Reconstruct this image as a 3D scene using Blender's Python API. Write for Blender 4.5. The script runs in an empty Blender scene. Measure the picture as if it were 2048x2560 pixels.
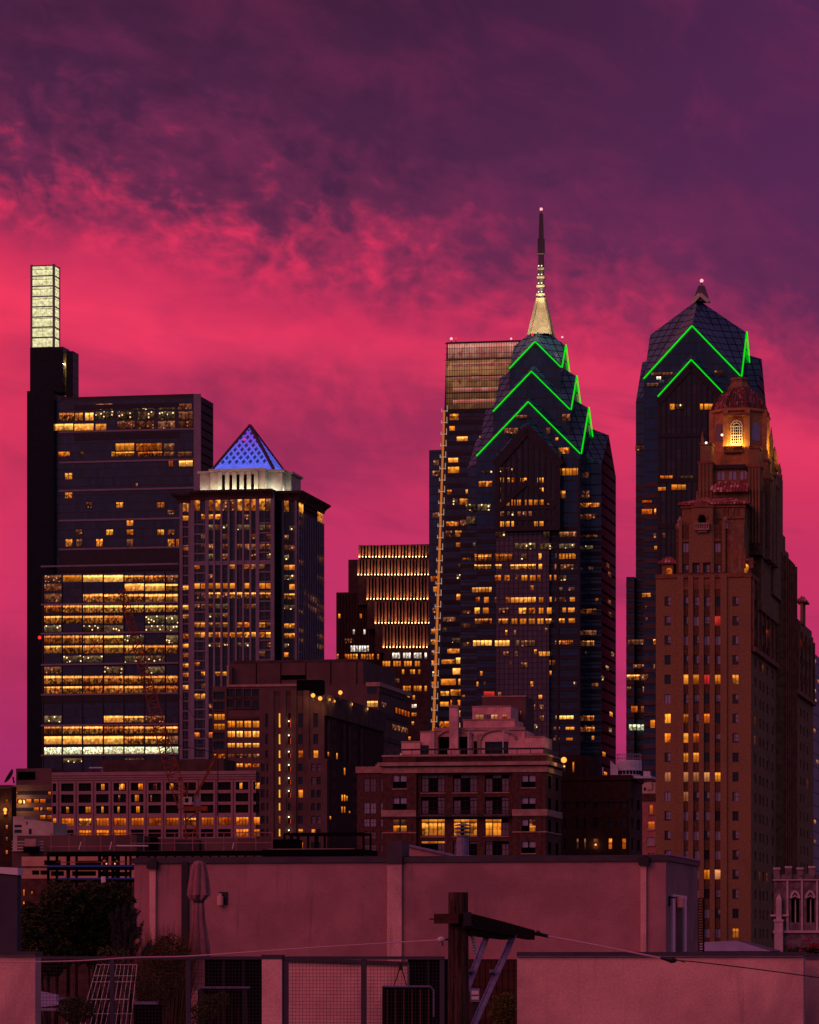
import bpy, math, random
from mathutils import Vector
R = math.radians
rng = random.Random(11)
SC = bpy.context.scene
COL = SC.collection

# ---------------------------------------------------------------- camera
F, HX, HY, HC = 9800.0, 1024.0, 2390.0, 14.0      # focal length and horizon in pixels of the 2048x2560 photo, eye height in m
TH = R(11)                                        # the street grid is turned 11 degrees to the view
cam_d = bpy.data.cameras.new('camera')
cam = bpy.data.objects.new('camera', cam_d)
COL.objects.link(cam)
cam_d.sensor_fit = 'HORIZONTAL'
cam_d.sensor_width = 36
cam_d.lens = 36 * F / 2048
cam_d.shift_y = (HY - 1280) / 2048
cam_d.clip_start = 1
cam_d.clip_end = 20000
cam.location = (0, 0, HC)
cam.rotation_euler = (R(90), 0, 0)
SC.camera = cam
SC.render.engine = 'CYCLES'
SC.cycles.use_denoising = True
SC.cycles.max_bounces = 4
SC.cycles.diffuse_bounces = 2
SC.cycles.glossy_bounces = 2
SC.cycles.transparent_max_bounces = 6
SC.cycles.sample_clamp_indirect = 3
SC.view_settings.view_transform = 'Standard'
SC.view_settings.look = 'None'
SC.view_settings.exposure = 0
SC.view_settings.gamma = 1

def srgb(r, g, b):
    f = lambda c: (c / 12.92 if c <= .04045 else ((c + .055) / 1.055) ** 2.4)
    return (f(r / 255), f(g / 255), f(b / 255), 1)

# ---------------------------------------------------------------- node expressions
class S:
    """a socket that can be added, multiplied ... each operation becomes a Math node"""
    def __init__(s, nt, o): s.nt, s.o = nt, o
    def op(s, k, b=None, c=None, clamp=False):
        n = s.nt.nodes.new('ShaderNodeMath'); n.operation = k; n.use_clamp = clamp
        for i, q in enumerate((s, b, c)):
            if q is None: continue
            if isinstance(q, S): s.nt.links.new(q.o, n.inputs[i])
            else: n.inputs[i].default_value = q
        return S(s.nt, n.outputs[0])
    def __add__(s, b): return s.op('ADD', b)
    def __sub__(s, b): return s.op('SUBTRACT', b)
    def __mul__(s, b): return s.op('MULTIPLY', b)
    def __truediv__(s, b): return s.op('DIVIDE', b)
    def floor(s): return s.op('FLOOR')
    def fract(s): return s.op('FRACT')
    def lt(s, b): return s.op('LESS_THAN', b)
    def gt(s, b): return s.op('GREATER_THAN', b)
    def pow(s, b): return s.op('POWER', b)
    def max(s, b): return s.op('MAXIMUM', b)
    def min(s, b): return s.op('MINIMUM', b)
    def clamp(s): return s.op('ADD', 0.0, clamp=True)
    def step(s, lo, hi):
        n = s.nt.nodes.new('ShaderNodeMapRange'); n.interpolation_type = 'SMOOTHSTEP'
        s.nt.links.new(s.o, n.inputs[0]); n.inputs[1].default_value = lo; n.inputs[2].default_value = hi
        return S(s.nt, n.outputs[0])

def node(nt, typ, **kw):
    n = nt.nodes.new(typ)
    for k, v in kw.items():
        if hasattr(n, k) and not isinstance(v, S) and k not in n.inputs: setattr(n, k, v)
        elif isinstance(v, S): nt.links.new(v.o, n.inputs[k])
        else: n.inputs[k].default_value = v
    return n
def xyz(nt, x, y, z=0.0):
    n = nt.nodes.new('ShaderNodeCombineXYZ')
    for i, q in enumerate((x, y, z)):
        if isinstance(q, S): nt.links.new(q.o, n.inputs[i])
        else: n.inputs[i].default_value = q
    return S(nt, n.outputs[0])
def sep(nt, v):
    n = nt.nodes.new('ShaderNodeSeparateXYZ'); nt.links.new(v.o, n.inputs[0])
    return [S(nt, o) for o in n.outputs]
def noise(nt, vec, scale, detail=3, rough=.55, dist=0.0):
    n = nt.nodes.new('ShaderNodeTexNoise'); nt.links.new(vec.o, n.inputs['Vector'])
    n.inputs['Scale'].default_value = scale; n.inputs['Detail'].default_value = detail
    n.inputs['Roughness'].default_value = rough; n.inputs['Distortion'].default_value = dist
    return S(nt, n.outputs['Fac'])
def mix(nt, fac, a, b, blend='MIX'):
    n = nt.nodes.new('ShaderNodeMix'); n.data_type = 'RGBA'; n.blend_type = blend
    for i, q in ((0, fac), (6, a), (7, b)):
        if isinstance(q, S): nt.links.new(q.o, n.inputs[i])
        else: n.inputs[i].default_value = q
    return S(nt, n.outputs[2])
def ramp(nt, fac, stops):
    n = nt.nodes.new('ShaderNodeValToRGB'); nt.links.new(fac.o, n.inputs[0])
    e = n.color_ramp.elements
    while len(e) < len(stops): e.new(.5)
    for el, (p, c) in zip(e, stops): el.position = p; el.color = c
    return S(nt, n.outputs[0])

# ---------------------------------------------------------------- dusk sky and the last glow of the sun
SUN_ROT, SUN_EL = R(-24), R(1.0)
W = bpy.data.worlds.new('World'); SC.world = W; W.use_nodes = True
nt = W.node_tree; nt.nodes.clear()
tc = nt.nodes.new('ShaderNodeTexCoord')
dx, dy, dz = sep(nt, S(nt, tc.outputs['Generated']))
dyc = dy.max(.05)
az = dx / dyc                       # tangent of the azimuth from due north (the view)
el = dz / dyc                       # tangent of the elevation
u = az * (F / 2048)                 # -.5 .. .5 over the field of view
v = el * (F / 2560)                 # 0 at the horizon, .93 overhead of the skyline
P = xyz(nt, u, v)
warp = noise(nt, P, 3.0, 3) - .5
big = noise(nt, xyz(nt, u * 1.0 + warp * .25, v * 2.3 - u * .5), 2.6, 4, .55) - .5
mid = noise(nt, xyz(nt, u * 1.15 + warp * .3, v * 1.5 + u * .35), 11, 5, .58, .25) - .5
fine = noise(nt, xyz(nt, u + warp * .12, v * 1.7 + u * .2), 30, 4, .55, .2) - .5
band = (v + u * .20)
edge = band.step(.57, .68) * (S.op(band, 'MULTIPLY', -1.0) + 1.0).step(.06, .28)   # where the cloud deck breaks up
bank = (((u + .12) / .30).pow(2.0) + ((v - .525) / .075).pow(2.0) + warp * 1.2).step(.1, 1.3) * -1.0 + 1.0
t = v + u * .13 + .058 + big * .12 + (mid * .28 + fine * .30) * edge * (u.step(-.45, .4) * -.55 + 1.0)
sky = ramp(nt, t, [
    (0.00, srgb(116, 35, 88)), (.20, srgb(164, 45, 102)), (.36, srgb(192, 50, 104)), (.50, srgb(198, 50, 97)), (.575, srgb(218, 53, 96)),
    (.63, srgb(238, 58, 98)), (.675, srgb(212, 50, 92)), (.72, srgb(162, 46, 86)), (.78, srgb(106, 41, 78)), (.86, srgb(78, 36, 70)), (1.0, srgb(60, 30, 58))])
sky = mix(nt, bank * (fine * .9 + mid * 1.2 + .8).clamp() * .8, sky, srgb(140, 44, 84))
right = u.step(-.15, .62)
sky = mix(nt, right * v.step(.35, .8) * .55, sky, srgb(94, 43, 94))
streak = noise(nt, xyz(nt, u * .8 + warp * .25, v * 3.4 + u * .3), 4.4, 5, .58, .3)
mott = noise(nt, xyz(nt, u * 1.2 + warp * .4, v * 2.0 + u * .5), 5.5, 5, .6, .3)
sky = mix(nt, (mott.step(.42, .72)) * v.step(.55, .75) * .30, sky, srgb(132, 44, 88))
low = mix(nt, (streak.step(.44, .68)) * (S.op(v, 'MULTIPLY', -1.0) + 1.0).step(.25, .5) * .66, sky, srgb(146, 44, 86))
low = mix(nt, (u.step(-.66, -.3) * -1.0 + 1.0) * (band.step(.52, .62) * -1.0 + 1.0) * v.step(.15, .4) * .5, low, srgb(246, 58, 80))
low = mix(nt, (v.step(.08, .38) * -1.0 + 1.0) * .5, low, srgb(172, 44, 104))
# the rest of the dome: rosy overhead, blue grey behind the viewer
zen = dz.step(-.02, .75)
back = mix(nt, zen, srgb(46, 50, 100), srgb(104, 60, 112))
back = mix(nt, (dx * -1.0 + dy * .6).step(.2, 1.1) * .7, back, srgb(255, 96, 110))
nishita = node(nt, 'ShaderNodeTexSky', sky_type='NISHITA', sun_disc=False, sun_elevation=SUN_EL, sun_rotation=SUN_ROT)
back = mix(nt, 1.0, back, mix(nt, .94, S(nt, nishita.outputs[0]), (0, 0, 0, 1)), 'ADD')
allsky = mix(nt, dy.step(.74, .95), back, low)
ground = mix(nt, dz.step(-.06, 0), (.012, .006, .008, 1), allsky)
bg = node(nt, 'ShaderNodeBackground', Color=ground, Strength=1.0)
out = nt.nodes.new('ShaderNodeOutputWorld')
nt.links.new(bg.outputs[0], out.inputs[0])

sun_d = bpy.data.lights.new('sun', 'SUN'); sun_d.energy = .80; sun_d.angle = R(40); sun_d.color = (1, .20, .25)
sun = bpy.data.objects.new('sun', sun_d); COL.objects.link(sun)
sun.location = (-300, -200, 400); sun.rotation_euler = (R(62), 0, R(-38))   # the afterglow over the viewer's left shoulder

# ---------------------------------------------------------------- materials
MATS = {}
def mat(name):
    m = bpy.data.materials.new(name); m.use_nodes = True; m.node_tree.nodes.clear(); MATS[name] = m
    return m, m.node_tree
def finish(nt, shader):
    o = nt.nodes.new('ShaderNodeOutputMaterial'); nt.links.new(shader.outputs[0], o.inputs[0])
def pbr(name, c1, c2=None, scale=.5, rough=.8, spec=.25, metal=0, detail=5, lo=.35, hi=.65, stretch=(1, 1, 1), bump=0, bscale=None, stain=None):
    m, nt = mat(name)
    tc = nt.nodes.new('ShaderNodeTexCoord')
    mp = node(nt, 'ShaderNodeMapping', Vector=S(nt, tc.outputs['Object'])); mp.inputs['Scale'].default_value = stretch
    vec = S(nt, mp.outputs[0])
    col = c1
    if c2:
        col = mix(nt, noise(nt, vec, scale, detail, .65).step(lo, hi), c1, c2)
        if stain: col = mix(nt, noise(nt, vec, stain[1], 4, .6).step(.5, .75) * stain[2], col, stain[0])
    p = node(nt, 'ShaderNodeBsdfPrincipled', Roughness=rough, Metallic=metal)
    p.inputs['Specular IOR Level'].default_value = spec
    if isinstance(col, S): nt.links.new(col.o, p.inputs['Base Color'])
    else: p.inputs['Base Color'].default_value = col
    if bump:
        b = node(nt, 'ShaderNodeBump', Height=noise(nt, vec, bscale or scale * 8, 4, .6), Strength=bump, Distance=.05)
        nt.links.new(b.outputs[0], p.inputs['Normal'])
    finish(nt, p)
    return m
def L(r, g=None, b=None):
    return (r, r, r, 1) if g is None else (r, g, b, 1)

def grid_glass(name, base, line, sx, sz, lw=.12, lh=.25, vary=.5, rough=.12, spec=.5, second=None):
    """curtain wall: panes of slightly different tint between mullions, all in metres of the face"""
    m, nt = mat(name)
    uv = node(nt, 'ShaderNodeUVMap', uv_map='UVMap')
    x, z, _ = sep(nt, S(nt, uv.outputs[0]))
    gx, gz = x / sx, z / sz
    lines = gx.fract().lt(lw / sx).max(gz.fract().lt(lh / sz))
    wn = node(nt, 'ShaderNodeTexWhiteNoise', noise_dimensions='2D', Vector=xyz(nt, gx.floor(), gz.floor()))
    big = noise(nt, xyz(nt, x, z), .05, 2)
    tint = S(nt, wn.outputs[0]) * vary + big * .5 + (.75 - vary * .5)
    pane = mix(nt, 1.0, base, xyz(nt, tint, tint, tint), 'MULTIPLY')
    if second:
        pane = mix(nt, S(nt, wn.outputs[0]).gt(.86) * .7, pane, second)
    col = mix(nt, lines, pane, line)
    p = node(nt, 'ShaderNodeBsdfPrincipled', Roughness=lines * .5 + rough)
    nt.links.new(col.o, p.inputs['Base Color'])
    p.inputs['Specular IOR Level'].default_value = spec
    wob = noise(nt, xyz(nt, x, z), .35, 2)
    b = node(nt, 'ShaderNodeBump', Height=wob + S(nt, wn.outputs[0]) * .2, Strength=.06, Distance=.3)
    nt.links.new(b.outputs[0], p.inputs['Normal'])
    finish(nt, p)
    return m

def lit(name, lo, hi, base=.35, cell=1.0, lamp=1.2, size=1.1, spark=0.0, bars=0.0, dark=.25):
    """a lit room behind glass: bright ceiling strip, patches of furniture and partitions, lamps"""
    m, nt = mat(name)
    uv = node(nt, 'ShaderNodeUVMap', uv_map='UVMap')
    x, z, _ = sep(nt, S(nt, uv.outputs[0]))
    nn = node(nt, 'ShaderNodeUVMap', uv_map='Norm'); nu, nv, _ = sep(nt, S(nt, nn.outputs[0]))
    rr = node(nt, 'ShaderNodeUVMap', uv_map='Rnd'); r1, r2, _ = sep(nt, S(nt, rr.outputs[0]))
    P = xyz(nt, x / size + r2 * 91.0, z / (size * 1.3) + r1 * 57.0)
    vo = node(nt, 'ShaderNodeTexVoronoi', Vector=P, Scale=1.0, Randomness=.9); vo.distance = 'CHEBYCHEV'; vo.voronoi_dimensions = '2D'
    cv, cb, _ = sep(nt, S(nt, vo.outputs['Color']))
    n2 = noise(nt, P, 2.4, 3, .7)
    ceil = nv.step(.62, .8) * (nv.step(.86, .97) * -1.0 + 1.0)
    e = cv.pow(1.6) * cell + (n2 - .5) * cell * 1.2 + base
    e = e.max(.04) * (r1 * .9 + .55)
    e = e * (nv * .75 + .42) + ceil * lamp * (r2 * .8 + .3)
    if spark:
        v2 = node(nt, 'ShaderNodeTexVoronoi', Vector=xyz(nt, x * .75 + r1 * 31.0, z * .75 + r2 * 77.0), Scale=1.0); v2.voronoi_dimensions = '2D'
        e = e + S(nt, v2.outputs['Distance']).lt(.26) * sep(nt, S(nt, v2.outputs['Color']))[0].gt(.76) * spark
    if bars:
        e = e * (((x / bars).fract()).gt(.14) * (1 - dark) + dark)
    hue = (cb * .6 + r2 * .55 + e * .25 - .25).clamp()
    em = node(nt, 'ShaderNodeEmission', Color=mix(nt, hue, lo, hi), Strength=e)
    finish(nt, em)
    m.cycles.emission_sampling = 'NONE'
    return m
def glow(name, col, strength, sampling=True):
    m, nt = mat(name)
    finish(nt, node(nt, 'ShaderNodeEmission', Color=col, Strength=strength))
    if not sampling: m.cycles.emission_sampling = 'NONE'
    return m

# ---------------------------------------------------------------- mesh building
class MB:
    """collects faces; every face gets UVs in metres (u along the wall, v up), a 0..1 UV and a random pair"""
    def __init__(s): s.v, s.f, s.m, s.n, s.r, s.mats = [], [], [], [], [], []
    def mi(s, mt):
        if mt not in s.mats: s.mats.append(mt)
        return s.mats.index(mt)
    def poly(s, pts, mt, norm=None, rnd=None):
        i = len(s.v); s.v += [tuple(p) for p in pts]
        s.f.append(tuple(range(i, i + len(pts)))); s.m.append(s.mi(mt)); s.n.append(norm); s.r.append(rnd or (rng.random(), rng.random()))
    def box(s, x0, x1, y0, y1, z0, z1, mt, right=None, top=None, left=None):
        x0, x1 = min(x0, x1), max(x0, x1); y0, y1 = min(y0, y1), max(y0, y1); z0, z1 = min(z0, z1), max(z0, z1)
        s.poly([(x0, y0, z0), (x1, y0, z0), (x1, y0, z1), (x0, y0, z1)], mt)
        s.poly([(x1, y0, z0), (x1, y1, z0), (x1, y1, z1), (x1, y0, z1)], right or mt)
        s.poly([(x1, y1, z0), (x0, y1, z0), (x0, y1, z1), (x1, y1, z1)], mt)
        s.poly([(x0, y1, z0), (x0, y0, z0), (x0, y0, z1), (x0, y1, z1)], left or right or mt)
        s.poly([(x0, y0, z1), (x1, y0, z1), (x1, y1, z1), (x0, y1, z1)], top or mt)
        s.poly([(x0, y1, z0), (x1, y1, z0), (x1, y0, z0), (x0, y0, z0)], top or mt)
    def loft(s, rings, mt, cap=True, closed=True):
        for a, b in zip(rings[:-1], rings[1:]):
            n = len(a)
            for i in range(n if closed else n - 1):
                j = (i + 1) % n
                s.poly([a[i], a[j], b[j], b[i]], mt)
        if cap:
            s.poly(list(reversed(rings[0])), mt); s.poly(rings[-1], mt)
    def prism(s, xy, z0, z1, mt):
        s.loft([[(x, y, z0) for x, y in xy], [(x, y, z1) for x, y in xy]], mt)
    def lathe(s, prof, c, n, mt, rot=0, cap=True):
        s.loft([[(c[0] + r * math.cos(rot + 2 * math.pi * k / n), c[1] + r * math.sin(rot + 2 * math.pi * k / n), z) for k in range(n)] for r, z in prof], mt, cap)
    def tube(s, pts, r, mt, n=6):
        pts = [Vector(p) for p in pts]; rings = []
        for i, p in enumerate(pts):
            d = (pts[min(i + 1, len(pts) - 1)] - pts[max(i - 1, 0)]).normalized()
            a = d.cross(Vector((0, 0, 1)))
            if a.length < .05: a = d.cross(Vector((1, 0, 0)))
            a.normalize(); b = d.cross(a)
            rr = r[i] if isinstance(r, (list, tuple)) else r
            rings.append([p + (a * math.cos(2 * math.pi * k / n) + b * math.sin(2 * math.pi * k / n)) * rr for k in range(n)])
        s.loft(rings, mt)
    def bar(s, p, q, w, h, mt):
        """a square beam from p to q, w wide and h high"""
        p, q = Vector(p), Vector(q); d = (q - p).normalized()
        a = d.cross(Vector((0, 0, 1)))
        if a.length < .05: a = Vector((1, 0, 0))
        a.normalize(); b = a.cross(d)
        k = [a * w / 2 + b * h / 2, a * -w / 2 + b * h / 2, a * -w / 2 - b * h / 2, a * w / 2 - b * h / 2]
        s.loft([[p + o for o in k], [q + o for o in k]], mt)
    def ball(s, c, r, mt, n=8, m=5, sz=1.0):
        s.lathe([(max(r * math.sin(math.pi * k / m), r * .04), c[2] - r * sz * math.cos(math.pi * k / m)) for k in range(m + 1)], c, n, mt)
    def build(s, name, parent=None, smooth=False):
        me = bpy.data.meshes.new(name); me.from_pydata(s.v, [], s.f)
        for mt in s.mats: me.materials.append(MATS[mt])
        me.polygons.foreach_set('material_index', s.m)
        uv, no, rn = (me.uv_layers.new(name=k) for k in ('UVMap', 'Norm', 'Rnd'))
        uvd, nod, rnd = [], [], []
        me.update()
        for p in me.polygons:
            pts = [Vector(s.v[i]) for i in s.f[p.index]]
            n = p.normal
            if abs(n.z) > .93: q = [(c.x, c.y) for c in pts]
            else:
                h = Vector((-n.y, n.x, 0)).normalized(); up = n.cross(h)
                q = [(c.dot(h), c.dot(up)) for c in pts]
            u0, u1 = min(a for a, b in q), max(a for a, b in q); v0, v1 = min(b for a, b in q), max(b for a, b in q)
            for a, b in q:
                uvd += (a, b); nod += ((a - u0) / max(u1 - u0, 1e-6), (b - v0) / max(v1 - v0, 1e-6)); rnd += s.r[p.index]
        uv.data.foreach_set('uv', uvd); no.data.foreach_set('uv', nod); rn.data.foreach_set('uv', rnd)
        if smooth: me.polygons.foreach_set('use_smooth', [True] * len(me.polygons))
        o = bpy.data.objects.new(name, me); COL.objects.link(o)
        if parent: o.parent = parent
        return o

def tag(o, label, cat, group=None, kind=None):
    if kind: o['kind'] = kind
    if label: o['label'] = label
    if cat: o['category'] = cat
    if group: o['group'] = group
    return o
def empty(name, loc, label, cat, group=None, rz=0.0):
    o = bpy.data.objects.new(name, None); COL.objects.link(o); o.location = loc; o.rotation_euler = (0, 0, rz)
    o.empty_display_size = .5
    return tag(o, label, cat, group)

# ---------------------------------------------------------------- buildings on the street grid
CO, SI = math.cos(TH), math.sin(TH)
class Pl:
    """one wall plane of a building: a along it, z up, d inwards"""
    def __init__(s, b, side, off): s.b, s.side, s.off = b, side, off
    def a(s, px):
        b, q = s.b, px - HX
        if s.side == 'f':
            return (q * (b.Y + s.off * CO) - F * (b.X + s.off * SI)) / (F * CO + q * SI)
        return (F * (b.X + s.off * CO) - q * (b.Y - s.off * SI)) / (q * CO - F * SI)
    def xy(s, a, d=0.0): return (a, s.off + d) if s.side == 'f' else (s.off - d, a)
    def dep(s, a):
        x, y = s.xy(a); return s.b.Y - x * SI + y * CO
    def z(s, px, py): return HC + (HY - py) / F * s.dep(s.a(px))
    def pt(s, a, z, d=0.0):
        x, y = s.xy(a, d); return (x, y, z)
    def rect(s, x0, y0, x1, y1):
        zz = .5 * (x0 + x1)
        return s.a(x0), s.a(x1), s.z(zz, y1), s.z(zz, y0)
    def quad(s, mb, a0, a1, z0, z1, mt, d=0.0, rnd=None):
        mb.poly([s.pt(a0, z0, d), s.pt(a1, z0, d), s.pt(a1, z1, d), s.pt(a0, z1, d)], mt, True, rnd)
    def box(s, mb, a0, a1, z0, z1, out, mt, d=0.0, right=None):
        """a slab on the wall standing out by `out` from depth d"""
        x0, y0 = s.xy(a0, d); x1, y1 = s.xy(a1, d - out)
        mb.box(x0, x1, y0, y1, z0, z1, mt, right=right)
    def facade(s, mb, a0, a1, z0, z1, ops, depth, mt, reveal=None):
        """a wall sheet with real openings; ops = (a0, a1, z0, z1)"""
        reveal = reveal or mt
        As = sorted({a0, a1, *[o[0] for o in ops], *[o[1] for o in ops]}); As = [a for a in As if a0 - 1e-6 <= a <= a1 + 1e-6]
        Zs = sorted({z0, z1, *[o[2] for o in ops], *[o[3] for o in ops]}); Zs = [z for z in Zs if z0 - 1e-6 <= z <= z1 + 1e-6]
        for p, q in zip(Zs[:-1], Zs[1:]):
            if q - p < 1e-4: continue
            zc = .5 * (p + q); row = [o for o in ops if o[2] < zc < o[3]]
            st = a0
            for o in sorted(row, key=lambda o: o[0]):
                if o[0] - st > 1e-4: s.quad(mb, st, o[0], p, q, mt)
                st = max(st, o[1])
            if a1 - st > 1e-4: s.quad(mb, st, a1, p, q, mt)
        for o in ops:
            x0, x1, y0, y1 = o[:4]
            mb.poly([s.pt(x0, y0), s.pt(x1, y0), s.pt(x1, y0, depth), s.pt(x0, y0, depth)], reveal)
            mb.poly([s.pt(x0, y1), s.pt(x0, y1, depth), s.pt(x1, y1, depth), s.pt(x1, y1)], reveal)
            mb.poly([s.pt(x0, y0), s.pt(x0, y0, depth), s.pt(x0, y1, depth), s.pt(x0, y1)], reveal)
            mb.poly([s.pt(x1, y0), s.pt(x1, y1), s.pt(x1, y1, depth), s.pt(x1, y0, depth)], reveal)

class Bld:
    """a building placed by the front right corner of its plan: x runs left to right along the front, y into the depth"""
    def __init__(s, name, px, Y, label, cat='building', group=None):
        s.X, s.Y = (px - HX) / F * Y, Y
        s.root = empty(name, (s.X, Y, 0), label, cat, group, -TH)
        s.wins = []; s.frames = False
    def f(s, off=0.0): return Pl(s, 'f', off)
    def r(s, off=0.0): return Pl(s, 'r', off)
    def world(s, p): return (s.X + p[0] * CO + p[1] * SI, s.Y - p[0] * SI + p[1] * CO, p[2])
    def win(s, pl, a0, a1, z0, z1, mt, d=-.03, nv=0, nh=0, frame='dark_frame', fw=.1, rnd=None):
        s.wins.append((abs((a1 - a0) * (z1 - z0)) * (1.0 if pl.side == 'f' else .25), pl, min(a0, a1), max(a0, a1), min(z0, z1), max(z0, z1), mt, d, nv, nh, frame, fw, rnd))
    def winpx(s, pl, x0, y0, x1, y1, mt, **k): s.win(pl, *pl.rect(x0, y0, x1, y1), mt, **k)
    def close(s, name='window'):
        """the 100 largest windows become parts of their own, any further ones a single part"""
        ws = sorted(s.wins, key=lambda w: -w[0])
        def draw(mb, w, fr_mb=None):
            _, pl, a0, a1, z0, z1, mt, d, nv, nh, fr, fw, rnd = w
            pl.quad(mb, a0, a1, z0, z1, mt, d, rnd)
            if nv or nh:
                mb = fr_mb or mb
                for k in range(nv + 2):
                    c = a0 + (a1 - a0) * k / (nv + 1)
                    pl.box(mb, max(c - fw / 2, a0), min(c + fw / 2, a1), z0, z1, fw * .6, fr, d - .004)
                for k in range(nh + 2):
                    c = z0 + (z1 - z0) * k / (nh + 1)
                    pl.box(mb, a0, a1, max(c - fw / 2, z0), min(c + fw / 2, z1), fw * .5, fr, d - .006)
        lim = 100 if len(ws) <= 100 else 99
        for w in ws[:lim]:
            mb = MB(); fr = MB() if s.frames and (w[8] or w[9]) else None; draw(mb, w, fr); o = mb.build(name, s.root)
            if fr: fr.build('frame', o)
        if ws[lim:]:
            mb = MB()
            for w in ws[lim:]: draw(mb, w)
            mb.build(name, s.root)['kind'] = 'stuff'
def Z(ox, oy, k): return lambda x, y: (ox + x * k, oy + y * k)
def lamp_light(parent, loc, watts, col, kind='POINT', rot=None, size=.3, spot=None, blend=.6):
    d = bpy.data.lights.new('lamp_light', kind); d.energy = watts; d.color = col
    if kind != 'AREA': d.shadow_soft_size = size
    else: d.size = size
    if spot: d.spot_size = spot; d.spot_blend = blend
    o = bpy.data.objects.new('lamp_light', d); COL.objects.link(o); o.parent = parent; o.location = loc
    if rot: o.rotation_euler = rot
    return o

def stucco(name, c1, c2, *_, stain=None, **__):
    """rendered wall: cloudy patches, run-down streaks, pinholes and a sandy grain"""
    m, nt = mat(name)
    vec = S(nt, nt.nodes.new('ShaderNodeTexCoord').outputs['Object']); x, y, z = sep(nt, vec)
    col = mix(nt, noise(nt, vec, .9, 5, .62).step(.36, .64), c1, c2)
    col = mix(nt, noise(nt, vec, .28, 5, .65, .4).step(.46, .66) * .75, col, stain[0])
    run = noise(nt, xyz(nt, x * 2.6, y * 2.6, z * .22), 1.6, 4, .6)
    col = mix(nt, run.step(.56, .78) * .55, col, mix(nt, .5, stain[0], (.05, .035, .04, 1)))
    g = noise(nt, vec, 26, 3, .7)
    col = mix(nt, g.step(.3, .7) * .22, col, (.06, .035, .04, 1))
    p = node(nt, 'ShaderNodeBsdfPrincipled', Roughness=.92); p.inputs['Specular IOR Level'].default_value = .15
    nt.links.new(col.o, p.inputs['Base Color'])
    b = node(nt, 'ShaderNodeBump', Height=g + noise(nt, vec, 2.5, 4, .6) * 2.0, Strength=.35, Distance=.03); nt.links.new(b.outputs[0], p.inputs['Normal'])
    finish(nt, p)
# palette
pbr('asphalt', L(.03), L(.05), .3, .9)
stucco('stucco', srgb(172, 120, 120), srgb(188, 134, 132), .55, .92, .15, bump=.25, bscale=40, stain=(srgb(146, 106, 108), .35, .6))
stucco('stucco_pale', srgb(242, 186, 172), srgb(224, 168, 158), .6, .92, .15, bump=.25, bscale=40, stain=(srgb(178, 134, 134), .4, .65))
pbr('metal_cap', L(.035, .03, .036), L(.055, .045, .055), 1.5, .55, .3)
pbr('dark_metal', L(.012), L(.022), 1.2, .55, .3)
pbr('grey_metal', L(.17, .17, .2), L(.26, .26, .3), 2, .5, .4)
pbr('pale_metal', L(.42, .4, .43), L(.55, .52, .55), 2, .5, .4)
pbr('dark_frame', L(.010), rough=.6)
pbr('black_void', L(.004), rough=.9, spec=.05)
pbr('brick_brown', srgb(94, 64, 54), srgb(72, 47, 42), 1.6, .9, .15, stain=(srgb(70, 44, 40), .2, .5))
pbr('brick_dark', srgb(64, 42, 36), srgb(48, 32, 28), 1.2, .9, .1)
pbr('brick_hotel', srgb(150, 116, 80), srgb(122, 92, 64), 3.2, .9, .15, lo=.3, hi=.7, stain=(srgb(104, 78, 60), .12, .5))
pbr('brick_hotel_shaded', srgb(112, 82, 58), srgb(84, 60, 44), 3.0, .9, .1, stain=(srgb(70, 50, 42), .2, .6))  # darker copy of the brick: groove shade between the piers put into the colour
pbr('brick_hotel_side', srgb(148, 116, 82), srgb(118, 90, 66), 1.0, .9, .12, stain=(srgb(70, 44, 34), .12, .5))
pbr('stone_trim', srgb(176, 140, 124), srgb(150, 116, 104), .8, .85, .2)
pbr('terracotta', srgb(150, 96, 66), srgb(112, 72, 52), .9, .85, .2)
pbr('concrete_pale', srgb(160, 128, 126), srgb(144, 112, 112), .25, .9, .2, stretch=(1, 1, 3))
pbr('concrete_brown', srgb(104, 82, 76), srgb(88, 68, 64), .15, .9, .15, stain=(srgb(72, 54, 52), .08, .6))
pbr('stone_dark', srgb(84, 66, 60), srgb(66, 50, 46), .3, .9, .15)
pbr('granite', L(.010, .0105, .015), L(.016, .016, .022), .3, .5, .25)
pbr('granite_red', L(.05, .03, .03), L(.075, .045, .043), .3, .6, .3)
pbr('limestone', srgb(196, 184, 164), srgb(172, 160, 142), .4, .8, .2)
pbr('steel_grey', L(.16, .14, .17), L(.2, .175, .21), .3, .55, .4)
pbr('side_glass', L(.007), rough=.5, spec=.06)
pbr('blind', L(.34, .33, .42), L(.26, .25, .33), 1.1, .6, .4, stretch=(3, 3, .3))
pbr('dark_glass', L(.012, .012, .018), L(.02, .02, .03), .4, .12, .5)
pbr('curtain_dim', L(.12, .10, .12), L(.2, .17, .19), 2.4, .7, .3, stretch=(3, 3, .2))
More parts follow.
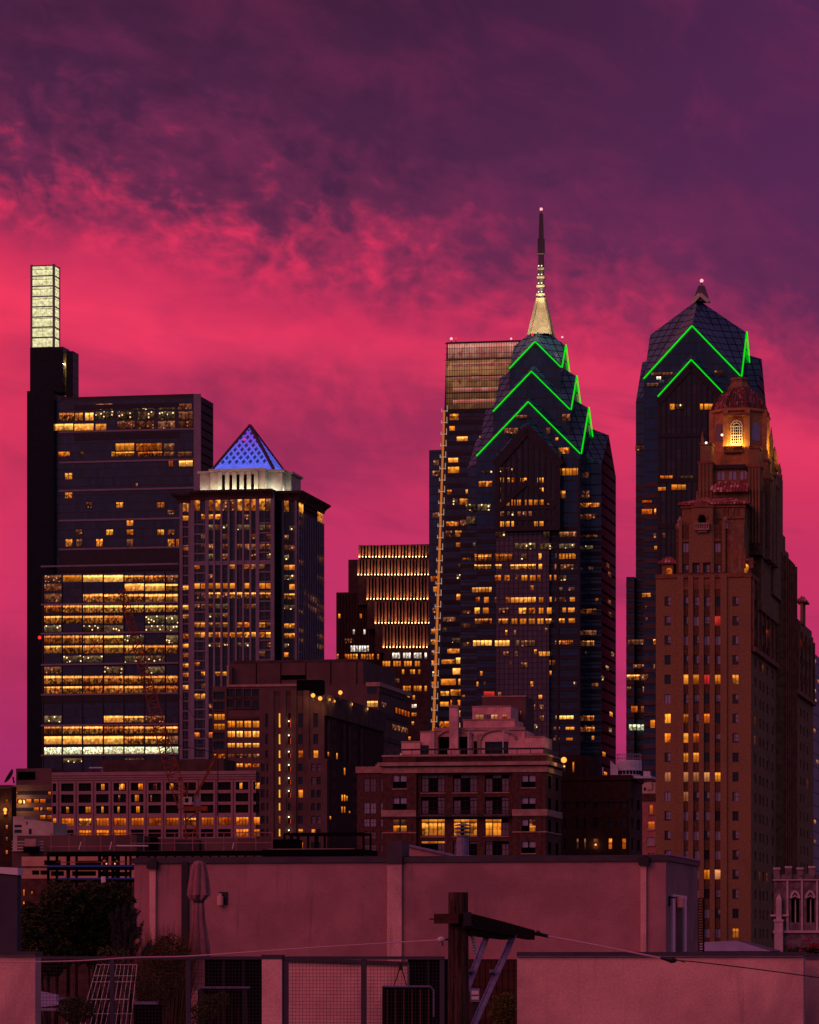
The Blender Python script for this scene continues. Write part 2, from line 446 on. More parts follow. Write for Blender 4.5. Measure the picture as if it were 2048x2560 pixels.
# glass and lights of the far towers
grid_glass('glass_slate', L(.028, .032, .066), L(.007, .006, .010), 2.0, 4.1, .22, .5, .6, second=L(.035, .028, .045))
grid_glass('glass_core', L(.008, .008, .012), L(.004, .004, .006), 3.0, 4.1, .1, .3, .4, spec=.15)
grid_glass('glass_shaded', L(.010, .008, .012), L(.005, .004, .006), 3.0, 4.0, .2, .9, .5, rough=.5, spec=.08)  # darker, duller copy for the right faces, their shade put into the colour
grid_glass('glass_navy', L(.030, .058, .128), L(.004, .005, .010), 1.6, 3.9, .1, .55, .5, second=L(.026, .03, .055))
grid_glass('glass_deep', L(.015, .033, .088), L(.003, .004, .009), 1.6, 3.9, .12, .55, .5)
grid_glass('glass_roof', L(.034, .088, .150), L(.003, .004, .007), 3.2, 3.4, .42, .5, .35, rough=.3, spec=.18)
grid_glass('glass_violet', L(.085, .052, .078), L(.008, .006, .010), 1.75, 1.95, .38, .28, .35, second=L(.075, .042, .062))
grid_glass('glass_bay', L(.026, .017, .024), L(.006, .004, .006), 3.0, 3.9, .9, .5, .5, second=L(.05, .03, .04))
grid_glass('glass_tower', L(.028, .03, .066), L(.008, .006, .010), 1.5, 3.9, .1, .9, .6, second=L(.042, .03, .06))
grid_glass('glass_stone', L(.016, .014, .022), L(.05, .042, .055), 2.7, 4.2, .5, .3, .5)
grid_glass('screen_brown', L(.06, .035, .025), L(.012, .008, .008), 3.2, 5.6, .5, .5, .3)
lit('lit_office', srgb(196, 80, 26), srgb(255, 172, 80), .04, .8, 2.1, .8, dark=.35, bars=2.4)
lit('lit_bright', srgb(248, 128, 42), srgb(255, 184, 88), .60, .9, 1.3, 1.0)
lit('lit_white', srgb(255, 214, 150), srgb(236, 255, 206), .35, 1.9, .3, .55)
lit('lit_warm', srgb(204, 80, 20), srgb(255, 164, 62), .22, 1.25, .7, .95)
lit('lit_amber', srgb(218, 100, 22), srgb(255, 156, 50), .55, .6, .5, 1.1)
lit('lit_dim', srgb(140, 64, 42), srgb(220, 140, 96), .10, .42, .25, .9, spark=1.0)
lit('lit_spark', srgb(150, 84, 62), srgb(255, 214, 150), .06, .2, .1, .9, spark=2.0)
lit('lit_orange', srgb(206, 72, 12), srgb(255, 136, 38), .42, .7, .5, .9)
lit('lit_red', srgb(190, 30, 28), srgb(230, 60, 50), .5, .4, .1, 1.2)
lit('lit_cold', srgb(216, 196, 190), srgb(255, 236, 214), .4, 1.6, .8, .8)
lit('screen_glow', srgb(120, 70, 44), srgb(200, 136, 92), .46, .2, .1, 3.0)
lit('crown_glow', srgb(228, 120, 104), srgb(255, 190, 170), .7, .3, .4, 2.5)
glow('led_green', srgb(0, 236, 18), 1.0)
glow('beacon_red', (1, .03, .04, 1), 1.1, False)
glow('beacon_pink', (1, .36, .40, 1), 1.6, False)
glow('bulb_warm', (1, .62, .25, 1), 7.0, False)
glow('bulb_white', (1, .80, .56, 1), 2.2, False)
glow('strip_orange', (.78, .2, .03, 1), .62, False)
glow('strip_pale', (1, .6, .46, 1), .4, False)

WARM = ('lit_warm', 'lit_warm', 'lit_office', 'lit_amber', 'lit_dim')
def beacon(parent, p, r, mt='beacon_red', name='beacon'):
    mb = MB(); mb.tube([(p[0], p[1], p[2] - r * 3), p], r * .3, 'dark_metal', 5); mb.ball(p, r, mt); return mb.build(name, parent)

# ================================================================ slab tower with the glowing lantern
b = Bld('skyscraper', 503, 1860, 'dark glass slab skyscraper with thin glowing lantern shaft above its left edge', 'skyscraper', 'glass skyscrapers of the skyline')
f = b.f(); k1 = Z(0, 640, .32464); k2 = Z(0, 1300, .32464)
xl = f.a(72); zt = f.z(400, 994)
mb = MB(); mb.box(f.a(139), 0, 0, 24, 0, zt, 'glass_slate', right='glass_shaded', top='dark_metal'); mb.build('glass_wall', b.root)
mb = MB(); mb.box(xl, f.a(139) - .01, -3, 20, 0, f.z(100, 979), 'glass_core', right='glass_core'); mb.build('lift_core', b.root)
mb = MB(); f.box(mb, f.a(485), -.02, 0, zt + 1.2, .6, 'steel_grey'); f.box(mb, f.a(150), f.a(485), zt, zt + 1.6, .6, 'dark_metal', d=2); mb.build('end_fin', b.root)
mb = MB()
for y in (1077, 1153, 1224, 1299, 1371):
    z = f.z(310, y); f.box(mb, f.a(147), f.a(485), z - .35, z + .5, .5, 'steel_grey')
for y0, y1 in ((1010, 1022), (1082, 1098), (1375, 1428)):
    f.box(mb, f.a(148 if y0 > 1300 else 185), f.a(448), f.z(310, y1), f.z(310, y0), .25, 'granite')
mb.build('floor_bands', b.root)
fs = b.f(4)
mb = MB(); mb.box(fs.a(75), fs.a(158), 4, 15, f.z(100, 979), fs.z(110, 868), 'glass_core'); mb.build('shaft', b.root)
mb = MB(); mb.box(fs.a(164), fs.a(181), 5, 15, zt, fs.z(170, 877), 'glass_core'); mb.build('shaft', b.root)
m, nt2 = mat('lantern')
uv = node(nt2, 'ShaderNodeUVMap', uv_map='UVMap'); ux, uz, _ = sep(nt2, S(nt2, uv.outputs[0]))
nn = noise(nt2, xyz(nt2, ux * .6, uz * .6), 1.0, 4, .7)
pc = (uz / 4.7).fract()
e = nn * 1.1 + .38 - pc.lt(.07) * .65 - (ux / 2.1).fract().lt(.1) * .2 + pc.step(.75, 1) * .25
finish(nt2, node(nt2, 'ShaderNodeEmission', Color=mix(nt2, nn.step(.35, .6), srgb(206, 198, 132), srgb(250, 240, 190)), Strength=e.max(.12)))
m.cycles.emission_sampling = 'NONE'
mb = MB(); fl = b.f(5); z0, z1 = fs.z(110, 868), fl.z(110, 664)
mb.box(fl.a(79), fl.a(135), 5, 14, z0, z1, 'lantern'); mb.build('lantern', b.root)
mb = MB()
for a in (79, 134.5):
    for y in (5, 14): mb.box(fl.a(a) - .5, fl.a(a) + .5, y - .5, y + .5, z0, z1 + .6, 'steel_grey')
for i in range(9): z = z0 + (z1 - z0) * i / 8; mb.box(fl.a(79) - .3, fl.a(135) + .3, 4.8, 14.2, z - .3, z + .3, 'steel_grey')
mb.build('lantern_frame', b.root)
mb = MB(); mb.box(fs.a(158) + .1, fs.a(164), 12, 13, zt, fs.z(160, 878), 'steel_grey'); mb.build('gap_panel', b.root)
lamp_light(b.root, ((fs.a(158) + fs.a(164)) / 2, 7, f.z(160, 905)), 9000, (1, .6, .1), size=.08)
def lits(pl, kk, rows, **kw):
    for y0, y1, segs in rows:
        for s_ in segs:
            x0, x1 = s_[:2]; mt = s_[2] if len(s_) > 2 else 'lit_warm'
            p, q = kk(x0, y0), kk(x1, y1); b.winpx(pl, p[0], p[1], q[0], q[1], mt, **kw)
lits(f, k1, [
    (1205, 1268, [(455, 570, 'lit_office'), (575, 640), (655, 722, 'lit_bright')]),
    (1290, 1345, [(422, 565, 'lit_bright'), (572, 722, 'lit_bright'), (735, 820, 'lit_bright')]),
    (1135, 1185, [(735, 870, 'lit_dim'), (1020, 1190, 'lit_spark'), (1215, 1350, 'lit_spark'), (1370, 1480, 'lit_dim')]),
    (1195, 1258, [(735, 880, 'lit_spark'), (900, 1035, 'lit_spark'), (1065, 1195, 'lit_spark'), (1220, 1350, 'lit_spark'), (1375, 1485, 'lit_dim')]),
    (1268, 1330, [(905, 1040, 'lit_dim'), (1055, 1190, 'lit_dim'), (1215, 1350, 'lit_dim'), (1375, 1485, 'lit_dim')]),
    (1440, 1500, [(890, 1035, 'lit_amber'), (1048, 1250, 'lit_warm'), (1262, 1345, 'lit_dim')]),
    (1505, 1545, [(445, 540), (620, 645, 'lit_dim'), (858, 885), (890, 1035, 'lit_office'), (1060, 1250, 'lit_office'), (1262, 1345, 'lit_dim'), (1370, 1480, 'lit_dim')]),
    (1573, 1622, [(1298, 1335, 'lit_orange'), (1378, 1486, 'lit_bright')]),
    (1670, 1722, [(500, 558)]), (1820, 1868, [(500, 558)]), (1750, 1775, [(1046, 1062)]),
    (1895, 1940, [(660, 710, 'lit_dim'), (895, 950), (1208, 1268)]), (1955, 1990, [(1290, 1345, 'lit_dim')]),
    (2035, 2080, [(975, 1028)]), (2105, 2150, [(582, 636, 'lit_dim'), (818, 872), (975, 1028), (1212, 1265), (1290, 1345, 'lit_dim')])], nv=1, fw=.25)
lits(f, k2, [(80, 130, []), (145, 205, [(505, 558), (585, 635, 'lit_dim'), (740, 792), (975, 1028, 'lit_dim'), (1292, 1345), (1358, 1380, 'lit_amber')])], nv=1, fw=.25)
# the lower block of lit office floors
lo = b.f(-8); x0, x1 = lo.a(105), lo.a(446)
mb = MB(); mb.box(x0, x1, -8, -.05, 0, lo.z(275, 1434), 'glass_slate', right='glass_shaded', top='dark_metal'); mb.build('office_block', b.root)
mb = MB()
for y in (350, 645, 870, 1110, 1342, 1580, 1810):
    zz = lo.z(275, 1300 + y * .32464); lo.box(mb, x0 - .4, x1 + .2, zz - .3, zz + .5, .7, 'steel_grey')
for y0, y1 in ((715, 733), (955, 963), (1263, 1278), (1350, 1405), (1645, 1662), (1728, 1748)):
    lo.box(mb, x0, x1, lo.z(275, 1300 + y1 * .32464), lo.z(275, 1300 + y0 * .32464), .3, 'granite')
mb.build('floor_bands', b.root)
mb = MB()
for c in (334, 480, 637, 797, 956, 1116, 1275, 1378):
    a = lo.a(c * .32464); lo.box(mb, a - .35, a + .1, 0, lo.z(275, 1434), .5, 'granite')
mb.build('mullions', b.root)
cols = [(342, 474), (486, 633), (642, 791), (802, 950), (961, 1110), (1120, 1270), (1281, 1375)]
A_ = 'lit_office'; B_ = 'lit_bright'; D_ = 'lit_dim'; K_ = 'lit_spark'
rows = [(424, 476, [D_, 'lit_amber', B_, B_, A_, A_, D_]), (490, 546, [D_, None, None, None, B_, B_, A_]), (568, 632, [D_, None, A_, A_, A_, A_, A_]),
        (655, 712, [A_] * 7), (735, 796, [A_, A_, A_, A_, None, K_, K_]), (812, 862, [K_, None, K_, K_, None, K_, K_]), (888, 950, [A_, A_, A_, A_, K_, None, K_]),
        (962, 1026, [A_] * 7), (1045, 1096, [None, K_, K_, None, K_, K_, None]), (1130, 1180, [D_, None, None, K_, None, K_, None]),
        (1198, 1262, [A_] * 7), (1276, 1338, [A_] * 7), (1508, 1558, [K_, None, None, B_, A_, D_, None]), (1588, 1645, [A_] * 7), (1664, 1726, [B_, B_, B_, B_, A_, A_, D_]),
        (1748, 1806, ['lit_white'] * 7), (1836, 1868, [None, 'lit_spark', None, None, 'lit_spark', None, None])]
for y0, y1, ks in rows:
    for (c0, c1), kd in zip(cols, ks):
        if kd: b.winpx(lo, c0 * .32464, 1300 + y0 * .32464, c1 * .32464, 1300 + y1 * .32464, kd)
b.close()
beacon(b.root, (x0 - 1, -8.5, lo.z(105, 1594)), .9)

# ================================================================ stone tower with the blue pyramid
b = Bld('skyscraper', 690, 1684, 'stone office tower topped by a blue lit lattice pyramid on a pale crown', 'skyscraper', 'glass skyscrapers of the skyline')
f = b.f(); k3 = Z(440, 1000, .32472)
x0, x1 = f.a(478), f.a(684); zc = f.z(585, 1228)
mb = MB(); mb.box(x0, x1, 0, 60, 0, zc, 'glass_stone', right='glass_shaded', top='dark_metal'); mb.build('front_bay', b.root)
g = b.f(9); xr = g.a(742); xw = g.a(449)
mb = MB(); mb.box(xw, xr, 9, 55, 0, zc, 'glass_stone', right='glass_shaded', top='dark_metal'); mb.build('corner_wall', b.root)
r = b.r(xr)
mb = MB()
for c in (130, 240, 296, 352, 408, 464, 520, 575, 630, 745):
    a = f.a(440 + c * .32472); w = .8 if c in (130, 240, 630, 745) else .45; f.box(mb, a - w, a + w, 0, zc - 1, .7, 'steel_grey')
for c in (44, 112): a = g.a(440 + c * .32472); g.box(mb, a - .8, a + .6, 0, zc - 1, .7, 'steel_grey')
for c in (826, 925): a = g.a(440 + c * .32472); g.box(mb, a - .5, a + .5, 0, zc - 1, .7, 'steel_grey')
y1 = r.a(806)
for i in range(12): a = 10 + (y1 - 10) * i / 11; r.box(mb, a - .5, a + .5, 0, zc - 8, .8, 'steel_grey')
mb.build('piers', b.root)
mb = MB()
for i in range(46):
    z = zc - 14 - i * 4.2
    if z < 20: break
    if i in (4,): f.box(mb, x0, x1, z - .9, z + .9, .45, 'steel_grey')
    for c0, c1 in ((132, 238), (634, 742)): f.box(mb, f.a(440 + c0 * .32472), f.a(440 + c1 * .32472), z - .3, z + .3, .4, 'steel_grey')
    for c0, c1 in ((46, 108),): g.box(mb, g.a(440 + c0 * .32472), g.a(440 + c1 * .32472), z - .3, z + .3, .4, 'steel_grey')
    r.box(mb, r.a(745), r.a(757), z - .3, z + .3, .5, 'steel_grey'); r.box(mb, r.a(794), y1, z - .3, z + .3, .5, 'steel_grey')
mb.build('spandrels', b.root)
# the flared cornice
mb = MB(); zb = zc - 3.6
def ring(o, z): return [(xw - o, 9 - o, z), (x0, 9 - o, z), (x0, -o, z), (x1, -o, z), (x1, 9 - o, z), (xr + o, 9 - o, z), (xr + o, y1 + o, z), (xw - o, y1 + o, z)]
mb.loft([ring(.8, zb), ring(1.1, zb + 1.2), ring(2.0, zb + 2.3), ring(3.0, zc - .5), ring(3.4, zc + .4)], 'stone_dark'); mb.build('cornice', b.root)
rowsB = [(745, 852, .85, 'lit_warm'), (880, 918, .4, 'lit_warm'), (960, 1000, .4, 'lit_spark'), (1030, 1070, .3, 'lit_dim'), (1108, 1150, .6, 'lit_dim'), (1185, 1222, .35, 'lit_spark'), (1262, 1300, .3, 'lit_warm'),
         (1340, 1375, .25, 'lit_spark'), (1410, 1452, .95, 'lit_amber'), (1480, 1526, .95, 'lit_office'), (1570, 1605, .45, 'lit_spark'), (1640, 1672, .3, 'lit_spark'), (1712, 1750, .7, 'lit_warm'), (1788, 1828, 1, 'lit_warm'),
         (1868, 1900, .35, 'lit_spark'), (1935, 1970, .4, 'lit_warm'), (2020, 2048, .4, 'lit_warm'), (2092, 2122, .5, 'lit_warm'), (2185, 2220, .4, 'lit_warm'), (2262, 2300, .5, 'lit_warm'), (2340, 2375, .35, 'lit_dim'), (2420, 2455, .3, 'lit_warm'), (2560, 2600, .5, 'lit_warm')]
cB = [(138, 184), (190, 234), (246, 290), (302, 346), (358, 402), (414, 458), (470, 514), (526, 570), (581, 625), (637, 686), (692, 742)]
for y0, yy, p, kd in rowsB:
    for c0, c1 in cB:
        if rng.random() < p: b.winpx(f, *k3(c0 + rng.uniform(0, 6), y0), *k3(c1, yy), kd if rng.random() < .75 else 'lit_dim')
    for c0, c1, q in ((826, 868, .8), (874, 918, .6)):
        if rng.random() < max(p, .45) * q + .1: b.winpx(g, *k3(c0, y0 + 8), *k3(c1, yy + 8), kd)
    if rng.random() < .5: b.winpx(g, *k3(50, y0 + 10), *k3(108, yy + 10), 'lit_warm')
    for q0, q1 in ((946, 980), (1090, 1130)):
        if rng.random() < .4: b.winpx(r, *k3(q0, y0 + 40 + (q1 - 940) * .3), *k3(q1, yy + 40 + (q1 - 940) * .3), 'lit_warm')
for y in (1470, 1550):
    for i in range(8): c = 975 + i * 15; b.winpx(r, *k3(c, y + i * 9), *k3(c + 9, y + 40 + i * 9), 'lit_warm')
b.close()
# crown and pyramid
h = b.f(7); cx0, cx1 = h.a(526), h.a(663); zk = h.z(600, 1172)
mb = MB(); mb.box(cx0, cx1, 7, 46, zc + .4, zk, 'limestone')
e1 = b.f(11); ex0, ex1 = e1.a(500), e1.a(706); mb.box(ex0, ex1, 11, 42, zc + .4, zk - 1.2, 'limestone'); mb.box(ex0 - 1, ex1 + 1, 10, 43, zk - 1.2, zk - .2, 'limestone')
mb.box(ex1, ex1 + 2.6, 17, 36, zc + .4, zk - 1.5, 'limestone'); mb.box(ex1 - 1, ex1 + 3.4, 16, 37, zk - 1.5, zk - .5, 'limestone')
h.box(mb, cx0 - .6, cx1 + .6, zk - 1, zk + .1, .8, 'limestone')
for i in range(6): a = h.a(440 + (340 + i * 56) * .32472); h.box(mb, a - .9, a + .9, zc + 1, zk - 1.2, .7, 'limestone')
mb.build('crown', b.root)
mb = MB()
for i in range(5): c = 352 + i * 56; h.quad(mb, *[h.a(440 + q * .32472) for q in (c, c + 33)], zc + 1.5, zk - 2.5, 'black_void', -.05)
mb.build('crown_louvres', b.root)
for i in range(9): lamp_light(b.root, (cx0 + (cx1 - cx0) * (i + .5) / 9, 4.2, zc + 1.2), 360, (.95, 1, .72), size=.4)
for p in ((ex1 - 3, 8.5), (ex0 + 2, 8.5), (ex1 + 1.5, 13), (cx1 + 2, 8.0)): lamp_light(b.root, (*p, zc + 1.2), 380, (.9, 1, .85), size=.4)
m, nt2 = mat('pyramid_light')
uv = node(nt2, 'ShaderNodeUVMap', uv_map='UVMap'); ux, uz, _ = sep(nt2, S(nt2, uv.outputs[0]))
nm = node(nt2, 'ShaderNodeUVMap', uv_map='Norm'); _, nv, _ = sep(nt2, S(nt2, nm.outputs[0]))
cu, cw = ux / 3.1 + uz / 4.6 + .25, ux / 3.1 - uz / 4.6 + .25
dia = cu.fract().gt(.38) * (cw.fract().gt(.38)) * nv.gt(.12) * nv.lt(.9)
nz = noise(nt2, xyz(nt2, ux, uz), .5, 3)
e = (nz * .9 + .48) * (dia * -.80 + 1.0)
finish(nt2, node(nt2, 'ShaderNodeEmission', Color=mix(nt2, nv.step(.1, .95) + nz - .55, srgb(96, 108, 246), srgb(128, 66, 204)), Strength=e))
m.cycles.emission_sampling = 'NONE'
hp = b.f(10); p0, p1 = hp.a(529), hp.a(684); w = p1 - p0; ap = ((p0 + p1) / 2, 10 + w / 2, hp.z(606, 1052)); zq = zk + .1
mb = MB(); c4 = [(p0, 10, zq), (p1, 10, zq), (p1, 10 + w, zq), (p0, 10 + w, zq)]
for i in range(4): mb.poly([c4[i], c4[(i + 1) % 4], ap], 'pyramid_light')
mb.build('pyramid', b.root)
mb = MB()
for c in c4: mb.bar(c, ap, 1.3, .8, 'granite_red')
mb.build('pyramid_ribs', b.root)
beacon(b.root, (ap[0] - 1.5, ap[1] - 4.5, ap[2] - 7), .6)

# ================================================================ tower with stepped stone flutes
b = Bld('skyscraper', 1100, 2030, 'stepped brown stone tower with uplit vertical fins between pyramid and twin towers', 'skyscraper')
f = b.f(); k4 = Z(820, 1320, .26891)
pbr('fin_stone', srgb(150, 108, 92), srgb(128, 92, 80), .3, .85, .2)
tiers = [(290, 155, 290), (280, 290, 456), (365, 456, 682), (440, 682, 905), (515, 905, 1130)]
mb = MB(); dpt = 0
for i, (xx, ya, yb) in enumerate(tiers):
    pl = b.f(-2.2 * i); a0 = pl.a(k4(xx, 0)[0]); top = pl.z(1000, k4(0, ya)[1])
    mb.box(a0, 0, -2.2 * i, 40, 0 if i == 4 else pl.z(1000, k4(0, yb)[1]) - 14, top, 'stone_dark')
mb.build('stepped_wall', b.root)
fm, bulbs, gl = [MB() for _ in tiers], [], MB()
for i, (xx, ya, yb) in enumerate(tiers):
    pl = b.f(-2.2 * i); mbf = fm[i]
    n = int((940 - xx) / 31)
    for j in range(n + 1):
        px, pyb = k4(xx + 6 + j * 31, yb - 12); a = pl.a(px); z0 = pl.z(px, pyb); z1 = pl.z(px, k4(0, ya + 4)[1])
        big = j % 3 == 0
        pl.box(mbf, a - (.5 if big else .22), a + (.5 if big else .22), z0, z1, .8, 'fin_stone')
        bulbs.append((a, -2.2 * i - 1.5, z0 + .5))
        lamp_light(b.root, (a, -2.2 * i - 1.3, z0 - .6), 2300, (1, .50, .18), 'SPOT', (R(176), 0, 0), .25, R(70), .8)
        if j < n: pl.quad(gl, a + .45, a + 1.3, z0 + .2, z1 - .5, 'black_void', -.04)
    mbf.build('stone_fins', b.root)
gl.build('recessed_glass', b.root)['kind'] = 'stuff'
for p in bulbs[:100]:
    mb = MB(); mb.ball(p, .24, 'bulb_warm', 6, 4); mb.build('uplight', b.root)
s1 = b.f(4); s2 = b.f(2)
mb = MB(); mb.box(s1.a(871), s1.a(930), 4, 38, 0, s1.z(880, 1399), 'stone_dark'); mb.build('side_wing', b.root)
s2 = b.f(0); mb = MB(); mb.box(s2.a(841), s2.a(960), 0, 36, 0, s2.z(850, 1481), 'stone_dark')
s3 = b.f(-1.2)
for i in range(16):
    a = s2.a(843 + i * 7.4); s2.box(mb, a - .35, a + .35, 0, s2.z(850, 1483), .5, 'brick_dark')
mb.build('side_wing', b.root)
pf = b.f(-8.8)
for ya, yb, x0, x1, p, kd in ((1160, 1212, 600, 930, .95, 'lit_cold'), (1238, 1286, 510, 865, 1, 'lit_amber'), (1316, 1358, 640, 930, .4, 'lit_amber'), (1468, 1516, 700, 930, .9, 'lit_amber'), (1556, 1596, 740, 850, .5, 'lit_amber'),
                              (1640, 1672, 780, 850, .9, 'lit_cold'), (1718, 1750, 780, 830, .7, 'lit_amber'), (1800, 1830, 780, 810, .9, 'lit_amber'), (1940, 1972, 750, 870, .8, 'lit_amber'), (1400, 1440, 620, 680, .5, 'lit_dim')):
    n = int((x1 - x0) / 25)
    for j in range(n):
        if j % 4 == 3 or rng.random() > p: continue
        b.winpx(pf, *k4(x0 + j * 25, ya), *k4(x0 + j * 25 + 19, yb), kd, d=-.06)
for ya, yb, x0, x1, p, kd in ((800, 840, 100, 360, .25, 'lit_amber'), (880, 912, 240, 400, .35, 'lit_spark'), (945, 990, 160, 400, .4, 'lit_cold'), (1030, 1070, 160, 260, .7, 'lit_dim'), (1095, 1150, 165, 500, .75, 'lit_cold'), (1172, 1222, 85, 490, .8, 'lit_warm')):
    n = int((x1 - x0) / 25)
    for j in range(n):
        if rng.random() < p: b.winpx(s2 if x0 + j * 25 < 400 else pf, *k4(x0 + j * 25, ya), *k4(x0 + j * 25 + 17, yb), kd, d=-.7)
b.close()

# ================================================================ tall glass tower behind the first spire
b = Bld('skyscraper', 1330, 1823, 'flat topped glass skyscraper behind the tall spire with orange lit corner strip', 'skyscraper', 'glass skyscrapers of the skyline')
f = b.f(); k5 = Z(1080, 820, .27826)
e0, e1_, e2, et = f.a(1117), f.a(1111), f.a(1080), f.z(1117, 858)
zm = f.z(1111, 1030); zl = f.z(1080, 1950)
mb = MB()
mb.poly([(e2, 0, zl), (0, 0, zl), (0, 0, et), (e0, 0, et), (e1_, 0, zm)], 'glass_tower')
mb.poly([(e0, 40, et), (e0, 0, et), (0, 0, et), (0, 40, et)], 'dark_metal')
mb.poly([(e2, 40, zl), (e2, 0, zl), (e1_, 0, zm), (e0, 0, et), (e0, 40, et)], 'glass_tower'); mb.poly([(0, 0, zl), (0, 40, zl), (0, 40, et), (0, 0, et)], 'glass_shaded')
mb.box(e2, 0, 0, 40, 0, zl, 'glass_tower'); wall = mb
fl = b.f(6); mb = MB(); mb.box(fl.a(1073), e1_ + 2, 6, 30, 0, fl.z(1078, 1125), 'glass_navy', right='glass_shaded'); mb.build('lower_wing', b.root)
mb = MB()
zt0 = f.z(1180, 1022)
f.quad(mb, e1_ + 1, -.1, zt0, et - 7.5, 'screen_glow', -.1); f.quad(mb, e0 + .6, -.1, et - 7.2, et - .4, 'crown_glow', -.1)
for y0, y1 in ((310, 345), (425, 460), (535, 570), (640, 680)):
    a = k5(190, y0), k5(740, y1); f.quad(mb, f.a(a[0][0]), -.2, f.z(1200, a[1][1]), f.z(1200, a[0][1]), 'crown_glow', -.2, (.05, .05))
mb.build('lit_crown', b.root)
mb = MB()
for i in range(40):
    a = e0 + .3 + i * 1.17
    if a < 0: f.box(mb, a - .08, a + .08, zt0, et - .2, .35, 'dark_metal')
for i in range(13): z = zt0 + (et - zt0) * i / 12; f.box(mb, e1_ + .5, 0, z - (.45 if i % 3 == 0 else .1), z + .1, .3, 'dark_metal')
f.box(mb, e0, 0, et - .4, et + .4, .4, 'dark_metal'); mb.build('crown_mullions', b.root)
mb = MB(); mo = mb; n = 32
def ex(z): return (e1_ + (e2 - e1_) * (zm - z) / (zm - zl)) if z < zm else e1_ + (e0 - e1_) * (z - zm) / (et - zm)
for i in range(n):
    z1 = zm - (zm - zl) * i / n; z0 = zm - (zm - zl) * (i + 1) / n
    mb.bar((ex(z1), -.3, z1), (ex(z0), -.3, z0), .85 + .01 * i, .5, 'strip_orange')
    mo.bar((ex(z1) - 1.1, -.5, z1 + .4), (ex(z1) + 1.6, -.5, z1 + .4), .32, .32, 'strip_pale'); mo.bar((ex(z1) + 1.5, -.5, z1), (ex(z1) + 1.5, -.5, z1 + 3), .3, .3, 'strip_pale'); mo.bar((ex(z1) - 1.1, -.5, z1), (ex(z1) - 1.1, -.5, z1 + 1.5), .3, .3, 'strip_pale')
mb.build('light_strip', b.root)
mb = wall
for i in range(44):
    z = zt0 - 1 - i * 4.95
    if z > 15: f.box(mb, ex(z) + 2.4, 0, z - .9, z + .9, .25, 'granite')
mb.build('glass_wall', b.root)
for i in range(43):
    z1 = zt0 - 2.1 - i * 4.95; z0 = z1 - 2.9
    if z0 < 30: break
    a = ex(z0) + 2.8; lim = f.a(1290 if i < 3 else 1235 if i < 6 else 1200 if i < 9 else 1165)
    deep = i > 22
    while a < lim:
        w = rng.uniform(1.6, 6) if not deep else rng.uniform(2.5, 8)
        if rng.random() < (.45 if i < 8 else .38 if i < 22 else .85):
            b.win(f, a, min(a + w, lim), z0, z1 - (0 if rng.random() < .5 else .8), rng.choice(('lit_bright', 'lit_warm', 'lit_warm', 'lit_amber') if deep or i < 8 else ('lit_warm', 'lit_dim', 'lit_spark', 'lit_dim')), rnd=None)
        a += w + rng.uniform(.2, 2)
for i in range(34):
    z1 = fl.z(1090, 1150) - i * 4.95
    if z1 > 40 and rng.random() < (.4 if i < 14 else .7): a = fl.a(rng.uniform(1076, 1084)); b.win(fl, a, a + rng.uniform(2, 4), z1 - 2.4, z1, rng.choice(('lit_dim', 'lit_dim', 'lit_spark', 'lit_warm') if i > 10 else ('lit_dim',)))
b.close()
beacon(b.root, (e0 + 2, 1, et + 2.2), .7, 'beacon_pink'); beacon(b.root, (e0 + 4.2, 1, et + 2.2), .6)

# ================================================================ the two crystalline towers
def star(mb, xc, yc, h, hy, zb, ze, za, zcen, wall, roof, side=None):
    """a square shaft under a cross gabled star roof: eaves at the corners, a gable over each face, ridges rising to the centre"""
    side = side or wall
    c = [(xc - h, yc - hy), (xc + h, yc - hy), (xc + h, yc + hy), (xc - h, yc + hy)]
    g = [(xc, yc - hy), (xc + h, yc), (xc, yc + hy), (xc - h, yc)]
    top = (xc, yc, zcen)
    for i in range(4):
        p, q, m_ = c[i], c[(i + 1) % 4], g[i]
        mb.poly([(*p, zb), (*q, zb), (*q, ze), (*m_, za), (*p, ze)], wall if i % 2 == 0 else side)
        mb.poly([(*p, ze), (*m_, za), top], roof); mb.poly([(*m_, za), (*q, ze), top], roof)
def strip(name, parent, pts, w=.42, mt='led_green'):
    mb = MB()
    for p, q in zip(pts[:-1], pts[1:]): mb.bar(p, q, w, w, mt)
    return mb.build(name, parent)
def leds(parent, xc, yc, h, ze, za, w=.42):
    o = .4
    strip('light_strip', parent, [(xc - h, yc - h - o, ze), (xc, yc - h - o, za), (xc + h, yc - h - o, ze)], w)
    strip('light_strip', parent, [(xc + h + o, yc - h, ze), (xc + h + o, yc, za), (xc + h + o, yc + h, ze)], w)

b = Bld('skyscraper', 1451, 1430, 'blue glass skyscraper with tall needle spire and three tiers of green lit chevrons', 'skyscraper', 'glass skyscrapers of the skyline')
f = b.f(); W3 = -f.a(1192); xc, yc = -W3 / 2, W3 / 2
zz = lambda y, d=0: HC + (HY - y) / F * (1430 + d)
mb = MB(); star(mb, xc, yc, W3 / 2, W3 / 2, 0, zz(1134), zz(1001), zz(945, 20), 'glass_deep', 'glass_roof'); mb.build('tier', b.root)
h2, h1 = W3 * .372, W3 * .250
mb = MB(); star(mb, xc + .4, yc, h2, h2, zz(1150), zz(1024, 6), zz(926, 6), zz(878, 20), 'glass_deep', 'glass_roof'); mb.build('tier', b.root)
mb = MB(); star(mb, xc + 1.0, yc, h1, h1, zz(1030), zz(917, 10), zz(851, 10), zz(812, 20), 'glass_deep', 'glass_roof'); mb.build('tier', b.root)
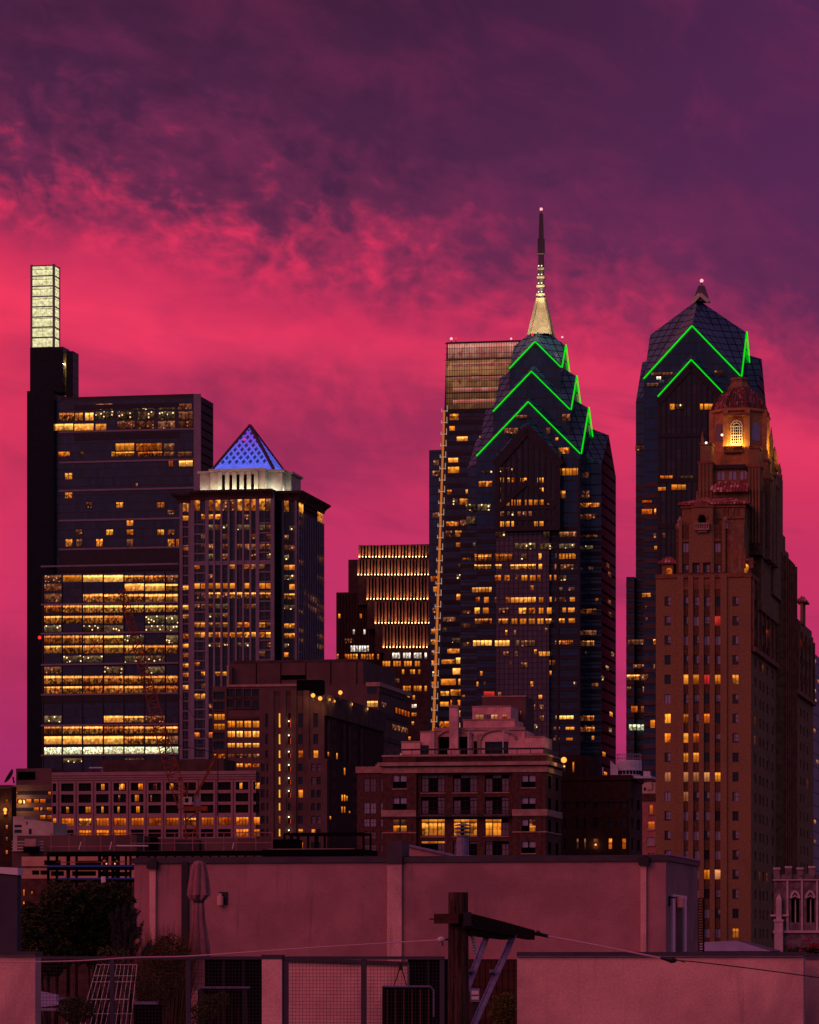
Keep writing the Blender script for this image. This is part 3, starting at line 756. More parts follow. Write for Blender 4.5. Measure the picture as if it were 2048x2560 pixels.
arm = 5.8; mb = MB(); star(mb, xc, 33, W3 / 2 + arm, W3 / 2, 0, zz(1168, 20), zz(1092, 36), zz(1030, 40), 'glass_navy', 'glass_roof', 'glass_shaded'); mb.build('cross_wing', b.root)
leds(b.root, xc, yc, W3 / 2, zz(1134), zz(1001)); leds(b.root, xc + .4, yc, h2, zz(1024, 6), zz(926, 6)); leds(b.root, xc + 1.0, yc, h1, zz(917, 10), zz(851, 10))
# projecting gabled bay and the long mullioned bay below it
bay = b.f(-4); q0, q1 = bay.a(1238), bay.a(1401); qc = (q0 + q1) / 2; zE, zA = zz(1150), zz(1060)
mb = MB(); zB = zz(1325)
mb.poly([(q0, -4, zB), (q1, -4, zB), (q1, -4, zE), (qc, -4, zA), (q0, -4, zE)], 'glass_bay')
mb.poly([(q1, -4, zB), (q1, 0, zB), (q1, 0, zE), (q1, -4, zE)], 'granite'); mb.poly([(q0, 0, zB), (q0, -4, zB), (q0, -4, zE), (q0, 0, zE)], 'granite')
mb.poly([(q0, -4, zE), (qc, -4, zA), (qc, 0, zA + 3), (q0, 0, zE + 3)], 'glass_roof'); mb.poly([(qc, -4, zA), (q1, -4, zE), (q1, 0, zE + 3), (qc, 0, zA + 3)], 'glass_roof')
mb.build('gabled_bay', b.root)
mb = MB()
mb.bar((q0, -4.3, zE - 2), (qc, -4.3, zA - 2), 1.0, 3.4, 'granite'); mb.bar((qc, -4.3, zA - 2), (q1, -4.3, zE - 2), 1.0, 3.4, 'granite')
for s_ in (q0 + .8, q1 - .8): bay.box(mb, s_ - .8, s_ + .8, zB, zE, .6, 'granite')
zc0, zc1 = zz(1205), zz(1268)
mb.bar((qc - 10.5, -4.3, zc1), (qc, -4.3, zc0), 1, 2.0, 'granite'); mb.bar((qc, -4.3, zc0), (qc + 10.5, -4.3, zc1), 1, 2.0, 'granite')
for y in (1269, 1296, 1322): z = zz(y); bay.box(mb, q0, q1, z - .8, z + .8, .5, 'granite')
for i in range(11):
    a = q0 + 1.6 + (q1 - q0 - 3.2) * i / 10; t_ = abs(a - qc) / (q1 - q0) * 2
    bay.box(mb, a - .35, a + .35, zB, zA - 5 - (zA - zE) * t_, .4, 'granite')
mb.build('bay_frame', b.root)
lowb = b.f(-2); l0, l1 = lowb.a(1241), lowb.a(1373)
cbay = MB(); cbay.box(l0, l1, -2, 0, 0, zB, 'glass_violet', right='granite')
mb = MB(); xL = b.f(12).a(1151); g14 = b.f(12)
mb.box(xL, -W3, 12, 52, 0, zz(1320), 'glass_navy', right='glass_shaded'); mb.build('side_wing', b.root)
# floors: dark stone bands across the lower body
mb = cbay
mb.box(l0, l1, -2.6, -2, zz(1325), zz(1316), 'granite')
for i in range(40):
    y0 = 1380 + (60 + 96 * (i - 3)) * .27826
    z1, z0 = zz(y0), zz(y0 + 11)
    if z0 < 5: break
    f.box(mb, -W3, l0, z0, z1, .35, 'granite'); f.box(mb, l1, 0, z0, z1, .35, 'granite')
    c12 = b.f(33 - W3 / 2); c12.box(mb, 0, arm, z0, z1, .35, 'granite'); g14.box(mb, xL, -W3, z0, z1, .35, 'granite')
mb.build('curtain_bay', b.root)
mb = MB()
for p in (1299, 1322): a = f.a(p) if p < 1241 else None
for p in (1395,): a = f.a(p); f.box(mb, a - .5, a + .5, 0, zz(1320), .6, 'granite')
f.box(mb, -.8, .05, 0, zz(1150), .5, 'granite'); mb.build('piers', b.root)
k6 = Z(1080, 1380, .27826)
c12 = b.f(33 - W3 / 2)
def plane_for(px):
    return g14 if px < 1180 else f if (px < 1238 or px > 1374) and px < 1450 else lowb if px <= 1374 else c12
def lits2(kk, rows, bayp=None):
    for y0, y1, segs in rows:
        for s_ in segs:
            p, q = kk(s_[0], y0), kk(s_[1], y1); mt = s_[2] if len(s_) > 2 else 'lit_warm'
            pc = .5 * (p[0] + q[0]); pl = plane_for(pc)
            if bayp and 1238 < pc < 1401: pl = bayp
            b.winpx(pl, p[0], p[1], q[0], q[1], mt, d=-.12, nv=max(0, int((q[0] - p[0]) / 8) - 1) if pl is not lowb else int((q[0] - p[0]) / 12), fw=.22)
O_, M_, D_, K_, A_ = 'lit_office', 'lit_amber', 'lit_dim', 'lit_spark', 'lit_warm'
lits2(k6, [
    (12, 68, [(275, 352, A_), (380, 540, O_), (565, 725, A_), (800, 860, K_), (960, 985), (1138, 1285, M_), (1310, 1368, K_)]),
    (108, 158, [(275, 354, K_), (380, 535, O_), (565, 630, O_), (705, 935, O_), (960, 990), (1105, 1130, D_), (1155, 1275, D_), (1310, 1370, K_), (1410, 1450, D_)]),
    (206, 260, [(565, 622), (650, 700), (755, 780, D_), (805, 860, M_), (880, 935, M_), (950, 975), (1050, 1072), (1100, 1130, M_), (1140, 1210, K_)]),
    (315, 364, [(360, 540, 'lit_bright')]), (318, 345, [(1140, 1175, D_), (1230, 1280, D_)]),
    (405, 456, [(395, 430), (470, 510, M_), (565, 580, D_), (665, 700), (708, 935, 'lit_bright'), (960, 1005, M_), (1040, 1075, M_), (1105, 1205, D_), (1240, 1285), (1310, 1362, A_)]),
    (500, 556, [(275, 355, D_), (385, 430), (460, 510, M_), (600, 690, D_), (780, 850), (868, 930), (960, 1005, M_), (1035, 1075, M_), (1175, 1205, M_), (1225, 1282, 'lit_bright'), (1310, 1480, O_)]),
    (596, 650, [(385, 540, O_), (598, 690, O_), (715, 770, M_), (790, 850, M_), (870, 930, M_), (948, 1005, M_), (1020, 1076, O_), (1135, 1195), (1230, 1285, M_), (1320, 1362, M_)]),
    (702, 748, [(660, 678), (738, 756, D_), (1310, 1480, D_)]), (640, 690, [(270, 350, D_)]),
    (792, 848, [(275, 352, D_), (370, 540, 'lit_bright'), (565, 700, 'lit_bright'), (755, 785, K_), (800, 930, D_), (1105, 1270, O_), (1290, 1460, O_)]),
    (892, 938, [(640, 690, D_), (745, 770, D_), (960, 1062)]), (990, 1040, [(1320, 1356, M_), (800, 860, D_)]), (1285, 1320, [(960, 990, M_)]),
    (1372, 1420, [(900, 930, D_), (970, 1005, D_)]), (1468, 1520, [(1112, 1275, 'lit_bright'), (1290, 1460, O_), (970, 1005, D_)]), (1570, 1622, [(1095, 1150, D_), (1200, 1282, M_), (1300, 1465, O_)]),
    (1670, 1712, [(1095, 1150, D_), (1208, 1265, M_), (1305, 1362, M_)])])
lits2(k5, [
    (770, 838, [(1170, 1245, D_)]), (780, 812, [(750, 860, D_)]), (895, 950, [(650, 775, D_), (1030, 1065, D_)]), (985, 1010, [(1110, 1135)]), (1072, 1132, [(1138, 1238, A_)]),
    (1258, 1326, [(1140, 1330, M_)]), (1292, 1350, [(1342, 1410, D_)]), (1280, 1305, [(445, 545, K_)]), (1374, 1428, [(420, 545, A_)]),
    (1580, 1642, [(305, 395, K_), (410, 530, K_)]), (1570, 1612, [(1350, 1512, A_)]), (1462, 1530, [(1155, 1200, A_), (1385, 1415, D_)]), (1668, 1724, [(1352, 1475, D_)]), (1690, 1760, [(310, 395, K_)]),
    (1828, 1882, [(1118, 1300, D_), (1310, 1492, O_)]), (1935, 1990, [(1130, 1290, K_), (1300, 1450, K_)]), (2032, 2092, [(1140, 1292, M_)]), (2040, 2092, [(385, 535, O_), (270, 355, K_)]),
    (1930, 1990, [(745, 935, K_), (970, 1075, K_)]), (1828, 1886, [(570, 660, K_), (1000, 1060, K_)]), (2030, 2092, [(570, 720, O_)])])
lits2(k5, [(1250, 1295, [(570, 740, K_)]), (1345, 1388, [(600, 622), (640, 662), (680, 700), (720, 740), (795, 855, A_), (948, 975), (990, 1015)]), (1435, 1480, [(600, 622, D_), (950, 975), (990, 1015)]),
           (1540, 1606, [(640, 730, M_), (740, 820, M_), (835, 905, M_), (915, 1008, M_), (575, 620, D_), (1040, 1082)]), (1645, 1695, [(570, 660, D_), (675, 740, K_), (770, 900, D_)]), (1735, 1788, [(570, 740, M_), (905, 1018, M_)])], bay)
for i in range(28):
    y0 = 1380 + (12 + 96 * (i - 1)) * .27826
    for px_ in range(1156, 1496, 9):
        if rng.random() < (.055 if y0 < 1800 else .09) and not 1500 < y0 < 1560: b.winpx(plane_for(px_ + 3), px_, y0, px_ + rng.uniform(4, 8), y0 + 12, rng.choice((D_, D_, K_, A_, M_)), d=-.1)
# right face lights
rr_ = b.r(arm); 
for y, p, kd in ((1500, 1520, D_), (1530, 1521, D_), (1408, 1516, D_), (1430, 1520, D_), (1630, 1528, D_), (1665, 1515, K_), (1780, 1524, A_), (1880, 1506, A_), (1930, 1510, A_), (1690, 1503, K_), (1820, 1522, K_)):
    b.winpx(rr_, p, y, p + 7, y + 11, kd, d=-.1)
b.close()
# the spire
kS = Z(1280, 480, .18561); D = 1450.0
cxs, cys = xc + 1.7, yc
def sp(y): return HC + (HY - kS(0, y)[1]) / F * D
pbr('spire_dark', L(.02, .016, .024), L(.03, .026, .034), .6, .45, .5)
pbr('spire_pale', srgb(200, 190, 150), srgb(172, 160, 124), .4, .55, .3)
wz = lambda w: w * .18561 / F * D / 2
mb = MB()
def sq(w, y): return [(cxs + sx * wz(w), cys + sy * wz(w), sp(y)) for sx, sy in ((-1, -1), (1, -1), (1, 1), (-1, 1))]
mb.loft([sq(74, 1530), sq(70, 980)], 'spire_dark'); mb.loft([sq(76, 980), sq(62, 830)], 'spire_dark'); mb.loft([sq(84, 830), sq(84, 620)], 'spire_dark')
mb.loft([sq(62, 620), sq(46, 280), sq(10, 262)], 'spire_dark'); mb.build('spire', b.root)
mb = MB(); mb.loft([sq(270, 1915), sq(176, 1740), sq(104, 1530), sq(88, 1420)], 'spire_pale', False)
mb.build('spire_base', b.root)
mb = MB()
for s_ in (-1, 1):
    for q in (-1, 1):
        w0, w1 = wz(310), wz(98)
        mb.bar((cxs + s_ * w0 * .98, cys + q * w0 * .98, sp(1930)), (cxs + s_ * w1, cys + q * w1, sp(1420)), .7, .7, 'spire_pale')
mb.build('spire_buttress', b.root)
mb = MB()
for i, y in enumerate((1010, 1128, 1245, 1360)):
    w = 88 + i * 9; mb.loft([sq(w, y + 30), sq(w + 6, y + 14), sq(w, y)], 'spire_pale')
mb.loft([sq(90, 832), sq(90, 818)], 'spire_pale'); mb.build('spire_rings', b.root)
for i, y in enumerate((995, 1112, 1228, 1345)):
    for s_ in (-.55, .35):
        mb = MB(); mb.ball((cxs + s_ * wz(90), cys - wz(100) - .4, sp(y - 5)), .24, 'bulb_white', 6, 4); mb.build('spire_lamp', b.root)
    lamp_light(b.root, (cxs, cys - 3.2, sp(y + 60)), 70 + 90 * i, (1, .8, .5), size=.5)
for s_ in (-1, .4): lamp_light(b.root, (cxs + s_ * 6.5, cys - 13, sp(1900) + 3), 2600, (1, .88, .58), size=.8)
lamp_light(b.root, (cxs + 13, cys - 4, sp(1900) + 3), 600, (1, .88, .58), size=.8)
beacon(b.root, (cxs, cys, sp(215)), .58, 'beacon_pink'); beacon(b.root, (xc, yc - h1 - .5, zz(834, 10)), .5)
beacon(b.root, (xc - h1, yc, zz(842, 20)), .4, 'beacon_pink'); beacon(b.root, (xc + h1, yc, zz(842, 20)), .4, 'beacon_pink')

# second crystalline tower
b = Bld('skyscraper', 1852, 1430, 'blue glass tower with short mast and two green lit chevrons behind brick hotel', 'skyscraper', 'glass skyscrapers of the skyline')
f = b.f(); W3 = -f.a(1610); xc, yc = -W3 / 2, W3 / 2; k7 = Z(1540, 660, .32460)
mb = MB(); star(mb, xc, yc, W3 / 2, W3 / 2, 0, zz(940), zz(811), zz(748, 20), 'glass_deep', 'glass_roof'); mb.build('tier', b.root)
arm = 4.6; yw = 30; mb = MB(); star(mb, xc, yw, W3 / 2 + arm, W3 / 2, 0, zz(1004, 20), zz(905, 36), zz(860, 40), 'glass_navy', 'glass_roof', 'glass_shaded'); mb.build('cross_wing', b.root)
leds(b.root, xc, yc, W3 / 2, zz(940), zz(811), .46)
bay = b.f(-4); q0, q1 = bay.a(1645), bay.a(1813); qc = (q0 + q1) / 2; zE, zA = zz(990), zz(900)
mb = MB(); mb.poly([(q0, -4, 0), (q1, -4, 0), (q1, -4, zE), (qc, -4, zA), (q0, -4, zE)], 'glass_bay')
mb.poly([(q1, -4, 0), (q1, 0, 0), (q1, 0, zE), (q1, -4, zE)], 'granite'); mb.poly([(q0, 0, 0), (q0, -4, 0), (q0, -4, zE), (q0, 0, zE)], 'granite')
mb.poly([(q0, -4, zE), (qc, -4, zA), (qc, 0, zA + 3), (q0, 0, zE + 3)], 'glass_roof'); mb.poly([(qc, -4, zA), (q1, -4, zE), (q1, 0, zE + 3), (qc, 0, zA + 3)], 'glass_roof')
mb.build('gabled_bay', b.root)
strip('light_strip', b.root, [(q0, -4.4, zE), (qc, -4.4, zA), (q1, -4.4, zE)], .42)
mb = MB()
mb.bar((q0, -4.2, zE - 2.3), (qc, -4.2, zA - 2.3), .6, 2.4, 'granite'); mb.bar((qc, -4.2, zA - 2.3), (q1, -4.2, zE - 2.3), .6, 2.4, 'granite')
for i in range(13):
    a = q0 + 1 + (q1 - q0 - 2) * i / 12; t_ = abs(a - qc) / (q1 - q0) * 2; bay.box(mb, a - .18, a + .18, 0, zA - 4 - (zA - zE) * t_, .3, 'granite')
for y in (1088, 1200, 1315): z = zz(y); bay.box(mb, q0, q1, z - .7, z + .7, .4, 'granite')
mb.build('bay_frame', b.root)
# the low wing on the left
gL = b.f(8); mb = MB(); mb.box(gL.a(1566), -W3 - arm - .02, 8, 46, 0, zz(1437, 8), 'glass_navy', right='glass_shaded')
fL = b.f(yw - W3 / 2)
for i in range(42):
    y = 1200 + i * 27.4; z0, z1 = zz(y + 12), zz(y)
    if z0 < 4: break
    f.box(mb, -W3, q0, z0, z1, .35, 'granite_red'); fL.box(mb, -W3 - arm, -W3, z0, z1, .35, 'granite_red')
    if y > 1440: gL.box(mb, gL.a(1566), -W3 - arm, z0, z1, .35, 'granite_red')
mb.build('side_wing', b.root)
k8 = Z(1540, 1320, .32460)
def lits3(kk, rows):
    for y0, y1, segs in rows:
        for s_ in segs:
            p, q = kk(s_[0], y0), kk(s_[1], y1); pc = .5 * (p[0] + q[0]); pl = bay if pc > 1646 else f if pc > 1612 else (gL if p[1] > 1437 else fL)
            b.winpx(pl, p[0], p[1], q[0], q[1], s_[2] if len(s_) > 2 else A_, d=-.45, nv=max(0, int((q[0] - p[0]) / 9) - 1), fw=.2)
lits3(k7, [(835, 858, [(270, 440, D_)]), (868, 890, [(315, 348, 'lit_cold')]), (915, 945, [(240, 330, D_)]), (820, 850, [(760, 830, D_)]), (1078, 1122, [(418, 452, M_), (462, 522, K_), (650, 672, M_), (684, 715, M_), (718, 748, M_), (752, 785, M_)]),
           (1398, 1438, [(152, 225, D_)]), (1630, 1655, [(342, 440, 'lit_orange'), (500, 600, K_)]), (1718, 1748, [(325, 388, M_)]), (1700, 1740, [(430, 472, M_), (476, 502, M_), (506, 540, M_)]), (1820, 1842, [(200, 280, 'lit_orange')]),
           (1886, 1930, [(200, 282, 'lit_orange'), (298, 310)])])
lits3(k8, [(40, 80, [(292, 312, D_), (362, 382, D_)]), (140, 170, [(298, 318)]), (500, 535, [(202, 272)]), (600, 625, [(228, 240, D_)]), (690, 715, [(232, 246, D_)]), (858, 900, [(92, 272, D_), (290, 308, A_)]), (1048, 1082, [(132, 270, D_), (290, 302, D_)]),
           (1128, 1174, [(85, 190, O_), (195, 250, D_)]), (1222, 1265, [(88, 118, D_), (210, 232)]), (1372, 1420, [(120, 168, 'lit_orange'), (195, 246, 'lit_orange')]), (1512, 1560, [(102, 160, 'lit_white'), (165, 255, 'lit_white')]), (1480, 1540, [(268, 302, M_)])])
b.close()
mb = MB(); cx_, cy_ = xc + 1.4, yc
def sq7(w, y): h = w * .3246 / F * 1450 / 2; return [(cx_ + sx * h, cy_ + sy * h, HC + (HY - k7(0, y)[1]) / F * 1450) for sx, sy in ((-1, -1), (1, -1), (1, 1), (-1, 1))]
mb.loft([sq7(120, 290), sq7(48, 170), sq7(24, 160)], 'spire_dark'); mb.build('mast', b.root)
mb = MB()
for s_ in (-1, 1):
    t_ = sq7(125, 300)[0 if s_ < 0 else 1]; u_ = sq7(10, 240)[0]; mb.bar(t_, (u_[0], u_[1] - 3, u_[2]), .8, 1.4, 'limestone')
mb.build('mast_trim', b.root)
beacon(b.root, (cx_, cy_, HC + (HY - k7(0, 126)[1]) / F * 1450), .68, 'beacon_pink')
def at(px, py, Y): return Vector(((px - HX) / F * Y, Y, HC + (HY - py) / F * Y))
lit('lit_curtain', srgb(160, 84, 60), srgb(236, 150, 92), .55, .3, .1, 1.5)
m, nt2 = mat('lit_stair')
uv = node(nt2, 'ShaderNodeUVMap', uv_map='Norm'); ux, uz, _ = sep(nt2, S(nt2, uv.outputs[0]))
finish(nt2, node(nt2, 'ShaderNodeEmission', Color=srgb(255, 170, 48), Strength=(ux.lt(.28).max(uz.lt(.2)) * 1.1 + .012)))
m.cycles.emission_sampling = 'NONE'
m, nt2 = mat('lit_door')
uv = node(nt2, 'ShaderNodeUVMap', uv_map='Norm'); ux, uz, _ = sep(nt2, S(nt2, uv.outputs[0]))
finish(nt2, node(nt2, 'ShaderNodeEmission', Color=srgb(214, 72, 22), Strength=(ux.gt(.35) * uz.lt(.62) * .9 + .01)))
m.cycles.emission_sampling = 'NONE'
m, nt2 = mat('roof_tile')
uv = node(nt2, 'ShaderNodeUVMap', uv_map='UVMap'); ux, uz, _ = sep(nt2, S(nt2, uv.outputs[0]))
wn = node(nt2, 'ShaderNodeTexWhiteNoise', noise_dimensions='2D', Vector=xyz(nt2, (ux / .55).floor(), (uz / .8).floor())); w_ = S(nt2, wn.outputs[0])
col = mix(nt2, w_.pow(4.0), srgb(132, 50, 40), srgb(216, 160, 140)); col = mix(nt2, (ux / .55).fract().lt(.22), col, srgb(56, 24, 20))
p = node(nt2, 'ShaderNodeBsdfPrincipled', Roughness=.8); nt2.links.new(col.o, p.inputs['Base Color']); finish(nt2, p)
m, nt2 = mat('roof_tile_old')
uv = node(nt2, 'ShaderNodeUVMap', uv_map='UVMap'); ux, uz, _ = sep(nt2, S(nt2, uv.outputs[0]))
wn = node(nt2, 'ShaderNodeTexWhiteNoise', noise_dimensions='2D', Vector=xyz(nt2, (ux / .42).floor(), (uz / .6).floor())); w_ = S(nt2, wn.outputs[0])
col = mix(nt2, w_.pow(3.0), srgb(84, 38, 30), srgb(170, 104, 84)); col = mix(nt2, (ux / .42).fract().lt(.28), col, srgb(30, 14, 12))
p = node(nt2, 'ShaderNodeBsdfPrincipled', Roughness=.8); nt2.links.new(col.o, p.inputs['Base Color']); finish(nt2, p)
def small_lamp(b, p, r, mt='bulb_warm', name='wall_lamp', watts=0, col=(1, .55, .2)):
    mb = MB(); mb.box(p[0] - r * .4, p[0] + r * .4, p[1], p[1] + r * 2.4, p[2] - r * .4, p[2] + r * .4, 'dark_metal'); mb.ball(p, r, mt, 8, 6); mb.build(name, b.root)
    if watts: lamp_light(b.root, (p[0], p[1] - r * 2, p[2]), watts, col, size=r)
glow('flood_orange', (1, .36, .06, 1), 1.75, False)
pbr('lamp_post', L(.02), rough=.6)
def flood(px, py, Y, r, watts, label, group=None, name='flood_lamp', col=(1, .5, .16)):
    p = at(px, py, Y); o = empty(name, p, label, 'lamp', group)
    mb = MB(); mb.lathe([(r * .5, -r * 1.6), (r * .5, -r), (r * 1.15, -r * .5), (r * 1.2, r * .2), (r * .6, r * .9)], (0, r * .7), 10, 'lamp_post'); mb.tube([(0, r * .7, -r * 1.5), (0, r * .7, -r * 4)], r * .25, 'lamp_post'); mb.build('housing', o)
    mb = MB(); mb.ball((0, 0, 0), r, 'flood_orange', 10, 8); mb.build('bulb', o, True)
    if watts: lamp_light(o, (0, -r * 2.2, -r * .3), watts, col, size=r)
    return o

# ================================================================ pale concrete office block with deep windows, brown block, dish
b = Bld('office_block', 640, 1100, 'long pale concrete office block with grid of square windows below the slab skyscraper')
f = b.f(); kK = Z(0, 1880, .32464); x0 = f.a(129); zt = f.z(385, 1929)
ops = []; rows = [(236, 297), (322, 387), (411, 473), (505, 566), (597, 657), (690, 750), (782, 842)]
cols = [(404, 432)] + [(470 + 134.5 * i, 567 + 134.5 * i) for i in range(12)]
litK = {(0, 3): (.25, 'lit_amber'), (0, 4): (.4, 'lit_warm'), (0, 5): (.35, 'lit_amber'), (0, 6): (.3, 'lit_dim'), (0, 7): (.3, 'lit_amber'), (1, 5): (.3, 'lit_amber'), (1, 6): (.15, 'lit_dim'), (1, 4): (.15, 'lit_dim'),
        (2, 1): (.2, 'lit_warm'), (2, 2): (.4, 'lit_amber'), (2, 3): (.16, 'lit_amber'), (2, 4): (.16, 'lit_amber'), (2, 5): (.26, 'lit_amber'), (0, 12): (.4, 'lit_warm'), (0, 11): (.25, 'lit_amber'), (2, 12): (.15, 'lit_amber')}
for ri, (ya, yb) in enumerate(rows):
    for ci, (xa, xb) in enumerate(cols):
        a0, a1 = f.a(kK(xa, 0)[0]), f.a(kK(xb, 0)[0]); z0, z1 = f.z(385, kK(0, yb)[1]), f.z(385, kK(0, ya)[1])
        ops.append((a0, a1, z0, z1)); kd = 'side_glass'
        if ri == 3: kd = 'lit_orange' if ci not in (2, 8) else 'lit_office'
        if ri == 4 and ci in (2, 3, 4, 11, 12): kd = 'lit_orange'
        b.win(f, a0, a1, z0, z1, kd, d=.75, nv=3 if ci else 0, nh=0, fw=.12)
        if (ri, ci) in litK:
            w, k_ = litK[ri, ci]; q = a0 + (a1 - a0) * rng.uniform(.1, .6); b.win(f, q, q + (a1 - a0) * w, z0 + .3, z1 - .25, k_, d=.70)
mb = MB(); f.facade(mb, x0, 0, 0, zt, ops, .8, 'concrete_pale'); mb.box(x0, 0, .81, 30, 0, zt - .3, 'concrete_brown'); mb.box(x0, 0, .01, .8, zt - .2, zt, 'concrete_pale')
for ya in (178, 196, 214): z = f.z(385, kK(0, ya)[1]); f.box(mb, x0, 0, z - .09, z + .09, .1, 'concrete_brown')
for i in range(13): a = f.a(kK(452 + 134.5 * i, 0)[0]); f.box(mb, a - .12, a + .12, 0, f.z(385, kK(0, 222)[1]), .08, 'concrete_brown')
mb.build('wall', b.root)
mb = MB(); h = b.f(10); mb.box(h.a(248), h.a(560), 10, 24, zt - .3, h.z(400, 1899), 'stone_dark'); mb.build('roof_plant', b.root)
mb = MB(); mb.box(f.a(218), f.a(250), 2, 4, f.z(230, 1920), f.z(230, 1917), 'pale_metal'); mb.box(f.a(248.5), f.a(249.5), 2.5, 3, zt, f.z(230, 1917), 'pale_metal'); mb.build('roof_canopy', b.root)
b.close()
b = Bld('office_block', 134, 1120, 'low brown block with louvred penthouse beside the pale concrete offices')
f = b.f(); mb = MB(); mb.box(f.a(-60), f.a(129) - .1, 0, 30, 0, f.z(60, 1962), 'concrete_brown'); mb.build('wall', b.root)
mb = MB(); h = b.f(4); mb.box(h.a(40), h.a(129) - .1, 4, 24, f.z(60, 1962), h.z(80, 1921), 'concrete_brown')
for i in range(7): a = h.a(kK(136 + i * 18, 0)[0]); h.box(mb, a, a + 1.1, h.z(60, kK(0, 215)[1]), h.z(60, kK(0, 152)[1]), .06, 'black_void')
mb.build('penthouse', b.root)
for ya, yb, xs in ((307, 328, [(92, 102), (115, 132), (372, 390)]), (364, 392, [(92, 130), (203, 240), (263, 298), (310, 350)]), (428, 452, [(262, 296), (310, 350), (362, 400)]), (488, 516, [(310, 350), (364, 404)])):
    for xa, xb in xs: b.winpx(f, *kK(xa, ya), *kK(xb, yb), 'lit_orange' if rng.random() < .7 else 'lit_dim')
for ya, yb in ((300, 330), (362, 394), (428, 455)): b.winpx(f, *kK(95, ya), *kK(400, yb), 'dark_glass', d=-.02)
small_lamp(b, (f.a(kK(163, 0)[0]), -.9, f.z(50, kK(0, 383)[1])), .55, 'flood_orange', watts=900)
b.close()
o = empty('satellite_dish', at(30, 1953, 1110), 'dark satellite dish tilted up on the low brown block at the skyline edge', 'satellite dish')
mb = MB(); mb.loft([[(-.2 * (1 - 0) + math.cos(q) * r_ * .5 - d_ * .9, math.sin(q) * r_, math.cos(q) * r_ * .85 + d_ * .35 + 1.2) for q in [2 * math.pi * i / 16 for i in range(16)]] for r_, d_ in ((.1, 0), (1.2, .15), (2.0, .5), (2.3, .95), (2.15, .95), (1.9, .6), (1.1, .25), (.1, .12))], 'stone_dark'); mb.build('bowl', o)
mb = MB(); mb.tube([(.3, 0, 1.2), (.6, 0, -.6)], .28, 'stone_dark'); mb.build('mast', o)

# ================================================================ left edge: dark brick block, white rooftop block
b = Bld('brick_building', 29, 700, 'narrow dark brick building at the left edge with two orange wall lamps')
f = b.f(); mb = MB(); mb.box(f.a(-70), 0, 0, 3, 0, f.z(15, 1966), 'brick_dark'); f.box(mb, f.a(-70), .2, f.z(15, 1972), f.z(15, 1964), .25, 'stone_dark'); mb.build('wall', b.root)
for y in (1999, 2063, 2093, 2126):
    for px in (9, 15, 22): b.winpx(f, px, y, px + 4, y + 9, 'lit_orange' if px == 15 else 'dark_glass')
small_lamp(b, (f.a(15), -.5, f.z(15, 2025)), .36, 'flood_orange', watts=300); small_lamp(b, (f.a(15), -.5, f.z(15, 2033)), .24, 'flood_orange')
b.close()
b = Bld('rooftop_block', 133, 620, 'low white rooftop block with slanted top in front of the pale offices')
f = b.f(); mb = MB(); a0, am = f.a(30), f.a(58); z0 = f.z(80, 2120)
mb.loft([[(am, 0, 0), (0, 0, 0), (0, 0, f.z(130, 2056)), (am, 0, f.z(58, 2047))], [(am, 8, 0), (0, 8, 0), (0, 8, f.z(130, 2056)), (am, 8, f.z(58, 2047))]], 'limestone')
mb.box(a0, am - .01, .5, 8, 0, f.z(45, 2041), 'limestone'); mb.build('wall', b.root)
for q in ((34, 2062, 52, 2068), (34, 2074, 52, 2082), (72, 2072, 79, 2086), (66, 2054, 69, 2062)): b.winpx(f, *q, 'dark_glass', d=.45 if q[0] < 55 else -.03)
b.close()

# ================================================================ brown office building with windowless penthouse
b = Bld('office_block', 948, 1150, 'brown stone office building with windowless penthouse and amber lit floors behind the tower of floodlights')
f = b.f(); kI = Z(520, 1620, .25507); kN = Z(820, 1320, .26891); r = b.r()
ops = []; zt = f.z(700, 1714)
def opI(xa, xb, ya, yb, kd, nv):
    o = f.rect(*kI(xa, ya), *kI(xb, yb)); ops.append(o); b.win(f, *o, kd, d=.55, nv=nv, fw=.16)
for ya, yb, kd in ((430, 500, 'dark_glass'), (530, 600, 'dark_glass'), (645, 706, 'lit_amber'), (740, 802, 'lit_amber'), (830, 890, 'dark_glass'), (910, 990, 'dark_glass'), (1036, 1085, 'lit_warm'), (1150, 1200, 'dark_glass')): opI(54, 165, ya, yb, kd, 2)
for ya, yb, kd in ((404, 480, 'dark_glass'), (515, 580, 'dark_glass'), (712, 780, 'lit_amber'), (812, 876, 'lit_bright'), (930, 976, 'lit_bright'), (1035, 1076, 'lit_dim'), (1130, 1170, 'lit_warm')):
    for xa, xb in ((188, 264), (276, 340), (352, 422), (434, 502)): opI(xa, xb, ya, yb, kd, 1)
x0 = f.a(531)
mb = MB(); f.facade(mb, x0, 0, 0, zt, ops, .6, 'concrete_brown'); mb.box(x0, 0, .62, 40, 0, zt - .2, 'concrete_brown'); mb.box(x0, 0, .01, .6, zt - .15, zt, 'concrete_brown')
for ya, xa, xb in ((370, 190, 870), (488, 190, 640), (590, 190, 505), (688, 190, 505), (608, 55, 165), (905, 55, 165)): z = f.z(600, kI(0, ya)[1]); f.box(mb, f.a(kI(xa, 0)[0]), f.a(kI(xb, 0)[0]), z - .35, z + .35, .35, 'stone_trim' if ya == 370 else 'stone_dark')
f.box(mb, f.a(kI(166, 0)[0]), f.a(kI(187, 0)[0]), 0, zt - .4, .4, 'concrete_brown')
y1 = r.a(1026)
for i in range(9):
    z = zt - 1 - i * 7.0; r.box(mb, 0, y1, z - 1.3, z, .3, 'stone_dark')
r.box(mb, 0, y1, zt - .6, zt + .6, .4, 'stone_trim'); f.box(mb, f.a(915), .3, zt - .6, zt + .6, .4, 'stone_trim')
mb.build('wall', b.root)
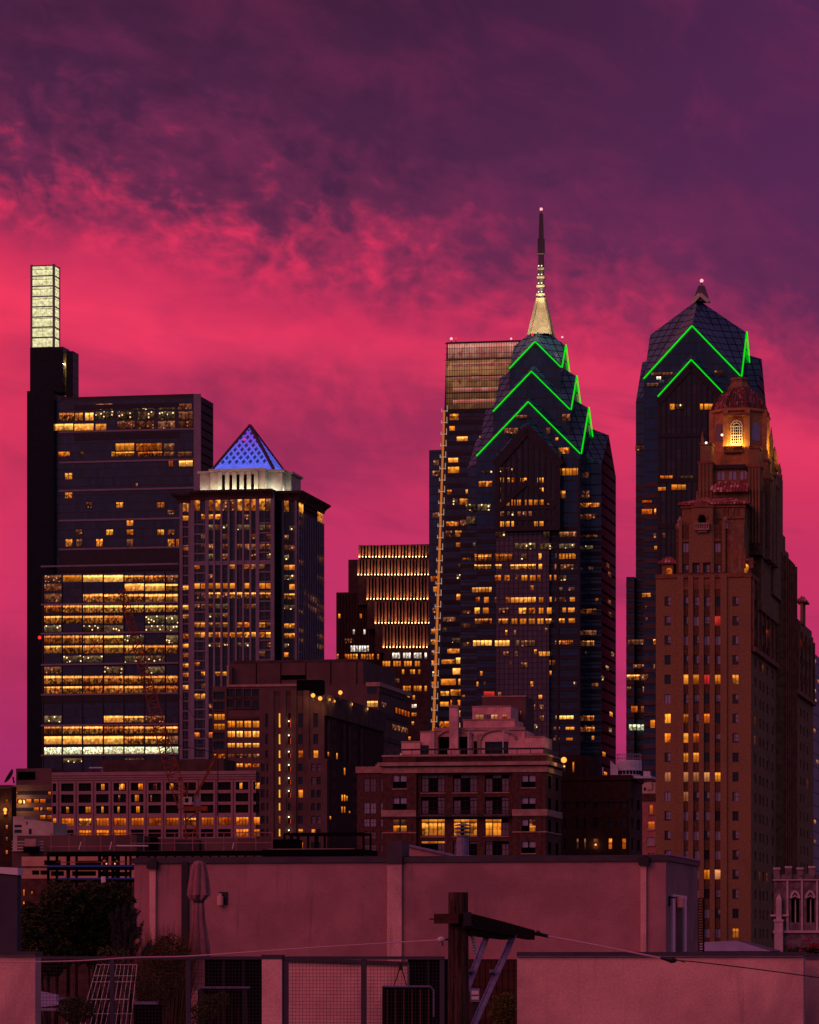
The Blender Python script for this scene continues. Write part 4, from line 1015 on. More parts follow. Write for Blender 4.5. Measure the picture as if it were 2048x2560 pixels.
h = b.f(9); z1 = h.z(740, 1652); p0, p1 = h.a(575), h.a(908); y2 = b.r(p1).a(989)
mb = MB(); mb.box(p0, p1, 9, y2, zt - .2, z1, 'concrete_brown'); h.box(mb, p0, p1, z1 - .5, z1 + .25, .12, 'stone_dark')
for c in (475, 715, 960, 1205, 1460): a = h.a(kI(c, 0)[0]); h.box(mb, a - .14, a + .14, zt, z1, .06, 'black_void')
h.box(mb, h.a(kI(715, 0)[0]), h.a(kI(955, 0)[0]), h.z(700, kI(0, 310)[1]), h.z(700, kI(0, 268)[1]), .2, 'black_void'); mb.box(f.a(562), p0, 5, 20, zt, zt + 6.5, 'stone_trim'); mb.build('penthouse', b.root)
b.winpx(r, 986, 1772, 1024, 1790, 'lit_orange', nv=4, fw=.5); b.winpx(r, 980, 1815, 1020, 1830, 'lit_dim', nv=3); b.winpx(r, 953, 1756, 966, 1768, 'lit_dim'); b.winpx(f, 918, 1752, 945, 1768, 'lit_bright', nv=2); b.winpx(f, 918, 1712, 942, 1735, 'dark_glass')
b.winpx(r, 1000, 1885, 1015, 1897, 'lit_dim')
b.close()

# ================================================================ dark stone tower with floodlights
b = Bld('stone_tower', 811, 980, 'dark stone tower with red doors, lit stair windows and orange floodlights on its roof', 'tower')
f = b.f(); x0 = f.a(649); zt = f.z(800, 1739); ops = []
rowsJ = [(640, 778), (845, 942), (1005, 1076), (1135, 1206), (1264, 1337), (1390, 1466), (1520, 1592), (1645, 1722), (1775, 1845), (1905, 1975), (2035, 2100), (2160, 2230)]
litJ = {(2, 3): 'lit_orange', (2, 4): 'lit_amber', (5, 3): 'lit_amber', (8, 3): 'lit_warm', (8, 4): 'lit_dim', (9, 3): 'lit_amber'}
for ri, (ya, yb) in enumerate(rowsJ):
    for ci, (xa, xb) in enumerate(((563, 608), (692, 738), (785, 838), (886, 930), (1034, 1080))):
        if ri >= 3 and ci == 0: sub = [(520, 556), (575, 615)]
        elif ri >= 3 and ci == 4: continue
        else: sub = [(xa, xb)]
        for xa_, xb_ in sub:
            o = f.rect(*kI(xa_, ya), *kI(xb_, yb)); ops.append(o)
            kd = 'lit_stair' if ci == 1 and ri != 7 else 'lit_amber' if ci == 1 else 'lit_door' if ci == 2 and ri != 6 else litJ.get((ri, ci), 'dark_glass')
            b.win(f, *o, kd, d=.4, nv=0, nh=1 if kd == 'dark_glass' else 0)
            if ci == 2 and ri != 6 and ri < 10: small_lamp(b, (f.a(kI(796, 0)[0]), -.35, f.z(725, kI(0, ya + 12 if ri else 718)[1])), .2, 'bulb_white', watts=14, col=(1, .7, .5))
b_lo = b.f(-2.2); xr = b_lo.a(818); zL = f.z(800, 1898)
mb = MB(); f.facade(mb, x0, 0, 0, zt, ops, .5, 'concrete_brown'); mb.box(x0, 0, .52, 75, 0, zt - .2, 'stone_dark', right='brick_dark')
mb.box(f.a(680), f.a(772), .01, 6, zt - .2, f.z(730, 1727), 'stone_dark')
for c in (640, 760, 862, 985): a = f.a(kI(c, 0)[0]); f.box(mb, a - 1.2, a + .2, 0, f.z(730, 1727), .45, 'concrete_brown')
mb.build('wall', b.root)
ops = []
for ri, (ya, yb) in enumerate(rowsJ[3:]):
    for xa, xb in ((1012, 1050), (1066, 1106)):
        o = b_lo.rect(*kI(xa, ya), *kI(xb, yb)); ops.append(o); b.win(b_lo, *o, 'lit_warm' if (ri, xa) == (5, 1012) else 'curtain_dim' if rng.random() < .4 else 'dark_glass', d=.4, nh=1)
mb = MB(); b_lo.facade(mb, f.a(772) + .3, xr, 0, zL, ops, .5, 'concrete_brown'); mb.box(f.a(772) + .3, xr, -1.68, -.47, 0, zL - .2, 'stone_dark'); mb.box(.02, xr, -.46, 60, 0, zL, 'stone_dark', right='brick_dark'); mb.build('lower_wing', b.root)
r = b.r(); rl = b.r(xr)
mb = MB()
for c in (1160, 1310, 1365, 1480): a = r.a(kI(c, 0)[0]); r.box(mb, a, a + 2.2, zL, zt - 6, .5, 'stone_dark')
r.box(mb, 0, 75, zt - 5, zt + .4, .6, 'stone_dark'); mb.build('side_piers', b.root)
for x_, y_, h_ in ((1255, 1030, 60), (1170, 1020, 40), (1306, 1440, 60), (1330, 1440, 60), (1352, 1450, 50), (1305, 1555, 60), (1330, 1555, 60), (1330, 1175, 70), (1378, 1600, 20), (1190, 1650, 30)):
    b.winpx(rl, *kI(x_, y_), *kI(x_ + 13, y_ + h_), 'lit_amber', d=-.1)
for y_ in range(700, 2200, 125):
    for x_ in (1215, 1240, 1420, 1445): b.winpx(rl if y_ > 1090 else r, *kI(x_, y_), *kI(x_ + 12, y_ + 66), 'side_glass', d=-.05)
mb = MB(); h12 = b.f(12); mb.box(h12.a(742), h12.a(804), 12, 16, zt - .2, h12.z(770, 1700), 'black_void'); mb.build('roof_plant', b.root)
b.close()
for i, (x_, y_) in enumerate(((1030, 465), (1100, 495), (1181, 506), (1229, 522), (1400, 552), (1552, 598))):
    px, py = kI(x_, y_); a = r.a(max(px, 814)); w = b.world((.9, a if px > 814 else -.9, 0))
    flood(px, py, w[1] - 1, .52, 260, 'round orange floodlight along the sloping parapet of the dark stone tower', 'floodlights on the parapet of the dark stone tower')
flood(*kI(1298, 437), 985, .52, 260, 'orange floodlight set higher than the others over the dark stone tower')

# ================================================================ brick apartment building with roof terrace
b = Bld('apartment_building', 1365, 570, 'brown brick apartment building with pale cornice and pink penthouse terrace on its roof', 'apartment block'); b.frames = True
f = b.f(); c_ = b.f(.7); r = b.r(); kM = Z(880, 1700, .31304); x0 = f.a(957); zt = f.z(1160, 1886); xa_, xb_ = f.a(kM(515, 0)[0]), f.a(kM(1280, 0)[0])
opsF, opsC = [], []
PR = [(760, 862), (938, 1036), (1113, 1212), (1288, 1386), (1463, 1560)]
for ri, (ya, yb) in enumerate(PR):
    for xa, xb in ((328, 436), (1356, 1466)):
        o = f.rect(*kM(xa, ya), *kM(xb, yb)); opsF.append(o); w = (o[1] - o[0]) / 2
        for k in (0, 1):
            q0, q1 = o[0] + w * k + (.12 if k else .02), o[0] + w * (k + 1) - (.02 if k else .12)
            zm = o[2] + (o[3] - o[2]) * .5
            lt = ri == 2 and (xa == 328 or k == 1)
            b.win(f, q0, q1, o[2] + .02, zm, 'lit_warm' if lt else 'black_void', d=.28, nv=0, nh=0)
            b.win(f, q0, q1, zm, o[3] - .02, 'lit_dim' if lt else 'blind', d=.26, nv=0, nh=0, frame='black_void')
TR = [(758, 896), (934, 1074), (1112, 1246), (1288, 1402), (1462, 1575)]
for ri, (ya, yb) in enumerate(TR):
    for ci, (xa, xb) in enumerate(((552, 742), (808, 1000), (1062, 1254))):
        o = c_.rect(*kM(xa, ya), *kM(xb, yb)); opsC.append(o); W_ = o[1] - o[0]; zm = o[2] + (o[3] - o[2]) * .8
        for k, (p, q) in enumerate(((.02, .3), (.33, .67), (.70, .98))):
            lt = (ri == 2 and not (ci == 2 and k == 2)) or (ri == 3 and ci == 0)
            b.win(c_, o[0] + W_ * p, o[0] + W_ * q, o[2] + .05, zm, ('lit_amber' if ci == 2 else 'lit_warm') if lt and ri == 2 else ('curtain_dim' if k != 1 and rng.random() < .75 else 'black_void'), d=.3, nv=1, nh=1, fw=.06)
            b.win(c_, o[0] + W_ * p, o[0] + W_ * q, zm + .08, o[3] - .04, 'lit_amber' if lt else ('curtain_dim' if rng.random() < .5 else 'black_void'), d=.3, nv=0, nh=0)
mb = MB()
f.facade(mb, x0, xa_, 0, zt, [o for o in opsF if o[0] < xa_], .35, 'brick_brown', 'black_void'); f.facade(mb, xb_, 0, 0, zt, [o for o in opsF if o[0] > xb_], .35, 'brick_brown', 'black_void'); c_.facade(mb, xa_, xb_, 0, zt, opsC, .35, 'brick_brown', 'black_void')
opsR = []
for ri, (ya, yb) in enumerate(PR):
    for xa, xb in ((1568, 1590), (1628, 1648)):
        q0, q1 = r.a(kM(xa, 0)[0]), r.a(kM(xb, 0)[0]); z0, z1 = f.z(1360, kM(0, yb)[1]), f.z(1360, kM(0, ya)[1]); opsR.append((q0, q1, z0, z1)); b.win(r, q0, q1, z0, z1, 'black_void', d=.3)
y1 = r.a(1403); r.facade(mb, 0, y1, 0, zt, opsR, .35, 'brick_brown', 'black_void')
mb.box(x0, -.4, 1.1, y1 - .1, 0, zt - .6, 'brick_dark'); mb.box(x0, 0, y1 - .1, y1, 0, zt, 'brick_brown')
for xs in (458, 1310, 1495):
    a = f.a(kM(xs, 0)[0]); f.box(mb, a - .35, a + .35, f.z(1160, 2150), f.z(1160, 1935), .06, 'brick_brown')
mb.build('wall', b.root)
mb = MB()
def belt(za, zb, out, mt='stone_trim', segs=None):
    for p, q in (segs or [(x0 - out, out)]):
        f.box(mb, p, q, za, zb, out, mt)
    r.box(mb, 0, y1, za + .002, zb - .002, out, mt)
Zm = lambda y: f.z(1160, kM(0, y)[1])
belt(Zm(608), Zm(594), .12); belt(Zm(684), Zm(655), .7); belt(Zm(692), Zm(684), .35, 'stone_dark'); belt(Zm(740), Zm(694), .15)
belt(Zm(1088), Zm(1036), .22, segs=[(x0 - .2, xa_ - .02), (xb_ + .02, .22)]); belt(Zm(1102), Zm(1088), .1, 'stone_dark', [(x0 - .2, xa_ - .02), (xb_ + .02, .22)])
belt(Zm(1222), Zm(1212), .1, segs=[(x0 - .1, xa_ - .02), (xb_ + .02, .1)])
for ya, yb in PR:
    for xa, xb in ((328, 436), (1356, 1466)): f.box(mb, f.a(kM(xa - 6, 0)[0]), f.a(kM(xb + 6, 0)[0]), Zm(yb + 9), Zm(yb + 1), .14, 'stone_trim')
for ya, yb in TR:
    for xa, xb in ((552, 742), (808, 1000), (1062, 1254)): c_.box(mb, c_.a(kM(xa - 6, 0)[0]), c_.a(kM(xb + 6, 0)[0]), Zm(yb + 9), Zm(yb + 1), .14, 'stone_trim')
mb.build('stone_trim', b.root)
mb = MB(); zA, zB = Zm(1086), Zm(1042)
c_.box(mb, xa_ + .1, xb_ - .1, zA - .15, zA, 1.0, 'dark_metal'); c_.box(mb, xa_ + .1, xb_ - .1, zB - .06, zB, .05, 'dark_metal', d=-.92)
n = 70
for i in range(n + 1): a = xa_ + .15 + (xb_ - xa_ - .3) * i / n; c_.box(mb, a - .03, a + .03, zA, zB - .06, .05, 'dark_metal', d=-.9)
mb.build('balcony', b.root)
# penthouse on the roof
def ph(xa, xb, ya, yb, v0, dep, mt, name, mbx=None):
    h = b.f(v0); m_ = mbx or MB(); z0 = h.z(1160, kM(0, yb)[1]); z1 = h.z(1160, kM(0, ya)[1]); m_.box(h.a(kM(xa, 0)[0]), h.a(kM(xb, 0)[0]), v0, v0 + dep, z0, z1, mt, right=mt)
    h.box(m_, h.a(kM(xa - 4, 0)[0]), h.a(kM(xb + 4, 0)[0]), z1 - .05, z1 + .14, .08, 'stone_trim')
    if not mbx: m_.build(name, b.root)
zr = zt - .6
h = b.f(3.5)
mb = MB(); zq = h.z(1160, kM(0, 590)[1]) - .6
A = lambda x: h.a(kM(x, 0)[0]); ZZ = lambda y: h.z(1160, kM(0, y)[1])
def arch(x0_, x1_, yt, yb, n=8):
    p, q = A(x0_), A(x1_); c0 = (p + q) / 2; rr = (q - p) / 2; zs = ZZ(yt) - rr * .45
    return p, q, c0, rr, zs
h.facade(mb, A(660), A(1380), zr, ZZ(405), [(A(690), A(925), zr + .3, ZZ(452)), (A(970), A(1002), zr + .3, ZZ(490)), (A(1062), A(1250), zr + .3, ZZ(496))], .8, 'stucco_pale')
mb.box(A(660), A(1380), 4.31, 12, zr, ZZ(405) - .02, 'stucco_pale'); mb.box(A(660), A(1380), 3.51, 4.3, ZZ(405) - .05, ZZ(405) - .02, 'stucco_pale')
h.box(mb, A(655), A(1385), ZZ(405), ZZ(382), .25, 'stone_trim')
for p, q in ((660, 690), (925, 960), (1002, 1030)): h.box(mb, A(p), A(q), zr, ZZ(430), .3, 'stone_trim')
c0, r0 = (A(690) + A(925)) / 2, (A(925) - A(690)) / 2
for (cx_, rr, zz_, hh) in ((c0, r0 + .25, ZZ(478), .62), ((A(1030) + A(1310)) / 2, (A(1310) - A(1030)) / 2, ZZ(478), .55)):
    pts = [(cx_ - rr * math.cos(math.pi * i / 12), 3.35, zz_ + rr * hh * math.sin(math.pi * i / 12)) for i in range(13)]
    for p, q in zip(pts[:-1], pts[1:]): mb.bar(p, q, .35, .28, 'stone_trim')
mb.build('penthouse', b.root)
for o in ((A(690), A(925), zr + .3, ZZ(452)), (A(970), A(1002), zr + .3, ZZ(490))): b.win(h, *o, 'black_void', d=.7)
b.win(h, A(1062), A(1250), zr + .3, ZZ(496), 'dark_glass', d=.7, nv=2, fw=.08)
ph(395, 545, 492, 592, 2.5, 6, 'stucco_pale', 'roof_room'); ph(546, 659, 412, 592, 3.0, 8, 'stucco_pale', 'roof_room'); ph(1381, 1540, 462, 592, 3.0, 7, 'stucco_pale', 'roof_room')
b.win(b.f(3.0), A(550), A(618), zr + .3, ZZ(520), 'dark_glass', d=-.04, nv=1, fw=.07)
ph(888, 1300, 322, 384, 7, 8, 'stucco_pale', 'roof_room'); ph(962, 1268, 216, 326, 8.5, 7, 'stucco_pale', 'roof_room'); ph(1042, 1388, 137, 410, 16.0, 8, 'concrete_brown', 'lift_house')
g_ = b.f(8.5)
for xa, xb, kd in ((985, 1055, 'lit_curtain'), (1060, 1110, 'curtain_dim'), (1112, 1165, 'lit_curtain'), (1203, 1235, 'lit_orange')): b.win(g_, *g_.rect(*kM(xa, 277), *kM(xb, 322)), kd, d=-.05, nv=1, fw=.06)
b.win(b.f(16.0), *b.f(16.0).rect(*kM(1345, 248), *kM(1352, 280)), 'lit_dim', d=-.05)
mb = MB(); g2 = b.f(2.0); A2 = lambda x: g2.a(kM(x, 0)[0]); Z2 = lambda y: g2.z(1160, kM(0, y)[1])
mb.box(A2(778), A2(846), 2.0, 3.2, zr, Z2(215), 'stucco_pale'); mb.box(A2(765), A2(858), 1.85, 3.3, zr, Z2(545), 'stucco_pale'); mb.box(A2(772), A2(852), 1.9, 3.3, Z2(218), Z2(200), 'stone_trim')
mb.box(A2(797), A2(836), 2.2, 3.0, Z2(200), Z2(188), 'stone_dark'); mb.lathe([(.5, Z2(188)), (.42, Z2(150)), (.5, Z2(148)), (.5, Z2(138))], (A2(816), 2.6), 10, 'stone_dark'); mb.build('chimney', b.root)
mb = MB()
for x_, yt in ((652, 415), (932, 415), (1208, 410)): g2.box(mb, A2(x_ - 4), A2(x_ + 4), zr, Z2(yt), .12, 'pale_metal')
mb.bar((A2(1212), 2, Z2(415)), (A2(1285), 5, Z2(440)), .2, .25, 'pale_metal'); mb.bar((A2(935), 2, Z2(418)), (A2(975), 5, Z2(440)), .2, .25, 'pale_metal'); mb.build('awning_posts', b.root)
mb = MB(); g1 = b.f(.5); A1 = lambda x: g1.a(kM(x, 0)[0]); Z1 = lambda y: g1.z(1160, kM(0, y)[1])
g1.box(mb, A1(270), -.4, Z1(560), Z1(546), .06, 'dark_metal')
for i in range(13): a = A1(270) + (-.4 - A1(270)) * i / 12; g1.box(mb, a - .05, a + .05, zr, Z1(548), .05, 'dark_metal')
r2 = b.r(-.4); r2.box(mb, .5, y1 - .5, Z1(600), Z1(548), .06, 'dark_metal'); mb.build('roof_railing', b.root)
b.close()
mb = MB(); p = at(1223, 1733, 590); mb.box(p.x - .9, p.x + .9, p.y, p.y + 1.2, p.z - .9, p.z + .3, 'dark_metal'); mb.box(p.x - .8, p.x + .8, p.y - .05, p.y - .01, p.z - .7, p.z + .25, 'lit_red'); tag(mb.build('rooftop_unit'), 'small dark rooftop unit with red lit face above the pink penthouse', 'rooftop unit')
flood(1410, 1900, 575, .42, 110, 'bright orange floodlight beside the right corner of the brick apartment cornice')
flood(1411, 1916, 575, .14, 0, 'tiny orange lamp just below the bright floodlight by the cornice', col=(1, .5, .2))

# ================================================================ small brick building on the left of it
b = Bld('brick_building', 958, 870, 'slim brown brick building with pale curtained windows left of the apartment block'); b.frames = True
f = b.f(); x0 = f.a(893); zt = f.z(920, 1927); ops = []
for ri, (ya, yb) in enumerate(((785, 892), (980, 1066), (1108, 1170), (1210, 1270), (1312, 1372), (1415, 1470))):
    for xa, xb in ((96, 139), (146, 190), (228, 262)):
        o = f.rect(*kM(xa, ya), *kM(xb, yb)); ops.append(o); b.win(f, *o, 'blind' if ri in (1, 2) else 'curtain_dim', d=.25, nh=1, nv=1, fw=.08, frame='stone_dark')
mb = MB(); f.facade(mb, x0, 0, 0, zt, ops, .3, 'brick_brown'); mb.box(x0, 0, .31, 14, 0, zt - .1, 'brick_dark')
f.box(mb, x0 - .3, .3, zt - .5, zt + .9, .35, 'stone_trim'); mb.box(f.a(kM(185, 0)[0]), .2, .4, 3, zt, zt + 1.4, 'stone_trim'); mb.build('wall', b.root); b.close()

# ================================================================ dark brick block right of the apartments
b = Bld('brick_building', 1574, 600, 'very dark brick building with three tall amber windows and a water tank on its roof')
f = b.f(); r = b.r(); kO = Z(1380, 1800, .19710); zt = f.z(1520, 1946); x0 = f.a(1400); ops, opr = [], []; y1 = r.a(1606)
for ri, (ya, yb) in enumerate(((985, 1120), (1235, 1372), (1500, 1640), (1765, 1900), (2020, 2150))):
    for ci, (xa, xb) in enumerate(((152, 178), (310, 340), (404, 432), (522, 586), (716, 764), (888, 940))):
        o = f.rect(*kO(xa, ya), *kO(xb, yb)); ops.append(o); b.win(f, *o, 'lit_orange' if ri == 2 and ci in (4, 5) else 'lit_dim' if ri == 2 and ci in (1, 2, 3) else 'dark_glass', d=.25, nh=1)
    z0, z1 = f.z(1570, kO(0, yb)[1]), f.z(1570, kO(0, ya)[1])
    for xa, xb in ((1008, 1032), (1080, 1116)):
        o = (r.a(kO(xa, 0)[0]), r.a(kO(xb, 0)[0]), z0, z1); opr.append(o); b.win(r, *o, 'black_void', d=.25)
mb = MB(); f.facade(mb, x0, 0, 0, zt, ops, .3, 'brick_dark'); r.facade(mb, 0, y1, 0, zt, opr, .3, 'brick_brown'); mb.box(x0, -.32, .31, y1, 0, zt - .1, 'brick_dark')
f.box(mb, x0, .2, zt - .3, zt + .5, .25, 'brick_dark'); r.box(mb, 0, y1, zt - .3, zt + .5, .25, 'brick_dark'); f.box(mb, x0, .1, zt - 3.6, zt - 3, .15, 'brick_dark'); mb.build('wall', b.root)
h = b.f(3); mb = MB(); mb.box(h.a(1400), h.a(1472), 3, 14, zt - .1, h.z(1430, 1889), 'brick_dark', right='brick_dark'); mb.build('upper_storey', b.root)
b.win(h, *h.rect(*kO(264, 535), *kO(282, 662)), 'lit_amber', d=-.05); b.win(h, *h.rect(*kO(310, 560), *kO(345, 700)), 'dark_glass', d=-.05); b.win(h, *h.rect(*kO(380, 560), *kO(415, 700)), 'dark_glass', d=-.05)
small_lamp(b, (f.a(kO(556, 0)[0]), -.05, f.z(1490, kO(0, 1582)[1])), .16, 'flood_orange', watts=20)
mb = MB(); mb.tube([(f.a(1503), 2, zt), (f.a(1503), 2, f.z(1503, 1917))], .1, 'pale_metal'); mb.build('vent_pipe', b.root)
b.close()
w = b.world((f.a(1570), 5, zt)); o = empty('water_tank', w, 'round pale water tank with railing on the dark brick roof', 'water tank', rz=-TH)
mb = MB(); mb.box(-3.2, 3.4, -3, 3, .05, .4, 'pale_metal'); mb.build('platform', o)
mb = MB(); mb.lathe([(1.85, .4), (1.85, .75), (1.7, .75), (1.7, 1.35), (2.0, 1.35), (2.0, 2.75), (1.8, 2.95)], (-.5, 0), 20, 'pale_metal')
for k in range(20):
    q = 2 * math.pi * k / 20; mb.box(-.5 + 1.72 * math.cos(q) - .16, -.5 + 1.72 * math.cos(q) + .16, 1.72 * math.sin(q) - .1, 1.72 * math.sin(q) + .1, .78, 1.3, 'black_void')
mb.build('tank', o)
mb = MB()
for k in range(14):
    q = 2 * math.pi * k / 14; mb.tube([(-.5 + 1.9 * math.cos(q), 1.9 * math.sin(q), 2.75), (-.5 + 1.9 * math.cos(q), 1.9 * math.sin(q), 3.9)], .035, 'grey_metal', 4)
for z in (3.3, 3.9): mb.tube([(-.5 + 1.9 * math.cos(2 * math.pi * k / 20), 1.9 * math.sin(2 * math.pi * k / 20), z) for k in range(21)], .035, 'grey_metal', 4)
mb.build('railing', o)
mb = MB(); mb.poly([(-3.1, -2.2, .4), (-1.9, -2.2, .4), (-1.9, -2.2, 1.8), (-3.1, -2.2, 2.9)], 'pale_metal'); mb.box(2.0, 3.0, -2, -1, .4, 1.2, 'pale_metal'); mb.build('side_panel', o)

b = Bld('rowhouse', 1645, 705, 'narrow pink stone rowhouse squeezed between dark brick building and brick hotel'); b.frames = True
f = b.f(); x0 = f.a(1604); zt = f.z(1625, 1984); ops = []
pbr('pink_stone', srgb(168, 118, 112), srgb(148, 100, 98), .9, .85, .2)
for xa, xb, ya, yb, kd in ((1226, 1282, 1080, 1192, ('curtain_dim', 'lit_orange')), (1216, 1302, 1286, 1388, 'lit_orange'), (1200, 1296, 1490, 1586, 'blind'), (1215, 1295, 1690, 1790, 'curtain_dim'), (1215, 1295, 1900, 2000, 'dark_glass')):
    o = f.rect(*kO(xa, ya), *kO(xb, yb)); ops.append(o)
    b.win(f, *o, kd if isinstance(kd, str) else kd[0], d=.2, nv=1, fw=.09, frame='pale_metal')
    if not isinstance(kd, str): b.win(f, o[0] + .2, o[0] + 2.4, o[2] + .1, o[2] + 2.6, kd[1], d=.14)
mb = MB(); f.facade(mb, x0, 0, 0, zt, ops, .25, 'pink_stone'); mb.box(x0, 0, .26, 12, 0, zt - .1, 'brick_dark'); f.box(mb, x0, 0, f.z(1625, 2002), f.z(1625, 1984), .35, 'stone_dark')
for o in ops: f.box(mb, o[0] - .2, o[1] + .2, o[2] - .25, o[2], .2, 'stone_trim')
mb.build('wall', b.root)
mb = MB(); mb.box(x0, f.a(1638), .6, 6, zt, f.z(1625, 1956), 'limestone'); mb.box(f.a(1617), f.a(1630), .3, 1.5, f.z(1620, 1974), f.z(1620, 1955), 'limestone'); mb.box(f.a(1609), f.a(1614), .55, .6, f.z(1610, 1976), f.z(1610, 1969), 'black_void'); mb.build('roof_hut', b.root)
b.close()

# pale tower beyond the hotel at the right edge
b = Bld('skyscraper', 2006, 900, 'pale panelled tower sliver seen past the brick hotel at the right edge', 'tower')
grid_glass('pale_panels', L(.30, .24, .30), L(.14, .11, .15), 4.2, 3.1, .35, .3, .2, rough=.7, spec=.2)
r = b.r(); y1 = r.a(2062); zt = HC + (2390 - 1608) / F * 900
mb = MB(); mb.box(-30, 0, 0, y1, 0, zt, 'pale_panels'); mb.build('wall', b.root)
for px, py in ((2035, 1648), (2035, 1722), (2036, 1748), (2034, 1822), (2041, 1900), (2035, 2050), (2035, 2100), (2044, 1700)): b.winpx(r, px, py, px + 5, py + 9, 'lit_curtain')
b.close()
# ================================================================ the domed brick hotel
b = Bld('hotel_tower', 1878, 660, 'tall stepped brown brick hotel tower with tiled roofs and lit domed lantern', 'hotel')
f = b.f(); r = b.r(); k8 = Z(1540, 1320, .32460); kD = Z(1640, 900, .24113); x0 = f.a(1640); zA = f.z(1760, 1437); yE = r.a(2034)
BR, BS = 'brick_hotel', 'brick_hotel_side'
ops = []; cx = [(375, 422), (515, 560), (595, 640), (678, 722), (762, 806), (898, 945)]
litH = {(1, 4): 'lit_red', (4, 1): 'lit_amber', (4, 2): 'lit_amber', (4, 3): 'lit_red', (4, 4): 'lit_amber', (4, 5): 'lit_warm', (6, 0): 'lit_amber', (6, 1): 'lit_warm', (6, 3): 'lit_orange', (7, 0): 'lit_orange', (7, 1): 'lit_amber', (7, 2): 'lit_orange',
        (8, 1): 'lit_amber', (8, 2): 'lit_amber', (9, 0): 'lit_curtain', (9, 1): 'lit_curtain', (9, 2): 'lit_curtain', (9, 3): 'lit_curtain', (9, 4): 'lit_amber', (10, 1): 'lit_curtain', (14, 3): 'lit_amber', (14, 4): 'lit_curtain', (17, 5): 'lit_amber'}
def hotel_win(pl, o, kd=None, d=.22):
    if kd: b.win(pl, *o, kd, d=d, nv=1 if rng.random() < .6 else 0, nh=0, fw=.07); return
    q = rng.random(); xm = (o[0] + o[1]) / 2
    mt = 'blind' if q < .3 else 'dark_glass' if q < .42 else 'hotel_pane'
    b.win(pl, *o, mt, d=d, nv=1, nh=1 if q > .6 else 0, fw=.07, frame='stone_dark')
m, nt2 = mat('hotel_pane')
uv = node(nt2, 'ShaderNodeUVMap', uv_map='Norm'); ux, uz, _ = sep(nt2, S(nt2, uv.outputs[0])); rr = node(nt2, 'ShaderNodeUVMap', uv_map='Rnd'); r1_, r2_, _ = sep(nt2, S(nt2, rr.outputs[0]))
p = node(nt2, 'ShaderNodeBsdfPrincipled', Roughness=.35); nt2.links.new(mix(nt2, (ux + (r1_ - .5) * .5).gt(.45) * (uz.gt(r2_ * .45)), L(.012, .012, .018), L(.27, .26, .35)).o, p.inputs['Base Color']); finish(nt2, p)
for ri in range(19):
    yc_ = 565 + 150.3 * ri
    for ci, (xa, xb) in enumerate(cx):
        o = f.rect(*k8(xa, yc_ - 37), *k8(xb, yc_ + 37)); ops.append(o); hotel_win(f, o, litH.get((ri, ci)))
opB = []
for yc_ in (150, 318):
    for ci in (1, 2, 3, 4):
        o = f.rect(*k8(cx[ci][0], yc_ - 37), *k8(cx[ci][1], yc_ + 37)); opB.append(o); hotel_win(f, o)
mb = MB(); g0, g1 = f.a(k8(498, 0)[0]), f.a(k8(832, 0)[0])
f.facade(mb, x0, g0, 0, zA, [o for o in ops if o[0] < g0], .3, BR); f.facade(mb, g0, g1, 0, zA, [o for o in ops if g0 < o[0] < g1], .3, 'brick_hotel_shaded'); f.facade(mb, g1, 0, 0, zA, [o for o in ops if o[0] > g1], .3, BR); mb.box(x0, -.32, .31, yE, 0, zA - .2, BS)
# side wall with its window bays
yb1, yb2 = r.a(1941), r.a(1970); opr = []
for ri in range(19):
    z1 = f.z(1877, k8(0, 565 + 150.3 * ri - 37)[1]); z0 = f.z(1877, k8(0, 565 + 150.3 * ri + 37)[1])
    for xa in (1887, 1899, 1907, 1917, 1930, 1979, 1989, 2001, 2009, 2018):
        p = r.a(xa); o = (p, p + 2.6, z0, z1); opr.append(o)
        q = rng.random(); b.win(r, *o, 'lit_orange' if q < .07 else 'lit_curtain' if q < .1 else 'curtain_dim' if q < .25 else 'side_glass', d=.25)
r.facade(mb, 0, yb1, 0, zA, [o for o in opr if o[1] < yb1], .3, BS); r.facade(mb, yb2, yE, 0, zA - 1.5, [o for o in opr if o[0] > yb2], .3, BS)
mb.box(-2, 1.2, yb1 + .01, yb2 - .01, 0, zA + 8, BS)
for i in range(6): p = yb1 + .6 + (yb2 - yb1 - 1.4) * i / 5; mb.box(1.2, 1.75, p, p + .9, 0, zA + 7.4, 'terracotta')
for c in (498, 578, 660, 744, 832): a = f.a(k8(c, 0)[0]); f.box(mb, a - (.55 if c in (498, 832) else .42), a + (.55 if c in (498, 832) else .42), 0, zA - .1, .32, BR)
for ci in (1, 2, 3, 4): a = f.a(k8(sum(cx[ci]) / 2, 0)[0]); f.box(mb, a - .55, a + .55, f.z(1760, k8(0, 475)[1]), f.z(1760, k8(0, 395)[1]), .12, 'terracotta')
for p, q, zt_ in ((.5, yb1 - .5, zA), (yb2 + .5, yE - .5, zA - 2)):
    r.box(mb, p, q, zt_ - 13.0, zt_ - 12.2, .7, 'terracotta'); n = 6
    for i in range(n + 1): a = p + (q - p - .8) * i / n; r.box(mb, a, a + .8, zt_ - 12.2, zt_ - .5, .4, 'terracotta')
f.box(mb, x0 - .1, .15, zA - .5, zA + .2, .2, 'terracotta'); r.box(mb, 0, yb1, zA - .5, zA + .2, .2, 'terracotta')
mb.build('lower_wall', b.root)
